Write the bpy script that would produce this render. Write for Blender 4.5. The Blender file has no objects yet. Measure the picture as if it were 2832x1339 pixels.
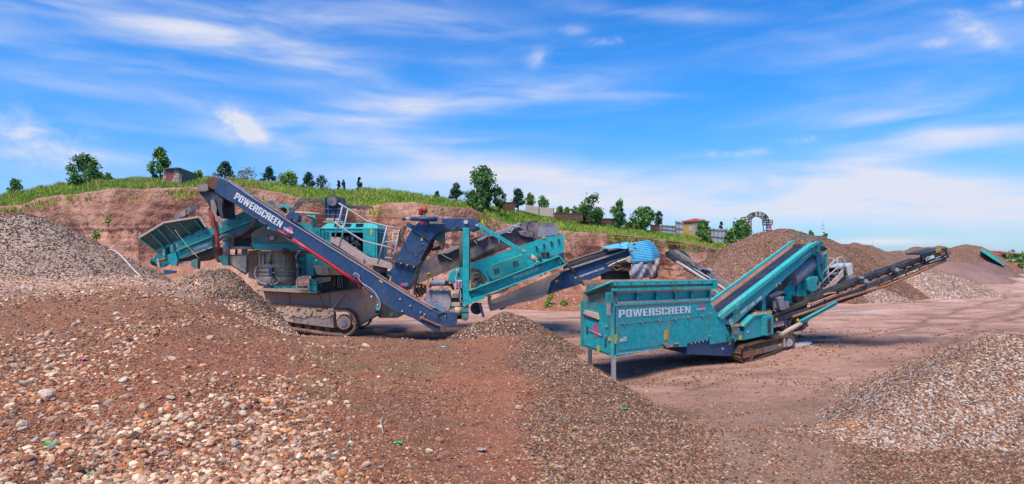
import bpy, math, random
import numpy as np
from mathutils import Vector, Matrix

random.seed(7)
RNG = np.random.default_rng(11)
scene = bpy.context.scene
COL = scene.collection
rad = math.radians

# ------------------------------------------------------------------ camera, light, exposure
F, CX, HY, CZ = 1690.0, 1416.0, 709.0, 3.2       # focal length / horizon in photograph pixels, eye height in metres
cam_data = bpy.data.cameras.new('camera')
cam = bpy.data.objects.new('camera', cam_data)
COL.objects.link(cam)
cam.location = (0, 0, CZ)
cam.rotation_euler = (rad(90), 0, 0)
cam_data.sensor_width = 36
cam_data.lens = F / 2832 * 36
cam_data.shift_y = (HY - 669.5) / 2832
cam_data.clip_start = 0.1
cam_data.clip_end = 3000
scene.camera = cam

scene.view_settings.view_transform = 'Standard'
scene.view_settings.look = 'None'
scene.view_settings.exposure = 0.6
scene.view_settings.gamma = 1.0
scene.view_settings.use_curve_mapping = False

SUN_EL, SUN_AZ = 60, -150      # azimuth of the sun's position measured from +Y towards +X (behind the viewer, left)
sun_data = bpy.data.lights.new('sun', 'SUN')
sun_data.energy = 3.6
sun_data.angle = rad(28)
sun_data.color = (1.0, 0.87, 0.72)
sun = bpy.data.objects.new('sun', sun_data)
COL.objects.link(sun)
_d = Vector((math.sin(rad(SUN_AZ)) * math.cos(rad(SUN_EL)), math.cos(rad(SUN_AZ)) * math.cos(rad(SUN_EL)), math.sin(rad(SUN_EL))))
sun.rotation_euler = _d.to_track_quat('Z', 'Y').to_euler()

world = bpy.data.worlds.new('World')
scene.world = world
world.use_nodes = True
wn, wl = world.node_tree.nodes, world.node_tree.links
wn.clear()


class NT:
    """small helper for building node trees"""
    def __init__(self, tree):
        self.t = tree; self.n = tree.nodes; self.l = tree.links

    def new(self, typ, **kw):
        nd = self.n.new(typ)
        for k, v in kw.items():
            setattr(nd, k, v)
        return nd

    def put(self, sock, v):
        if v is None:
            return
        if isinstance(v, bpy.types.NodeSocket):
            self.l.new(v, sock)
        else:
            if hasattr(sock.default_value, '__len__') and not hasattr(v, '__len__'):
                v = [v] * len(sock.default_value)
            elif hasattr(sock.default_value, '__len__') and len(sock.default_value) == 4 and len(v) == 3:
                v = tuple(v) + (1,)
            sock.default_value = v

    def math(self, op, a, b=None, c=None, clamp=False):
        nd = self.new('ShaderNodeMath', operation=op, use_clamp=clamp)
        for s, v in zip(nd.inputs, (a, b, c)):
            self.put(s, v)
        return nd.outputs[0]

    def vmath(self, op, a, b=None):
        nd = self.new('ShaderNodeVectorMath', operation=op)
        self.put(nd.inputs[0], a); self.put(nd.inputs[1], b)
        return nd.outputs[0]

    def comb(self, x, y, z):
        nd = self.new('ShaderNodeCombineXYZ')
        for s, v in zip(nd.inputs, (x, y, z)):
            self.put(s, v)
        return nd.outputs[0]

    def mix(self, f, a, b, blend='MIX'):
        nd = self.new('ShaderNodeMix', data_type='RGBA', blend_type=blend)
        self.put(nd.inputs[0], f); self.put(nd.inputs[6], a); self.put(nd.inputs[7], b)
        return nd.outputs[2]

    def noise(self, vec, scale, detail=3, rough=0.5, dist=0.0):
        nd = self.new('ShaderNodeTexNoise')
        self.put(nd.inputs['Vector'], vec)
        nd.inputs['Scale'].default_value = scale
        nd.inputs['Detail'].default_value = detail
        nd.inputs['Roughness'].default_value = rough
        nd.inputs['Distortion'].default_value = dist
        return nd.outputs[0]

    def smooth(self, v, lo, hi):
        nd = self.new('ShaderNodeMapRange', interpolation_type='SMOOTHSTEP')
        self.put(nd.inputs[0], v)
        nd.inputs[1].default_value = lo; nd.inputs[2].default_value = hi
        return nd.outputs[0]


# sky: a Nishita sky, deepened to the saturated blue of the photograph, with thin cirrus mixed in by direction
w = NT(world.node_tree)
sky = w.new('ShaderNodeTexSky', sky_type='NISHITA')
sky.sun_disc = False
sky.sun_elevation = rad(SUN_EL)
sky.sun_rotation = rad(SUN_AZ)
sky.air_density = 1.0
sky.dust_density = 0.4
sky.ozone_density = 2.5
tc = w.new('ShaderNodeTexCoord').outputs['Generated']
sep = w.new('ShaderNodeSeparateXYZ'); w.l.new(tc, sep.inputs[0])
az = w.math('ARCTAN2', sep.outputs[0], sep.outputs[1])
el = w.math('ARCSINE', sep.outputs[2])
elc = w.math('MAXIMUM', el, 0.0)


def cloud_blob(ax, ay, rx, ry, tilt=0.0):
    """soft elliptical mask in azimuth / elevation, centre and radii given in photograph pixels"""
    caz = math.atan2(ax - CX, F)
    cel = math.atan2(HY - ay, math.hypot(F, ax - CX))
    k = math.cos(caz)
    dx = w.math('DIVIDE', w.math('SUBTRACT', az, caz), rx / F * k * k)
    dy = w.math('SUBTRACT', el, cel)
    dy = w.math('ADD', dy, w.math('MULTIPLY', w.math('SUBTRACT', az, caz), tilt))
    dy = w.math('DIVIDE', dy, ry / F * k)
    r2 = w.math('ADD', w.math('MULTIPLY', dx, dx), w.math('MULTIPLY', dy, dy))
    return w.math('EXPONENT', w.math('MULTIPLY', r2, -1.0))


wv = w.comb(w.math('MULTIPLY', az, 1.0), w.math('MULTIPLY', elc, 4.2), 0.0)
wv2 = w.comb(w.math('ADD', w.math('MULTIPLY', az, 1.0), w.math('MULTIPLY', elc, 0.35)), w.math('MULTIPLY', elc, 6.5), 3.7)
wv3 = w.comb(az, w.math('MULTIPLY', elc, 1.6), 9.1)
n_big = w.noise(wv, 2.6, 5, 0.55, 0.5)
n_fine = w.noise(wv2, 4.6, 5, 0.5, 0.45)
n_puff = w.noise(wv3, 16.0, 6, 0.6, 0.3)
base = w.math('MULTIPLY', w.smooth(n_big, 0.42, 0.72), w.smooth(n_fine, 0.30, 0.72))
clouds = w.math('ADD', w.math('MULTIPLY', base, 0.26), w.math('MULTIPLY', w.smooth(n_big, 0.35, 0.8), 0.10))
spec = [  # x, y, rx, ry, tilt, gain, kind(0 streak, 1 puff)
    (500, 70, 620, 110, 0.03, 1.25, 0), (640, 120, 340, 60, 0.02, 0.9, 0), (120, 118, 260, 22, 0.0, 0.9, 0), (180, 230, 420, 26, 0.0, 0.9, 0),
    (60, 375, 230, 70, 0.12, 1.75, 1), (250, 420, 200, 26, 0.1, 0.9, 0), (655, 345, 70, 42, 0.25, 2.1, 1),
    (720, 380, 90, 28, 0.35, 1.3, 1), (900, 340, 430, 50, -0.12, 1.0, 0), (1100, 300, 330, 40, -0.12, 1.0, 0), (1500, 250, 330, 36, -0.12, 0.9, 0),
    (1150, 60, 260, 40, -0.05, 0.9, 0), (900, 400, 350, 40, 0.0, 0.9, 0),
    (1850, 42, 230, 18, 0.12, 1.4, 0), (1490, 160, 32, 22, -0.3, 0.95, 1), (1670, 113, 60, 10, -0.05, 1.6, 1), (1580, 85, 50, 12, 0, .9, 1),
    (2580, 122, 60, 12, 0, 1.5, 1), (2700, 82, 60, 26, 0.5, 1.9, 1), (2740, 115, 50, 22, 0.7, 1.4, 1), (2650, 35, 60, 12, 0.3, 1.1, 1), (2820, 8, 60, 14, 0.1, 1.9, 1),
    (2480, 330, 170, 26, -0.05, 1.5, 0), (2560, 395, 260, 34, 0.05, 1.7, 0), (2420, 435, 160, 16, -0.05, 1.2, 0), (2040, 424, 110, 12, 0.0, 1.5, 1), (2230, 384, 70, 10, 0.0, 1.4, 1),
    (2700, 365, 190, 16, 0.05, 1.2, 0),
    (2600, 540, 560, 62, 0.14, 2.3, 2), (2300, 500, 300, 40, 0.10, 1.3, 2), (1800, 560, 620, 60, 0.05, 1.7, 2), (1500, 470, 420, 60, 0.08, 0.9, 0), (2350, 478, 170, 30, 0.1, 1.4, 2),
    (1250, 480, 420, 34, 0.0, 1.2, 2), (2430, 668, 150, 10, 0.0, 1.2, 2),
]
streak = w.smooth(n_fine, 0.24, 0.84)
puff = w.smooth(n_puff, 0.30, 0.80)
soft = w.smooth(n_big, 0.22, 0.55)
for (x, y, rx, ry, ti, g, kind) in spec:
    m = cloud_blob(x, y, rx, ry, ti)
    m = w.math('MULTIPLY', m, (streak, puff, soft)[kind])
    clouds = w.math('ADD', clouds, w.math('MULTIPLY', m, g * (0.46, 0.60, 0.42)[kind]))
hazeband = w.math('EXPONENT', w.math('MULTIPLY', elc, -7.0))
clouds = w.math('ADD', clouds, w.math('MULTIPLY', hazeband, 0.40))
clouds = w.math('MULTIPLY', clouds, w.smooth(el, -0.02, 0.02))
clouds = w.math('MINIMUM', clouds, 0.97)
hs = w.new('ShaderNodeHueSaturation')
hs.inputs['Saturation'].default_value = 1.28
hs.inputs['Value'].default_value = 1.0
w.l.new(sky.outputs[0], hs.inputs['Color'])
SKY_STRENGTH = 0.072
blue = w.mix(1.0, hs.outputs[0], w.mix(w.smooth(el, 0.0, 0.30), (0.28, 0.88, 1.52), (0.05, 1.20, 1.90)), 'MULTIPLY')
col = w.mix(clouds, blue, tuple(c / SKY_STRENGTH for c in (0.50, 0.52, 0.60)))
bg = w.new('ShaderNodeBackground')
w.l.new(col, bg.inputs['Color'])
bg.inputs['Strength'].default_value = SKY_STRENGTH
wo = w.new('ShaderNodeOutputWorld')
w.l.new(bg.outputs[0], wo.inputs['Surface'])


# ------------------------------------------------------------------ helpers
def P(x, y, Y):
    """the point at depth Y (metres) that the photograph shows at pixel x, y"""
    return Vector(((x - CX) / F * Y, Y, CZ - (y - HY) / F * Y))


ZOOM = {'a': (0, 380, 2.9), 'b': (380, 470, 3.929), 'c': (540, 480, 4.35), 'd': (650, 640, 3.807), 'e': (850, 520, 4.35),
        'f': (1080, 570, 3.69), 'g': (1250, 580, 3.807), 'h': (1580, 640, 2.767), 'i': (1950, 640, 3.045), 'j': (2050, 640, 3.963),
        'k': (1150, 440, 4.06), 'l': (1700, 540, 4.076), 'm': (2250, 640, 3.806), 'n': (0, 0, 1.0), 'o': (1120, 740, 7.61), 'p': (1600, 820, 6.41),
        'q': (2040, 860, 7.614), 'r': (2000, 640, 5.536), 's': (1840, 660, 6.768)}


def T(k, pts):
    x0, y0, s = ZOOM[k]
    return [(x0 + a / s, y0 + b / s) for a, b in pts]


def tag(o, label=None, cat=None, group=None, kind=None):
    if label: o['label'] = label
    if cat: o['category'] = cat
    if group: o['group'] = group
    if kind: o['kind'] = kind
    return o


def empty(name, loc, label, cat, group=None):
    o = bpy.data.objects.new(name, None)
    o.empty_display_size = 0.3
    COL.objects.link(o)
    o.location = loc
    return tag(o, label, cat, group)


def link(name, me, mat=None, parent=None):
    o = bpy.data.objects.new(name, me)
    COL.objects.link(o)
    if mat is not None and not me.materials:
        me.materials.append(mat)
    if parent is not None:
        o.parent = parent
        top = parent
        off = Vector((0, 0, 0))
        while top is not None:
            off += Vector(top.location); top = top.parent
        o.location = -off
    return o


def copy_part(src, parent, matrix=None):
    c = src.copy()
    COL.objects.link(c)
    c.parent = parent
    if matrix is not None:
        c.matrix_local = matrix
    return c


class MB:
    """collects shapes (world coordinates) into one mesh"""
    def __init__(self):
        self.v = []; self.f = []; self.sm = []

    def add(self, vs, fs, smooth=False):
        b = len(self.v)
        self.v += [tuple(p) for p in vs]
        self.f += [tuple(b + i for i in f) for f in fs]
        self.sm += [smooth] * len(fs)
        return self

    def prism(self, pts, vec):
        n = len(pts); vec = Vector(vec)
        pts = [Vector(p) for p in pts]
        vs = pts + [p + vec for p in pts]
        fs = [tuple(range(n)), tuple(range(2 * n - 1, n - 1, -1))]
        fs += [(i, n + i, n + (i + 1) % n, (i + 1) % n) for i in range(n)]
        return self.add(vs, fs)

    def box(self, lo, hi):
        x0, y0, z0 = lo; x1, y1, z1 = hi
        vs = [(x, y, z) for x in (x0, x1) for y in (y0, y1) for z in (z0, z1)]
        return self.add(vs, [(0, 1, 3, 2), (4, 6, 7, 5), (0, 4, 5, 1), (2, 3, 7, 6), (0, 2, 6, 4), (1, 5, 7, 3)])

    def beam(self, p, q, wd, ht, side=None):
        """rectangular bar from p to q: wd along side (default: away from the viewer), ht along the third axis"""
        p, q = Vector(p), Vector(q)
        d = (q - p).normalized()
        s = Vector(side) if side is not None else Vector((0, 1, 0))
        s = (s - d * s.dot(d))
        s = s.normalized() if s.length > 1e-5 else d.orthogonal().normalized()
        u = d.cross(s).normalized()
        a, b = s * wd / 2, u * ht / 2
        vs = [p - a - b, p + a - b, p + a + b, p - a + b, q - a - b, q + a - b, q + a + b, q - a + b]
        return self.add(vs, [(0, 3, 2, 1), (4, 5, 6, 7), (0, 1, 5, 4), (1, 2, 6, 5), (2, 3, 7, 6), (3, 0, 4, 7)])

    def cyl(self, p, q, r, n=12, r2=None, smooth=True):
        p, q = Vector(p), Vector(q)
        d = (q - p).normalized()
        s = d.orthogonal().normalized(); u = d.cross(s)
        r2 = r if r2 is None else r2
        vs = []
        for c, rr in ((p, r), (q, r2)):
            vs += [c + (s * math.cos(2 * math.pi * i / n) + u * math.sin(2 * math.pi * i / n)) * rr for i in range(n)]
        b = len(self.v)
        self.add(vs, [(i, (i + 1) % n, n + (i + 1) % n, n + i) for i in range(n)], smooth)
        self.f += [tuple(b + n - 1 - i for i in range(n)), tuple(b + n + i for i in range(n))]
        self.sm += [False, False]
        return self

    def tube(self, pts, r, n=8, r_end=None):
        pts = [Vector(p) for p in pts]
        m = len(pts)
        rings = []
        prev = None
        for i, p in enumerate(pts):
            d = (pts[min(i + 1, m - 1)] - pts[max(i - 1, 0)]).normalized()
            if prev is None:
                s = d.orthogonal().normalized()
            else:
                s = (prev - d * prev.dot(d)).normalized()
            prev = s
            u = d.cross(s)
            rr = r if r_end is None else r + (r_end - r) * i / (m - 1)
            rings.append([p + (s * math.cos(2 * math.pi * k / n) + u * math.sin(2 * math.pi * k / n)) * rr for k in range(n)])
        vs = [v for ring in rings for v in ring]
        fs = [(i * n + k, i * n + (k + 1) % n, (i + 1) * n + (k + 1) % n, (i + 1) * n + k) for i in range(m - 1) for k in range(n)]
        b = len(self.v)
        self.add(vs, fs, True)
        self.f += [tuple(b + n - 1 - k for k in range(n)), tuple(b + (m - 1) * n + k for k in range(n))]
        self.sm += [False, False]
        return self

    def lathe(self, c, prof, n=32):
        """prof: list of (radius, z) around the vertical axis through c"""
        m = len(prof)
        vs = [(c[0] + r * math.cos(2 * math.pi * k / n), c[1] + r * math.sin(2 * math.pi * k / n), z) for r, z in prof for k in range(n)]
        fs = [(i * n + k, i * n + (k + 1) % n, (i + 1) * n + (k + 1) % n, (i + 1) * n + k) for i in range(m - 1) for k in range(n)]
        return self.add(vs, fs, True)

    def build(self, name, mat, parent=None, bevel=0):
        me = bpy.data.meshes.new(name)
        me.from_pydata(self.v, [], self.f)
        me.polygons.foreach_set('use_smooth', self.sm)
        me.materials.append(mat)
        o = link(name, me, None, parent)
        if bevel:
            b = o.modifiers.new('bevel', 'BEVEL')
            b.width = bevel; b.segments = 2; b.limit_method = 'ANGLE'; b.angle_limit = rad(40)
        return o


def curve_pts(pts, n=6):
    """Catmull-Rom through 3D points"""
    pts = [Vector(p) for p in pts]
    q = [pts[0] * 2 - pts[1]] + pts + [pts[-1] * 2 - pts[-2]]
    out = []
    for i in range(1, len(q) - 2):
        p0, p1, p2, p3 = q[i - 1:i + 3]
        for k in range(n):
            t = k / n
            out.append(0.5 * ((2 * p1) + (p2 - p0) * t + (2 * p0 - 5 * p1 + 4 * p2 - p3) * t * t + (3 * p1 - p0 - 3 * p2 + p3) * t ** 3))
    out.append(pts[-1])
    return out


def np_mesh(name, V, Fc, nper, colors=None, smooth=False, mat=None, parent=None):
    """V (n,3), Fc (m,nper) numpy arrays -> object; colors (n,3) becomes the point colour attribute tint"""
    me = bpy.data.meshes.new(name)
    me.vertices.add(len(V)); me.vertices.foreach_set('co', V.astype(np.float32).ravel())
    m = len(Fc)
    me.loops.add(m * nper); me.loops.foreach_set('vertex_index', Fc.astype(np.int32).ravel())
    me.polygons.add(m)
    me.polygons.foreach_set('loop_start', np.arange(0, m * nper, nper, dtype=np.int32))
    me.polygons.foreach_set('use_smooth', np.full(m, smooth))
    me.update(calc_edges=True)
    if colors is not None:
        at = me.color_attributes.new('tint', 'FLOAT_COLOR', 'POINT')
        c4 = np.ones((len(V), 4), np.float32); c4[:, :3] = colors
        at.data.foreach_set('color', c4.ravel())
    return link(name, me, mat, parent)


def grid_faces(nr, nc):
    i = np.arange(nr - 1)[:, None] * nc + np.arange(nc - 1)[None, :]
    return np.stack([i, i + 1, i + nc + 1, i + nc], -1).reshape(-1, 4)


# vectorised value noise
_PERM = np.random.default_rng(5).random(65536)


def vnoise(x, y, seed=0):
    x = np.asarray(x, float); y = np.asarray(y, float)
    xi = np.floor(x).astype(np.int64); yi = np.floor(y).astype(np.int64)
    fx = x - xi; fy = y - yi
    fx = fx * fx * (3 - 2 * fx); fy = fy * fy * (3 - 2 * fy)

    def h(a, b):
        k = (a * 73856093) ^ (b * 19349663) ^ (seed * 83492791 + 12345)
        k = (k ^ (k >> 13)) * 1274126177
        return _PERM[(k ^ (k >> 16)) & 65535]
    return (h(xi, yi) * (1 - fx) + h(xi + 1, yi) * fx) * (1 - fy) + (h(xi, yi + 1) * (1 - fx) + h(xi + 1, yi + 1) * fx) * fy


def fbm(x, y, oct=4, seed=0, gain=0.5):
    s = 0; a = 1; t = 0
    for o in range(oct):
        s = s + a * (vnoise(x * 2 ** o + 17.3 * o, y * 2 ** o - 9.1 * o, seed + o) - 0.5)
        t += a; a *= gain
    return s / t * 2          # about -1..1


# ------------------------------------------------------------------ materials
def new_mat(name):
    m = bpy.data.materials.new(name)
    m.use_nodes = True
    m.node_tree.nodes.clear()
    t = NT(m.node_tree)
    b = t.new('ShaderNodeBsdfPrincipled')
    o = t.new('ShaderNodeOutputMaterial')
    t.l.new(b.outputs[0], o.inputs['Surface'])
    return m, t, b


def paint(name, color, dust=0.35, dust_col=(0.36, 0.25, 0.18), rough=0.5, scale=1.3, metal=0.0, rust=0.0, streak=True, thr=0.5):
    """painted steel with dust, washed streaks and some rust in large uneven patches"""
    m, t, b = new_mat(name)
    pos = t.new('ShaderNodeNewGeometry').outputs['Position']
    n1 = t.noise(pos, scale, 6, 0.62, 0.4)
    n2 = t.noise(pos, scale * 9, 4, 0.6)
    n3 = t.noise(t.vmath('MULTIPLY', pos, (7.0, 7.0, 0.7)), 1.4, 4, 0.6)
    f = t.smooth(n1, thr - 0.12, thr + 0.22)
    if streak:
        f = t.math('ADD', f, t.math('MULTIPLY', t.smooth(n3, 0.5, 0.75), 0.5))
    f = t.math('MULTIPLY', f, t.math('ADD', t.math('MULTIPLY', n2, 0.9), 0.45))
    f = t.math('MULTIPLY', f, dust, clamp=True)
    dark = tuple(c * 0.72 for c in color)
    c = t.mix(t.smooth(n2, 0.35, 0.65), dark, color)
    c = t.mix(f, c, dust_col)
    if rust:
        fr = t.math('MULTIPLY', t.smooth(t.noise(pos, scale * 2.3, 7, 0.7, 1.0), 0.56, 0.68), rust)
        c = t.mix(fr, c, (0.22, 0.075, 0.03))
    t.l.new(c, b.inputs['Base Color'])
    t.put(b.inputs['Roughness'], t.math('ADD', t.math('MULTIPLY', f, 0.35), rough))
    b.inputs['Metallic'].default_value = metal
    bp = t.new('ShaderNodeBump'); bp.inputs['Strength'].default_value = 0.25; bp.inputs['Distance'].default_value = 0.01
    t.l.new(n2, bp.inputs['Height']); t.l.new(bp.outputs[0], b.inputs['Normal'])
    return m


def tint_mat(name, rough=0.85, bump=0.0, scale=30, trans=0.0, var=0.25):
    """colour comes from the point attribute tint, varied by fine noise"""
    m, t, b = new_mat(name)
    at = t.new('ShaderNodeAttribute', attribute_name='tint')
    pos = t.new('ShaderNodeNewGeometry').outputs['Position']
    n = t.noise(pos, scale, 4, 0.6)
    k = t.math('ADD', t.math('MULTIPLY', n, var * 2), 1 - var)
    c = t.mix(1.0, at.outputs[0], t.comb(k, k, k), 'MULTIPLY')
    t.l.new(c, b.inputs['Base Color'])
    b.inputs['Roughness'].default_value = rough
    if bump:
        bp = t.new('ShaderNodeBump'); bp.inputs['Strength'].default_value = bump; bp.inputs['Distance'].default_value = 0.02
        t.l.new(n, bp.inputs['Height']); t.l.new(bp.outputs[0], b.inputs['Normal'])
    if trans:
        tr = t.new('ShaderNodeBsdfTranslucent'); t.l.new(c, tr.inputs[0])
        mx = t.new('ShaderNodeMixShader'); mx.inputs[0].default_value = trans
        out = [x for x in t.n if x.type == 'OUTPUT_MATERIAL'][0]
        t.l.new(b.outputs[0], mx.inputs[1]); t.l.new(tr.outputs[0], mx.inputs[2]); t.l.new(mx.outputs[0], out.inputs['Surface'])
    return m


def earth(name, cols, scale=0.5, speck=None, speck_scale=18, bump=0.5, attr=False, speck_amt=0.5, stretch=(1, 1, 1), bdist=0.06):
    """soil or gravel: three colours mixed by noise, with cell-sized stones speckled in; tint attribute mixes in a second ground colour"""
    m, t, b = new_mat(name)
    pos = t.new('ShaderNodeNewGeometry').outputs['Position']
    ps = t.vmath('MULTIPLY', pos, stretch)
    n1 = t.noise(ps, scale, 7, 0.62, 0.8)
    n2 = t.noise(ps, scale * 7, 6, 0.65, 0.3)
    c = t.mix(t.smooth(n1, 0.35, 0.62), cols[0], cols[1])
    c = t.mix(t.math('MULTIPLY', t.smooth(n2, 0.45, 0.72), 0.8), c, cols[2])
    if attr:
        at = t.new('ShaderNodeAttribute', attribute_name='tint')
        k = t.math('ADD', t.math('MULTIPLY', n2, 1.1), 0.42)
        k2 = t.math('ADD', t.math('MULTIPLY', n1, 0.8), 0.58)
        c2 = t.mix(1.0, at.outputs[0], t.comb(k, k, k), 'MULTIPLY')
        c = t.mix(1.0, c2, t.comb(k2, k2, k2), 'MULTIPLY')
    vo = t.new('ShaderNodeTexVoronoi'); vo.inputs['Scale'].default_value = speck_scale
    t.l.new(pos, vo.inputs['Vector'])
    vo2 = t.new('ShaderNodeTexVoronoi'); vo2.inputs['Scale'].default_value = speck_scale * 2.7
    t.l.new(pos, vo2.inputs['Vector'])
    hh = t.math('MULTIPLY', vo.outputs['Distance'], -1.0)
    if speck:
        sp = t.new('ShaderNodeSeparateColor'); t.l.new(vo.outputs['Color'], sp.inputs[0])
        ch = t.new('ShaderNodeValToRGB'); t.l.new(sp.outputs[0], ch.inputs[0])
        cr = ch.color_ramp; cr.interpolation = 'CONSTANT'
        for i, s in enumerate(speck):
            e = cr.elements[0] if i == 0 else cr.elements.new(i / len(speck))
            e.position = i / len(speck); e.color = tuple(s) + (1,)
        pick = t.smooth(sp.outputs[1], 1 - speck_amt - 0.02, 1 - speck_amt + 0.02)
        c = t.mix(pick, c, ch.outputs[0])
        hh = t.math('MULTIPLY', hh, t.math('ADD', pick, 0.3))
    dk = t.math('ADD', t.math('MULTIPLY', n2, 0.5), t.math('MULTIPLY', vo2.outputs['Distance'], -0.35))
    t.l.new(c, b.inputs['Base Color'])
    b.inputs['Roughness'].default_value = 0.92
    b.inputs['Specular IOR Level'].default_value = 0.2
    bp = t.new('ShaderNodeBump'); bp.inputs['Strength'].default_value = bump; bp.inputs['Distance'].default_value = bdist
    t.l.new(t.math('ADD', t.math('MULTIPLY', hh, 0.6), dk), bp.inputs['Height'])
    t.l.new(bp.outputs[0], b.inputs['Normal'])
    return m


TEAL_C = (0.0, 0.31, 0.335)
M = dict(
    teal=paint('teal_paint', TEAL_C, 0.28, scale=0.9, rust=0.12),
    teal_clean=paint('teal_paint_clean', (0.0, 0.40, 0.43), 0.12, scale=0.8),
    teal_light=paint('teal_paint_faded', (0.03, 0.48, 0.46), 0.25, scale=1.1),
    teal_dirty=paint('teal_paint_dirty', (0.0, 0.22, 0.22), 0.95, dust_col=(0.33, 0.22, 0.14), scale=1.6, rust=0.4, thr=0.45),
    navy=paint('navy_paint', (0.016, 0.064, 0.165), 0.16, dust_col=(0.2, 0.19, 0.2), scale=0.8, rust=0.05),
    navy_dirty=paint('navy_paint_dirty', (0.02, 0.045, 0.10), 1.0, dust_col=(0.33, 0.25, 0.22), scale=0.7, thr=0.42),
    navy_mud=paint('navy_paint_muddy', (0.04, 0.05, 0.09), 1.3, dust_col=(0.56, 0.38, 0.28), scale=0.6, thr=0.3, rust=0.1),
    black=paint('black_steel', (0.012, 0.014, 0.018), 0.25, scale=1.2, rough=0.55),
    black_dust=paint('black_steel_dusty', (0.02, 0.028, 0.038), 0.6, dust_col=(0.17, 0.16, 0.17), scale=1.0, rough=0.6),
    rubber=paint('belt_rubber', (0.018, 0.02, 0.026), 0.4, dust_col=(0.1, 0.1, 0.13), scale=2.0, rough=0.6),
    belt=paint('belt_top', (0.014, 0.022, 0.05), 0.3, dust_col=(0.08, 0.09, 0.15), scale=2.0, rough=0.5),
    rust=paint('rusty_steel', (0.27, 0.10, 0.05), 0.5, dust_col=(0.45, 0.27, 0.18), scale=1.6, rough=0.8),
    rust_pink=paint('rusty_skirt', (0.42, 0.19, 0.13), 0.5, dust_col=(0.5, 0.33, 0.26), scale=1.2, rough=0.8),
    track=paint('track_steel', (0.10, 0.055, 0.035), 0.6, dust_col=(0.26, 0.15, 0.10), scale=2.5, rough=0.75),
    mud=paint('dried_mud', (0.60, 0.43, 0.32), 0.7, dust_col=(0.62, 0.45, 0.34), scale=2.2, rough=0.95, rust=0.18),
    tan=paint('dusty_tan_steel', (0.56, 0.42, 0.37), 0.5, dust_col=(0.36, 0.23, 0.17), scale=1.4, rough=0.8, rust=0.15),
    tan_dust=paint('dust_caked_steel', (0.68, 0.50, 0.35), 0.7, dust_col=(0.02, 0.17, 0.17), scale=1.5, rough=0.85, thr=0.55),
    galv=paint('galvanised_steel', (0.42, 0.43, 0.45), 0.5, dust_col=(0.3, 0.25, 0.22), scale=3, rough=0.45, metal=0.3),
    rail=paint('handrail_steel', (0.42, 0.42, 0.46), 0.7, dust_col=(0.5, 0.37, 0.32), scale=3, rough=0.5, metal=0.1),
    red=paint('red_paint', (0.55, 0.012, 0.02), 0.06, rough=0.4),
    red_dirty=paint('red_prop_paint', (0.33, 0.03, 0.03), 0.4, rough=0.5),
    orange=paint('orange_lamp', (0.8, 0.17, 0.0), 0.0, rough=0.25),
    redlamp=paint('red_lamp', (0.6, 0.0, 0.02), 0.0, rough=0.25),
    white=paint('white_print', (0.72, 0.76, 0.78), 0.05, rough=0.5, streak=False),
    white_worn=paint('white_worn', (0.62, 0.60, 0.60), 0.4, rough=0.6),
    yellow=paint('yellow_sticker', (0.75, 0.48, 0.01), 0.1, rough=0.5),
    pink=paint('pink_print', (0.62, 0.09, 0.22), 0.15, rough=0.5),
    cyan=paint('blue_sheet_paint', (0.10, 0.48, 0.68), 0.14, dust_col=(0.3, 0.27, 0.26), scale=1.0, rough=0.4, rust=0.12),
    cloth=paint('grey_tarp', (0.24, 0.26, 0.35), 0.5, dust_col=(0.42, 0.33, 0.30), scale=1.4, rough=0.8),
    cloth_tan=paint('tan_tarp', (0.42, 0.31, 0.28), 0.6, dust_col=(0.2, 0.2, 0.24), scale=1.2, rough=0.8),
    net=paint('black_net', (0.025, 0.03, 0.042), 0.3, rough=0.9),
    green_net=paint('teal_net', (0.0, 0.34, 0.28), 0.15, rough=0.9),
    roof_red=paint('red_roof_tile', (0.38, 0.05, 0.05), 0.2, rough=0.8),
    wallwhite=paint('pale_wall', (0.5, 0.45, 0.42), 0.4, rough=0.9),
    fence=paint('fence_sheet', (0.42, 0.50, 0.58), 0.2, dust_col=(0.4, 0.36, 0.33), scale=1.0, rough=0.6),
    concrete=paint('concrete_panel', (0.55, 0.47, 0.41), 0.35, rough=0.9),
    brick=paint('brown_brick', (0.16, 0.065, 0.045), 0.5, dust_col=(0.25, 0.15, 0.11), scale=3, rough=0.95),
    block=paint('pale_block', (0.42, 0.37, 0.32), 0.5, dust_col=(0.25, 0.19, 0.15), scale=2.0, rough=0.95),
    mortar=paint('mortar', (0.2, 0.17, 0.15), 0.3, rough=0.95),
    reddoor=paint('red_door_paint', (0.30, 0.03, 0.025), 0.3, rough=0.7),
    booth=paint('yellow_board', (0.62, 0.36, 0.10), 0.2, dust_col=(0.5, 0.32, 0.2), scale=2, rough=0.8),
    bark=paint('bark', (0.12, 0.085, 0.06), 0.3, rough=0.95),
    loader=paint('loader_yellow', (0.62, 0.22, 0.03), 0.35, rough=0.5),
    glass=paint('dark_glass', (0.03, 0.05, 0.06), 0.2, rough=0.15),
    hose=paint('white_pipe', (0.62, 0.58, 0.57), 0.2, rough=0.5),
    litter=paint('green_plastic', (0.0, 0.45, 0.10), 0.05, rough=0.4),
    wood=paint('rust_red_plank', (0.42, 0.15, 0.09), 0.5, dust_col=(0.5, 0.3, 0.22), scale=2, rough=0.9),
)
M['stone'] = tint_mat('stone', 0.88, 0.3, 40, 0, 0.22)
M['leaf'] = tint_mat('leaf', 0.6, 0, 5, 0.25, 0.2)
M['grass'] = tint_mat('grass', 0.7, 0, 3, 0.25, 0.2)

STONES = [(0.60, 0.51, 0.42), (0.52, 0.41, 0.32), (0.49, 0.32, 0.24), (0.42, 0.36, 0.35), (0.38, 0.20, 0.12), (0.26, 0.12, 0.075),
          (0.50, 0.24, 0.11), (0.64, 0.57, 0.50), (0.30, 0.24, 0.22), (0.16, 0.10, 0.075)]
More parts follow.
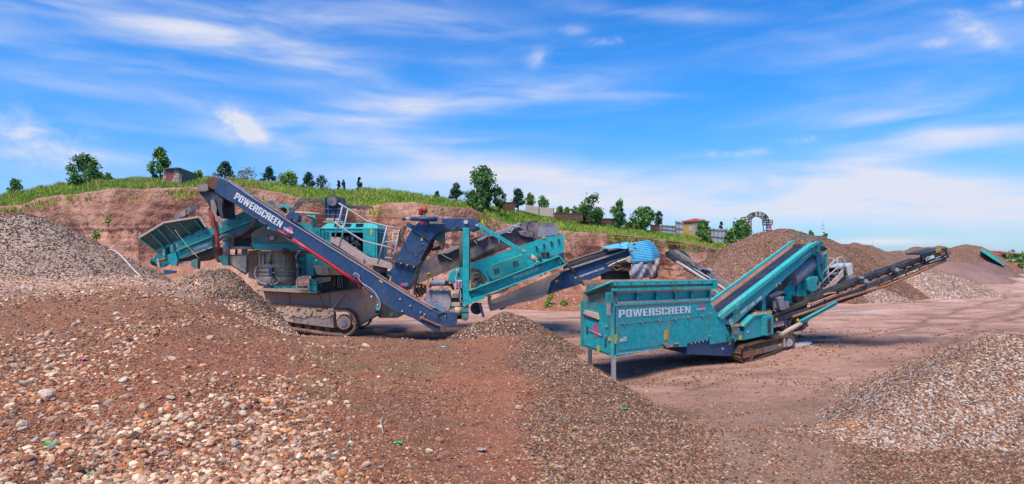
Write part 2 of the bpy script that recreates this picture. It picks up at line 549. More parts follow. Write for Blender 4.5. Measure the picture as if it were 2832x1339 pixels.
# ------------------------------------------------------------------ ground heights
def S(x, y, Y):
    p = P(x, y, Y); return (p.x, p.y, p.z)


ctrl = [S(-300, 1339, 5.2), S(0, 1339, 5.0), S(500, 1339, 5.2), S(1000, 1339, 5.5), S(1416, 1339, 6.0), S(1900, 1339, 7.0), S(2300, 1339, 8.2), S(2832, 1339, 8.0),
        (-3, 1.5, 1.5), (0, 2, 1.5), (3, 2, 1.3), (6, 3, .9), (10, 4, .5), (-8, 3, 1.5), (-14, 8, 1.6), (14, 7, .2),
        S(0, 1100, 8), S(0, 950, 11), S(0, 840, 15), S(0, 792, 18), S(0, 772, 21), S(-300, 800, 16), S(-300, 780, 21),
        S(500, 1100, 7.8), S(500, 950, 10.5), S(500, 850, 14), S(500, 800, 17), S(470, 778, 20), S(250, 800, 17), S(250, 772, 20.5), S(250, 880, 12.5), S(250, 1020, 9),
        S(700, 900, 14.5), S(700, 960, 11.3), S(720, 1100, 8.3), S(760, 955, 15), S(760, 938, 17.5),
        S(950, 932, 23), S(1000, 1050, 10), S(1000, 965, 14), S(1000, 940, 17), S(1100, 942, 18), S(1250, 950, 16.5), S(1250, 1100, 10), S(1100, 1180, 7.8),
        S(1500, 1000, 13), S(1500, 1150, 9), S(1400, 960, 15.5), S(1750, 1200, 9),
        S(1510, 932, 16.5), S(1589, 971, 14), S(1638, 1006, 13), S(1707, 1055, 12), S(1785, 1104, 11), S(1884, 1168, 10), S(2000, 1190, 9.6), S(2200, 1200, 10),
        S(800, 935, 20), S(850, 938, 21.5), (-8, 23.5, .12), (-9, 24.3, .12), (-10.2, 24.5, .35), (-6.5, 22.5, .2), (-6, 24, .02), (-8, 26, .05), (-5, 27, 0), (-3, 23.5, -.02), (-2, 22, .05), (-1, 24, 0), (1, 24, 0), (0, 21, .12), (-2.5, 20.5, .3),
        (-13, 25, 1.6), (-11, 25, .7), (-15, 22, 2.1), (-20, 26, 2.2), (-26, 28, 2.2), (-12, 30, .2), (-20, 33, .8), (-28, 34, 1),
        (2.24, 13, .30), (2.62, 12, .24), (3.05, 11, .16), (1.86, 14.2, .42), (1.63, 15.4, .5), (3.8, 10.8, .1),
        (1.2, 19.5, .25), (2.0, 18.3, .02), (2.2, 16.4, .0), (2.75, 15.4, .0), (3.3, 14.2, 0), (4.2, 13.2, 0), (5.2, 12.8, 0), (6.5, 13.5, 0),
        (3, 18, 0), (5, 17, 0), (6.9, 19, -.1), (8.5, 20.5, .08), (9.2, 20.8, .15), (10, 18, 0), (13, 15, 0), (9, 15, 0), (13, 22, 0), (18, 18, 0), (18, 26, 0), (4, 24, 0), (8, 26, 0), (12, 30, 0), (-4, 33, 0), (4, 33, 0), (20, 34, 0)]
ctrl = np.array(ctrl)


def _tps_fit(c, lam=0.02):
    n = len(c)
    d = np.hypot(c[:, None, 0] - c[None, :, 0], c[:, None, 1] - c[None, :, 1])
    K = d * d * np.log(d + 1e-9) + lam * np.eye(n) * 4
    Pm = np.c_[np.ones(n), c[:, :2]]
    A = np.block([[K, Pm], [Pm.T, np.zeros((3, 3))]])
    return np.linalg.solve(A, np.r_[c[:, 2], 0, 0, 0])


_TW = _tps_fit(ctrl)


def ground_raw(X, Y):
    X = np.asarray(X, float); Y = np.asarray(Y, float)
    z = _TW[-3] + _TW[-2] * X + _TW[-1] * Y
    for i in range(len(ctrl)):
        d = np.hypot(X - ctrl[i, 0], Y - ctrl[i, 1])
        z = z + _TW[i] * d * d * np.log(d + 1e-9)
    return z


def sstep(v, a, b):
    t = np.clip((v - a) / (b - a), 0, 1)
    return t * t * (3 - 2 * t)


def ruts(X, Y):
    """depth of wheel tracks worn into the yard, 0..1"""
    w = .5 * fbm(X * .12, Y * .12, 2, 71)
    c1 = -.5 * X + .86 * Y + w * 2.2; c2 = Y - .12 * X + w * 1.5; c3 = -.68 * X + .73 * Y - w * 2
    f = 0
    for c, off in ((c1, (5.3, 7.4, 8.3, 10.4, 12.6, 14.7)), (c2, (23.5, 25.6, 29, 31.1, 35)), (c3, (1.2, 3.3, 5.9, 8.0))):
        for o in off:
            f = np.maximum(f, np.exp(-((c - o) / .20) ** 2))
    return f * sstep(fbm(X * .3, Y * .3, 2, 72), -.45, .1)


def ground(X, Y, detail=True):
    X = np.asarray(X, float); Y = np.asarray(Y, float)
    Xc = np.clip(X, -32, 24); Yc = np.clip(Y, 0.5, 36)
    z = np.clip(ground_raw(Xc, Yc), -0.12, 3.0)
    far = np.maximum(sstep(Y, 29, 38), np.maximum(sstep(X, 17, 26), sstep(-X, 30, 44)))
    z = z * (1 - far)
    if detail:
        rough = np.clip(z * 0.8, 0.12, 1.0) * (1 - 0.5 * far)
        z = z + rough * (0.10 * fbm(X * 0.9, Y * 0.9, 3, 3) + 0.055 * fbm(X * 3.1, Y * 3.1, 3, 8)) + 0.018 * rough * fbm(X * 14, Y * 14, 2, 9)
        # wheel ruts and churned soil on the open yard
        yard = sstep(X, 4, 9) * (1 - sstep(z, .15, .4))
        u = X * 0.80 + Y * 0.6
        z = z - yard * ruts(X, Y) * .05
        z = z + yard * (0.085 * fbm((X * -0.6 + Y * 0.8) * 1.5 + fbm(X * .1, Y * .1, 2, 4) * 3, u * 0.06, 3, 12) + 0.012 * fbm(X * 5, Y * 5, 2, 13))
    return z


# the ground sheet: fine near the viewer, coarse towards the horizon
NR, NC = 370, 520
rows = np.concatenate([np.linspace(-12, 3.2, 12), np.geomspace(3.4, 45, NR - 12 - 60), np.geomspace(46.5, 1800, 60)])
ss = np.linspace(-1.25, 1.25, NC)
RY = np.repeat(rows[:, None], NC, 1)
RX = ss[None, :] * (np.maximum(rows, 3.4)[:, None] + 6)
gz = ground(RX, RY)
GV = np.stack([RX, RY, gz], -1).reshape(-1, 3)
px = CX + F * RX / np.maximum(RY, 1)


def ground_color(X, Y, z):
    px = CX + F * X / np.maximum(Y, 1)
    X_ = X; n = fbm(X * .35, Y * .35, 4, 21); n2 = fbm(X * 1.7, Y * 1.7, 3, 22)
    soil = np.array([0.22, 0.095, 0.052]); red = np.array([0.27, 0.097, 0.05]); moss = np.array([0.17, 0.105, 0.045])
    yard = np.array([0.50, 0.295, 0.225]); yard_d = np.array([0.29, 0.155, 0.112]); pale = np.array([0.50, 0.37, 0.31])
    grav = np.array([0.14, 0.078, 0.05])
    c = np.zeros(X.shape + (3,)) + soil

    def bl(c, col, f):
        f = np.clip(f, 0, 1)[..., None]
        return c * (1 - f) + col * f
    c = bl(c, red, sstep(n, -.1, .35))
    c = bl(c, moss, sstep(n2 + n, 0.05, .5) * sstep(px, 700, 900) * (1 - sstep(px, 1250, 1400)) * .75)
    c = bl(c, red, np.exp(-((px - 1370) / 95) ** 2) * .8)
    c = bl(c, grav, sstep(px + 110 * fbm(X * .9, Y * .9, 3, 57), 1400, 1520))
    c = bl(c, np.array([.25, .15, .105]), sstep(px + 60 * n2, 1880, 2000) * (1 - sstep(px + 60 * n2, 2260, 2420)) * (1 - sstep(Y, 12, 14)))
    c = bl(c, pale, sstep(z, 1.86, 2.1) * sstep(Y, 15, 18) * .9)
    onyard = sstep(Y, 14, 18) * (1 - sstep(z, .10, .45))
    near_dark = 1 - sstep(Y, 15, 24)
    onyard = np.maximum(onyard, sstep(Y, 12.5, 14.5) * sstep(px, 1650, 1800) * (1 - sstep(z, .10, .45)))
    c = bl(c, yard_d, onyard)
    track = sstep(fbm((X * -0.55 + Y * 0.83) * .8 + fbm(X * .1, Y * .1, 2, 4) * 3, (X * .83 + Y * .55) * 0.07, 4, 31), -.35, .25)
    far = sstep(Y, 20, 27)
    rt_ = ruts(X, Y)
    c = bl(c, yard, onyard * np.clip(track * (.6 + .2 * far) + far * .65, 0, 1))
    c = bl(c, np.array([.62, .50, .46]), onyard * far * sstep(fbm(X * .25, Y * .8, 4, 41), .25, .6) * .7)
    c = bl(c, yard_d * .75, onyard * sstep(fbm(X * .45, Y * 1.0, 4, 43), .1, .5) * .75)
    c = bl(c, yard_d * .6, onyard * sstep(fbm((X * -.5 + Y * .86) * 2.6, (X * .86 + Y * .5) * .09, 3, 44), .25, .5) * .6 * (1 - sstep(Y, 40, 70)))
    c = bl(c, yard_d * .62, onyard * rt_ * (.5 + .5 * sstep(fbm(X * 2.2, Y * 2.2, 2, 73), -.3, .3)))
    # shade beneath the crusher, painted into the soil colour
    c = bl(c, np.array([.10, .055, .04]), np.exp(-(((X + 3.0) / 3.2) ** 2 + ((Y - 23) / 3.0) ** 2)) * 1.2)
    return c


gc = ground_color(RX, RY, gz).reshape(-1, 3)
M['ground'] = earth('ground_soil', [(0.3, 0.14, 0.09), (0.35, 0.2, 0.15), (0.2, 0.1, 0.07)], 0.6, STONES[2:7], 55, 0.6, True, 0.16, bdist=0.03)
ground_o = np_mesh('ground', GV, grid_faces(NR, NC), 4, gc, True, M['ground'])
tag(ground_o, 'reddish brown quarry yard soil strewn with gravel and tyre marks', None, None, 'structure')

# ------------------------------------------------------------------ stones
_octa = np.array([(1, 0, 0), (0, 1, 0), (-1, 0, 0), (0, -1, 0), (0, 0, 1), (0, 0, -1)], float)
_otri = np.array([(0, 1, 4), (1, 2, 4), (2, 3, 4), (3, 0, 4), (1, 0, 5), (2, 1, 5), (3, 2, 5), (0, 3, 5)])
_g = (1 + 5 ** .5) / 2
_ico = np.array([(-1, _g, 0), (1, _g, 0), (-1, -_g, 0), (1, -_g, 0), (0, -1, _g), (0, 1, _g), (0, -1, -_g), (0, 1, -_g), (_g, 0, -1), (_g, 0, 1), (-_g, 0, -1), (-_g, 0, 1)]) / 1.9
_itri = np.array([(0, 11, 5), (0, 5, 1), (0, 1, 7), (0, 7, 10), (0, 10, 11), (1, 5, 9), (5, 11, 4), (11, 10, 2), (10, 7, 6), (7, 1, 8), (3, 9, 4), (3, 4, 2), (3, 2, 6), (3, 6, 8), (3, 8, 9), (4, 9, 5), (2, 4, 11), (6, 2, 10), (8, 6, 7), (9, 8, 1)])
_cube = np.array([(x, y, z) for x in (-1, 1) for y in (-1, 1) for z in (-1, 1)], float)
_ctri = np.array([(0, 1, 3), (0, 3, 2), (4, 6, 7), (4, 7, 5), (0, 4, 5), (0, 5, 1), (2, 3, 7), (2, 7, 6), (0, 2, 6), (0, 6, 4), (1, 5, 7), (1, 7, 3)])
PROTO = {'small': (np.stack([_octa * (0.8 + .4 * RNG.random((6, 1))) + RNG.normal(0, .16, (6, 3)) for _ in range(24)]), _otri),
         'big': (np.stack([_ico * (0.8 + 0.36 * RNG.random((12, 1))) + RNG.normal(0, .07, (12, 3)) for _ in range(24)]), _itri)}


def rand_rot(n):
    q = RNG.normal(size=(n, 4)); q /= np.linalg.norm(q, axis=1)[:, None]
    a, b, c, d = q.T
    return np.stack([1 - 2 * (c * c + d * d), 2 * (b * c - a * d), 2 * (b * d + a * c), 2 * (b * c + a * d), 1 - 2 * (b * b + d * d), 2 * (c * d - a * b),
                     2 * (b * d - a * c), 2 * (c * d + a * b), 1 - 2 * (b * b + c * c)], -1).reshape(n, 3, 3)


def palette(n, weights, bright=1.0):
    wts = np.array(weights, float); wts /= wts.sum()
    c = np.array(STONES)[RNG.choice(len(STONES), n, p=wts)]
    return c * (RNG.uniform(.4, 1.3, (n, 1))) * bright * RNG.uniform(.94, 1.06, (n, 3)) * np.array([1.12, .91, .73])


def pebble_mesh(name, pos, size, cols, parent=None, flat=0.8, kind='small'):
    n = len(pos)
    PR, TR = PROTO[kind]; k_ = PR.shape[1]
    pv = PR[RNG.integers(0, len(PR), n)]
    sc = size[:, None] * RNG.uniform(.65, 1.25, (n, 3))
    v = np.einsum('nij,nkj->nki', rand_rot(n), pv * sc[:, None, :])
    v[:, :, 2] *= flat
    v += pos[:, None, :]
    Fc = (TR[None] + k_ * np.arange(n)[:, None, None]).reshape(-1, 3)
    o = np_mesh(name, v.reshape(-1, 3), Fc, 3, np.repeat(cols, k_, 0), False, M['stone'], parent)
    o['kind'] = 'stuff'
    return o


W_LEFT = [1, 3, 1.5, .6, 2.5, 2, .4, 1, 3, 3]
W_ALL = [3, 3, 3, 2, 3, 2, 1.2, 1.5, 1.5, 1]
W_PALE = [3.4, 4, 4, 1, 3, 1.6, 2, 2, .8, .6]
W_BROWN = [.5, .9, 2, .5, 5, 5, 2.4, .2, 1.2, 2]
W_GRAV = [2, 2.6, 3, 1.4, 3.4, 3.2, 1.5, 1.0, 1.8, 3.2]
W_GREY = [3, 2, 1.5, 4, 1, .5, .5, 3, 3, 1.5]

# candidates spread evenly in bearing, denser near the viewer
n0 = 235000
s_ = RNG.uniform(-0.98, 1.02, n0)
inv = RNG.uniform(1 / 27.0, 1 / 4.4, n0) ** 1.0
Yc = 1 / inv
Xc = s_ * Yc
pxc = CX + F * s_
zc = ground(Xc, Yc)
pxz = pxc + 110 * fbm(Xc * .9, Yc * .9, 3, 57)
cl = fbm(Xc * 1.0 + Yc * .25, Yc * .38, 4, 51)            # clusters of pale stones
cl2 = fbm(Xc * 1.6, Yc * 1.6, 3, 52)
left = 1 - sstep(pxz, 820, 1060)
ridge = sstep(pxz, 1380, 1520)
mid = (1 - left) * (1 - ridge)
onmound = np.maximum(sstep(zc, .12, .35), ridge * (1 - sstep(Yc, 10.5, 12)))
redpatch = np.exp(-((pxc - 1375) / 80) ** 2) * sstep(cl2, -.5, .2)
dens = (left * (0.34 + .66 * sstep(cl, -.15, .35)) + mid * (.16 + .5 * sstep(cl2 + cl, 0.0, .6)) + ridge * 1.0) * onmound * (1 - redpatch * .9)
flat_r = sstep(pxz, 1880, 2020) * (1 - sstep(pxz, 2260, 2420)) * (1 - sstep(Yc, 11.5, 13))
dens = dens * (1 - flat_r * (.72 - .6 * sstep(cl2 + cl * .6, -.05, .3)))
dens = np.maximum(dens, (.07 + .55 * sstep(fbm(Xc * .5, Yc * .9, 4, 43), .0, .45)) * (1 - onmound))
keep = RNG.random(n0) < dens * 0.78
Xc, Yc, zc, pxc, cl, cl2, left, ridge, mid, onmound = [a[keep] for a in (Xc, Yc, zc, pxc, cl, cl2, left, ridge, mid, onmound)]
n1 = len(Xc)
u = RNG.random(n1)
size = 0.010 + 0.012 * RNG.random(n1)
size = np.where(ridge > .5, 0.013 + 0.012 * RNG.random(n1), size)
bigm = (RNG.random(n1) < left) & (u < (.05 + .26 * sstep(cl + .5 * cl2, -.1, .4)))
size = np.where(bigm, 0.019 + 0.034 * RNG.random(n1) ** 2.6, size)
terr = (left > .5) & (zc > 2.0) & (Yc > 15)
size = np.maximum(size, 0.0017 * Yc * RNG.uniform(.8, 1.3, n1))
cols = palette(n1, W_BROWN, .82)
cg = palette(n1, W_GRAV, .66); cols = np.where((ridge > .5)[:, None], cg, cols)
cp = palette(n1, W_PALE, 1.02); cols = np.where((bigm | terr)[:, None], cp, cols)
pos_ = np.c_[Xc, Yc, zc + size * .12]
bg_ = size > .025
bg_ &= Yc < 14
tag(pebble_mesh('gravel', pos_[~bg_], size[~bg_] * 1.12, cols[~bg_]), 'loose brown and tan pebbles strewn over the foreground soil', None, None, 'stuff')
tag(pebble_mesh('rubble', pos_[bg_], size[bg_], cols[bg_], kind='big'), 'pale fist sized stones scattered over the foreground slope', None, None, 'stuff')


# pale stones covering the trodden terrace at the foot of the left pile
Xt = RNG.uniform(-25, -5, 16000); Yt = RNG.uniform(14.5, 26, 16000); zt_ = ground(Xt, Yt)
ok_ = (zt_ > 1.75) & (RNG.random(16000) < .25 + .75 * sstep(zt_, 1.8, 2.1))
st_ = RNG.uniform(.022, .05, ok_.sum())
tag(pebble_mesh('gravel', np.c_[Xt, Yt, zt_][ok_] + np.c_[st_ * 0, st_ * 0, st_ * .1], st_, palette(ok_.sum(), W_PALE, .95)), 'pale stones on the flat path below the far left pile', None, None, 'stuff')


def rock_mesh(seed):
    import bmesh
    bm = bmesh.new()
    bmesh.ops.create_icosphere(bm, subdivisions=2, radius=1)
    r = random.Random(seed)
    planes = [(Vector((r.gauss(0, 1), r.gauss(0, 1), r.gauss(0, 1))).normalized(), r.uniform(.55, .85)) for _ in range(9)]
    for v in bm.verts:
        for nrm, d in planes:
            k = v.co.dot(nrm)
            if k > d:
                v.co -= nrm * (k - d)
        v.co *= r.uniform(.97, 1.03)
    bmesh.ops.dissolve_limit(bm, angle_limit=0.12, verts=bm.verts, edges=bm.edges)
    bmesh.ops.triangulate(bm, faces=bm.faces)
    me = bpy.data.meshes.new('stone')
    bm.to_mesh(me); bm.free()
    me.materials.append(M['rock%d' % (seed % 7)])
    return me


for i in range(7):
    c = STONES[(0, 1, 7, 2, 3, 4, 6)[i]]
    M['rock%d' % i] = paint('rock_%d' % i, (c[0] * 1.05, c[1] * .93, c[2] * .80), 0.35, dust_col=(0.3, 0.17, 0.11), scale=14, rough=0.85, streak=False)
ROCKS = [rock_mesh(i) for i in range(21)]
# the 300 stones that show largest are objects of their own
k = 0
placed = []
named = [(128, 1091, .105, 2), (70, 1062, .09, 11), (345, 1050, .07, 9), (110, 950, .07, 0), (350, 975, .07, 8), (60, 1175, .075, 7), (25, 1170, .06, 3), (395, 1125, .06, 14), (590, 1055, .06, 1),
         (470, 1100, .055, 16), (650, 1225, .07, 4), (140, 1160, .06, 10), (30, 1000, .06, 18), (170, 985, .055, 0), (100, 1105, .07, 6), (500, 1150, .05, 2)]
for (x, y, r, m_) in named:
    # walk along the viewing ray to the ground
    for Yq in np.arange(4.5, 20, .02):
        p = P(x, y, Yq)
        if p.z < float(ground(p.x, p.y)) + r * .4:
            break
    placed.append((p.x, p.y, float(ground(p.x, p.y)), r, m_))
while len(placed) < 300:
    Yq = 1 / random.uniform(1 / 15, 1 / 4.8); s0 = random.uniform(-.88, 0.12) if random.random() < .95 else random.uniform(-.1, .3)
    X0 = s0 * Yq
    if s0 > -.3 and random.random() < .8:
        continue
    if float(fbm(X0 * 1.0 + Yq * .25, Yq * .38, 4, 51)) < random.uniform(-.35, .3):
        continue
    r = random.choice((.034, .038, .042, .048, .056)) * random.uniform(.85, 1.1) * (Yq / 7.5) ** .5
    if any((a - X0) ** 2 + (b - Yq) ** 2 < (r + c) ** 2 for a, b, _, c, _m in placed):
        continue
    placed.append((X0, Yq, float(ground(X0, Yq)), r, random.randrange(21)))
for (X0, Y0, z0, r, m_) in placed:
    o = bpy.data.objects.new('stone', ROCKS[m_])
    COL.objects.link(o)
    o.parent = ground_o
    o.location = (X0, Y0, z0 + r * .25)
    o.rotation_euler = (random.uniform(-.5, .5), random.uniform(-.5, .5), random.uniform(0, 6.28))
    o.scale = (r * random.uniform(.9, 1.5), r * random.uniform(.75, 1.1), r * random.uniform(.6, .85))


# ------------------------------------------------------------------ heaps
def heap(name, label, ridge, slope, mat, res=.12, seed=0, noise=.12, peb=None, skew=1.0, cat='gravel pile', rnd=.35, group=None, rough_hi=0.0, colors=None, crest=0, dark_top=0):
    """heap around a ridge polyline (x, y, z); peb = (count, size lo, size hi, palette, brightness)"""
    R = np.array(ridge, float)

    def H(X, Y):
        best = np.full(np.shape(X), -9.0)
        for i in range(max(1, len(R) - 1)):
            a = R[i]; b = R[min(i + 1, len(R) - 1)]
            d = b - a; L = d[0] ** 2 + d[1] ** 2 + 1e-9
            t = np.clip(((X - a[0]) * d[0] + (Y - a[1]) * d[1]) / L, 0, 1)
            dist = np.sqrt((X - a[0] - t * d[0]) ** 2 + (Y - a[1] - t * d[1]) ** 2 + rnd * rnd) - rnd
            best = np.maximum(best, a[2] + t * d[2] - slope * dist)
        sc = 1.0 / max(noise * 8, .5)
        return best + noise * fbm(X * sc, Y * sc, 4, seed) + rough_hi * fbm(X * sc * 5, Y * sc * 5, 3, seed + 5) + .25 * noise * fbm(X * sc * 4, Y * sc * 4, 3, seed + 2)
    def top_at(X, Y):
        best = np.full(len(X), 9.0); zt = np.zeros(len(X))
        for k in range(len(R) - 1):
            a = R[k]; d = R[k + 1] - a; t = np.clip(((X - a[0]) * d[0] + (Y - a[1]) * d[1]) / (d[0] ** 2 + d[1] ** 2), 0, 1)
            ds = np.hypot(X - a[0] - t * d[0], Y - a[1] - t * d[1]); m = ds < best
            zt = np.where(m, a[2] + t * d[2], zt); best = np.where(m, ds, best)
        return zt
    zmax = R[:, 2].max()
    rad_ = (zmax + .8) / slope + rnd
    x0, x1 = R[:, 0].min() - rad_, R[:, 0].max() + rad_
    y0, y1 = R[:, 1].min() - rad_, R[:, 1].max() + rad_
    nx = min(230, int((x1 - x0) / res)); ny = min(200, int((y1 - y0) / res))
    gx, gy = np.meshgrid(np.linspace(x0, x1, nx), np.linspace(y0, y1, ny))
    hz = H(gx, gy)
    g = ground(gx, gy, False)
    hz2 = np.maximum(hz, g - .35)
    Fc = grid_faces(ny, nx)
    ok = (hz > g - .3).reshape(-1)
    Fc = Fc[ok[Fc].any(1)]
    used = np.unique(Fc); remap = np.zeros(nx * ny, int); remap[used] = np.arange(len(used))
    V = np.stack([gx, gy, hz2], -1).reshape(-1, 3)[used]
    cc = colors(V) if colors else None
    o = np_mesh(name, V, remap[Fc], 4, cc, True, mat)
    tag(o, label, cat, group)
    if peb:
        n, lo, hi, pal, br = peb
        X = RNG.uniform(x0, x1, n * 3); Y = RNG.uniform(y0, y1, n * 3)
        hh = H(X, Y); gg = ground(X, Y, False)
        okp = hh > gg - .05
        # the side that faces the yard
        g2 = H(X, Y + .15) - hh
        okp &= (g2 > -.05)
        X, Y, hh = X[okp][:n], Y[okp][:n], hh[okp][:n]
        s = lo + (hi - lo) * RNG.random(len(X)) ** 1.6
        va = fbm(X / rad_ * 3.2, Y / rad_ * 3.2 + hh * .3, 4, seed + 9)[:, None]
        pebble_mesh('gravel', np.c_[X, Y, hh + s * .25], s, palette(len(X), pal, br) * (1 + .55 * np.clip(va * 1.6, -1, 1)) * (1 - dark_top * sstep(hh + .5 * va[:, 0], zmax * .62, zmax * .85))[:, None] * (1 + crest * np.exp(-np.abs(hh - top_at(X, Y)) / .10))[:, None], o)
    return o, H


def W(x, y, Y):
    p = P(x, y, Y); return (p.x, p.y, p.z)


M['grav_grey'] = earth('grey_gravel', [(0.20, .16, .12), (.30, .25, .19), (.14, .09, .06)], .4, STONES, 26, .8, False, .75, bdist=.05)
M['grav_mid'] = earth('mixed_gravel', [(0.15, .095, .068), (.21, .14, .10), (.10, .065, .05)], .5, STONES, 30, .8, False, .8, bdist=.05)
M['grav_dark'] = earth('dark_gravel', [(0.085, .045, .03), (.15, .085, .055), (.07, .04, .03)], .7, STONES[3:], 24, .8, False, .4, bdist=.05)
M['grav_brown'] = earth('brown_fines', [(0.15, .068, .035), (.20, .11, .08), (.12, .062, .045)], .12, [(.3, .19, .14), (.24, .13, .09), (.16, .09, .06), (.1, .06, .045), (.36, .26, .2)], 12, .55, False, .38, bdist=.06)
M['grav_tan'] = earth('tan_gravel', [(0.30, .20, .15), (.36, .25, .21), (.2, .12, .1)], .3, STONES, 9, .8, False, .5, bdist=.08)
M['fines'] = earth('sandy_fines', [(0.22, .13, .105), (.27, .165, .14), (.18, .105, .09)], .2, None, 6, .4, False)
M['fines_dark'] = earth('dark_fines', [(0.16, .09, .085), (.2, .12, .11), (.14, .08, .075)], .2, None, 6, .4, False)

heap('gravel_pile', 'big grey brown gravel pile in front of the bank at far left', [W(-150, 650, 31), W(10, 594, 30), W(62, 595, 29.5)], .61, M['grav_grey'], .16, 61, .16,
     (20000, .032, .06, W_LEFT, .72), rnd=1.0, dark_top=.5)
heap('gravel_pile', 'sharp grey gravel heap banked against the left end of the crusher', [W(520, 765, 21.3), W(590, 744, 21.6), W(622, 749, 21.6)], 1.12, M['grav_mid'], .08, 62, .10,
     (24000, .026, .055, W_GREY, 1.08), rnd=.35)
heap('gravel_pile', 'small dark conical pile under the low product conveyor', [W(1330, 892, 20.4), W(1400, 864, 20.6), W(1425, 872, 20.4)], .60, M['grav_dark'], .07, 63, .07,
     (5000, .016, .04, [1, 1.5, 1.5, 1, 3, 4, 1, .5, 2, 4], .75), rnd=.3)
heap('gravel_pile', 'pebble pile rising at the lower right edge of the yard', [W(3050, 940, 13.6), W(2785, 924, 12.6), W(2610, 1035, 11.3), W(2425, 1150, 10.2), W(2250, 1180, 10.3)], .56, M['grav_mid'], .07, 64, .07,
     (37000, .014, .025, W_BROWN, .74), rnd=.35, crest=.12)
heap('gravel_pile', 'largest brown gravel mound behind the conveyor of the screening plant', [W(2120, 640, 50), W(2165, 632, 51), W(2215, 642, 53), W(2262, 655, 54.5)], .68, M['grav_brown'], .22, 65, .35,
     (9000, .03, .07, [.3, .7, 1.4, .5, 4, 5, 1, .1, 1, 3], .62), rnd=1.5)
heap('gravel_pile', 'reddish soil heap with yellow weeds beside the product conveyor', [W(1440, 835, 38), W(1560, 806, 38.5), W(1640, 800, 39)], .45, earth('red_soil', [(0.27, .09, .045), (.32, .14, .08), (.2, .08, .045)], 1.2, STONES, 14, .8, False, .12), .15, 66, .18, rnd=.5, cat='soil heap')
heap('earth_mound', 'long brown mound with humps along the far side of the yard', [W(2316, 676, 105), W(2363, 674, 107), W(2397, 684, 108), W(2434, 692, 110), W(2478, 690, 112), W(2492, 696, 112), W(2536, 684, 113), W(2552, 692, 115),
      W(2600, 680, 116), W(2623, 686, 116), W(2673, 680, 118), W(2704, 684, 119)], .72, M['grav_brown'], .35, 67, .7, rnd=1.2, cat='mound')
netH = heap('gravel_pile', 'loose gravel pile under the head of the long tail conveyor', [W(2385, 792, 47), W(2500, 758, 50), W(2573, 740, 52)], .55, M['grav_tan'], .18, 68, .35,
     (9000, .022, .045, W_BROWN, .66), rnd=.6)
heap('gravel_pile', 'low pile of pale chippings below the tail conveyor beside the steps', [W(2330, 812, 43), W(2418, 797, 44), W(2450, 806, 44)], .5, M['grav_tan'], .12, 69, .2,
     (8000, .02, .04, W_GRAV, .66), rnd=.5)
heap('gravel_pile', 'dark conical pile of fines near the wheel loader', [W(2725, 722, 96)], .62, M['fines_dark'], .25, 70, .2, rnd=.8)
heap('gravel_pile', 'smooth pale fines pile beyond the head of the tail conveyor', [W(2610, 726, 76), W(2655, 728, 80)], .42, M['fines'], .25, 71, .3, rnd=.8)

# ------------------------------------------------------------------ bank and grassy hill
EDGE = [(-400, 590, 52), (0, 570, 52), (60, 567, 51), (103, 547, 50), (220, 535, 49), (310, 522, 48), (396, 523, 48), (431, 519, 48), (565, 519, 48), (673, 518, 48), (770, 532, 48), (827, 547, 48), (892, 559, 48), (1020, 572, 49),
        (1080, 559, 48), (1149, 561, 48), (1195, 567, 48), (1250, 573, 49), (1303, 576, 50), (1347, 598, 51), (1396, 618, 52), (1470, 632, 54), (1544, 637, 56), (1606, 643, 57), (1700, 647, 58), (1774, 653, 59), (1823, 661, 60), (1896, 669, 61), (1958, 683, 62), (1994, 692, 63), (2041, 697, 64), (2110, 706, 65), (2200, 712, 66)]
CREST = [(-400, 560), (0, 541), (100, 521), (200, 509), (300, 498), (440, 494), (560, 489), (700, 496), (800, 513), (900, 523), (1000, 523), (1080, 528), (1200, 545), (1300, 554), (1400, 576), (1500, 591), (1600, 606), (1700, 622), (1800, 637), (1900, 648), (2000, 666), (2060, 684), (2110, 700), (2200, 710)]
E = np.array(EDGE, float); C_ = np.array(CREST, float)


def edge_at(x):
    return np.interp(x, E[:, 0], E[:, 1]), np.interp(x, E[:, 0], E[:, 2])


nu, nv_ = 900, 90
ux = np.linspace(-400, 2200, nu)
ey, eY = edge_at(ux)
ey = ey + 2.5 * fbm(ux / 30, ux * 0, 4, 81)
topX = (ux - CX) / F * eY; topZ = CZ - (ey - HY) / F * eY
v = np.linspace(0, 1, nv_)[:, None]
hgt = (topZ + .4)[None, :]
# profile: rounded lip, steep upper face, talus apron
out = 0.35 * v ** .5 * 1.0 + 1.9 * v + 2.6 * sstep(v, .55, 1.0) * v
zz = topZ[None, :] - hgt * v
Xg = np.repeat(topX[None, :], nv_, 0)
uu = Xg + zz * .35          # gullies lean a little
gul = -np.abs(fbm(uu * .34, zz * .08, 3, 83, .45)) * 3.4 + 1.1 * fbm(Xg * .14, zz * .25, 3, 84) + .30 * fbm(uu * 1.7, zz * .45, 4, 85) - .30 * np.abs(fbm(uu * 1.1, zz * .15, 3, 89)) + .09 * fbm(uu * 6, zz * 2.2, 3, 86)
strata = .16 * fbm(Xg * .15, zz * 2.6, 3, 87)
amp = np.minimum(1, v * 2.2 + .05)
Yg = eY[None, :] - out * (hgt / 7.5) ** .6 - (gul + strata) * amp * np.minimum(1, hgt / 4)
zz = zz + .25 * fbm(Xg * .6, v * 6 + Xg * 0, 3, 88) * np.minimum(1, v * 6) * (v < .98)
lip = np.c_[topX, eY + 1.2, topZ + .02]
BV = np.concatenate([lip, np.stack([Xg, Yg, zz], -1).reshape(-1, 3)])
M['bank'] = earth('bank_earth', [(0.29, 0.135, 0.095), (.45, .25, .18), (.22, .105, .072)], .17, None, 2.2, .7, False, stretch=(1.7, 1.7, .8), bdist=.25)
bank = np_mesh('earth_bank', BV, grid_faces(nv_ + 1, nu), 4, None, True, M['bank'])
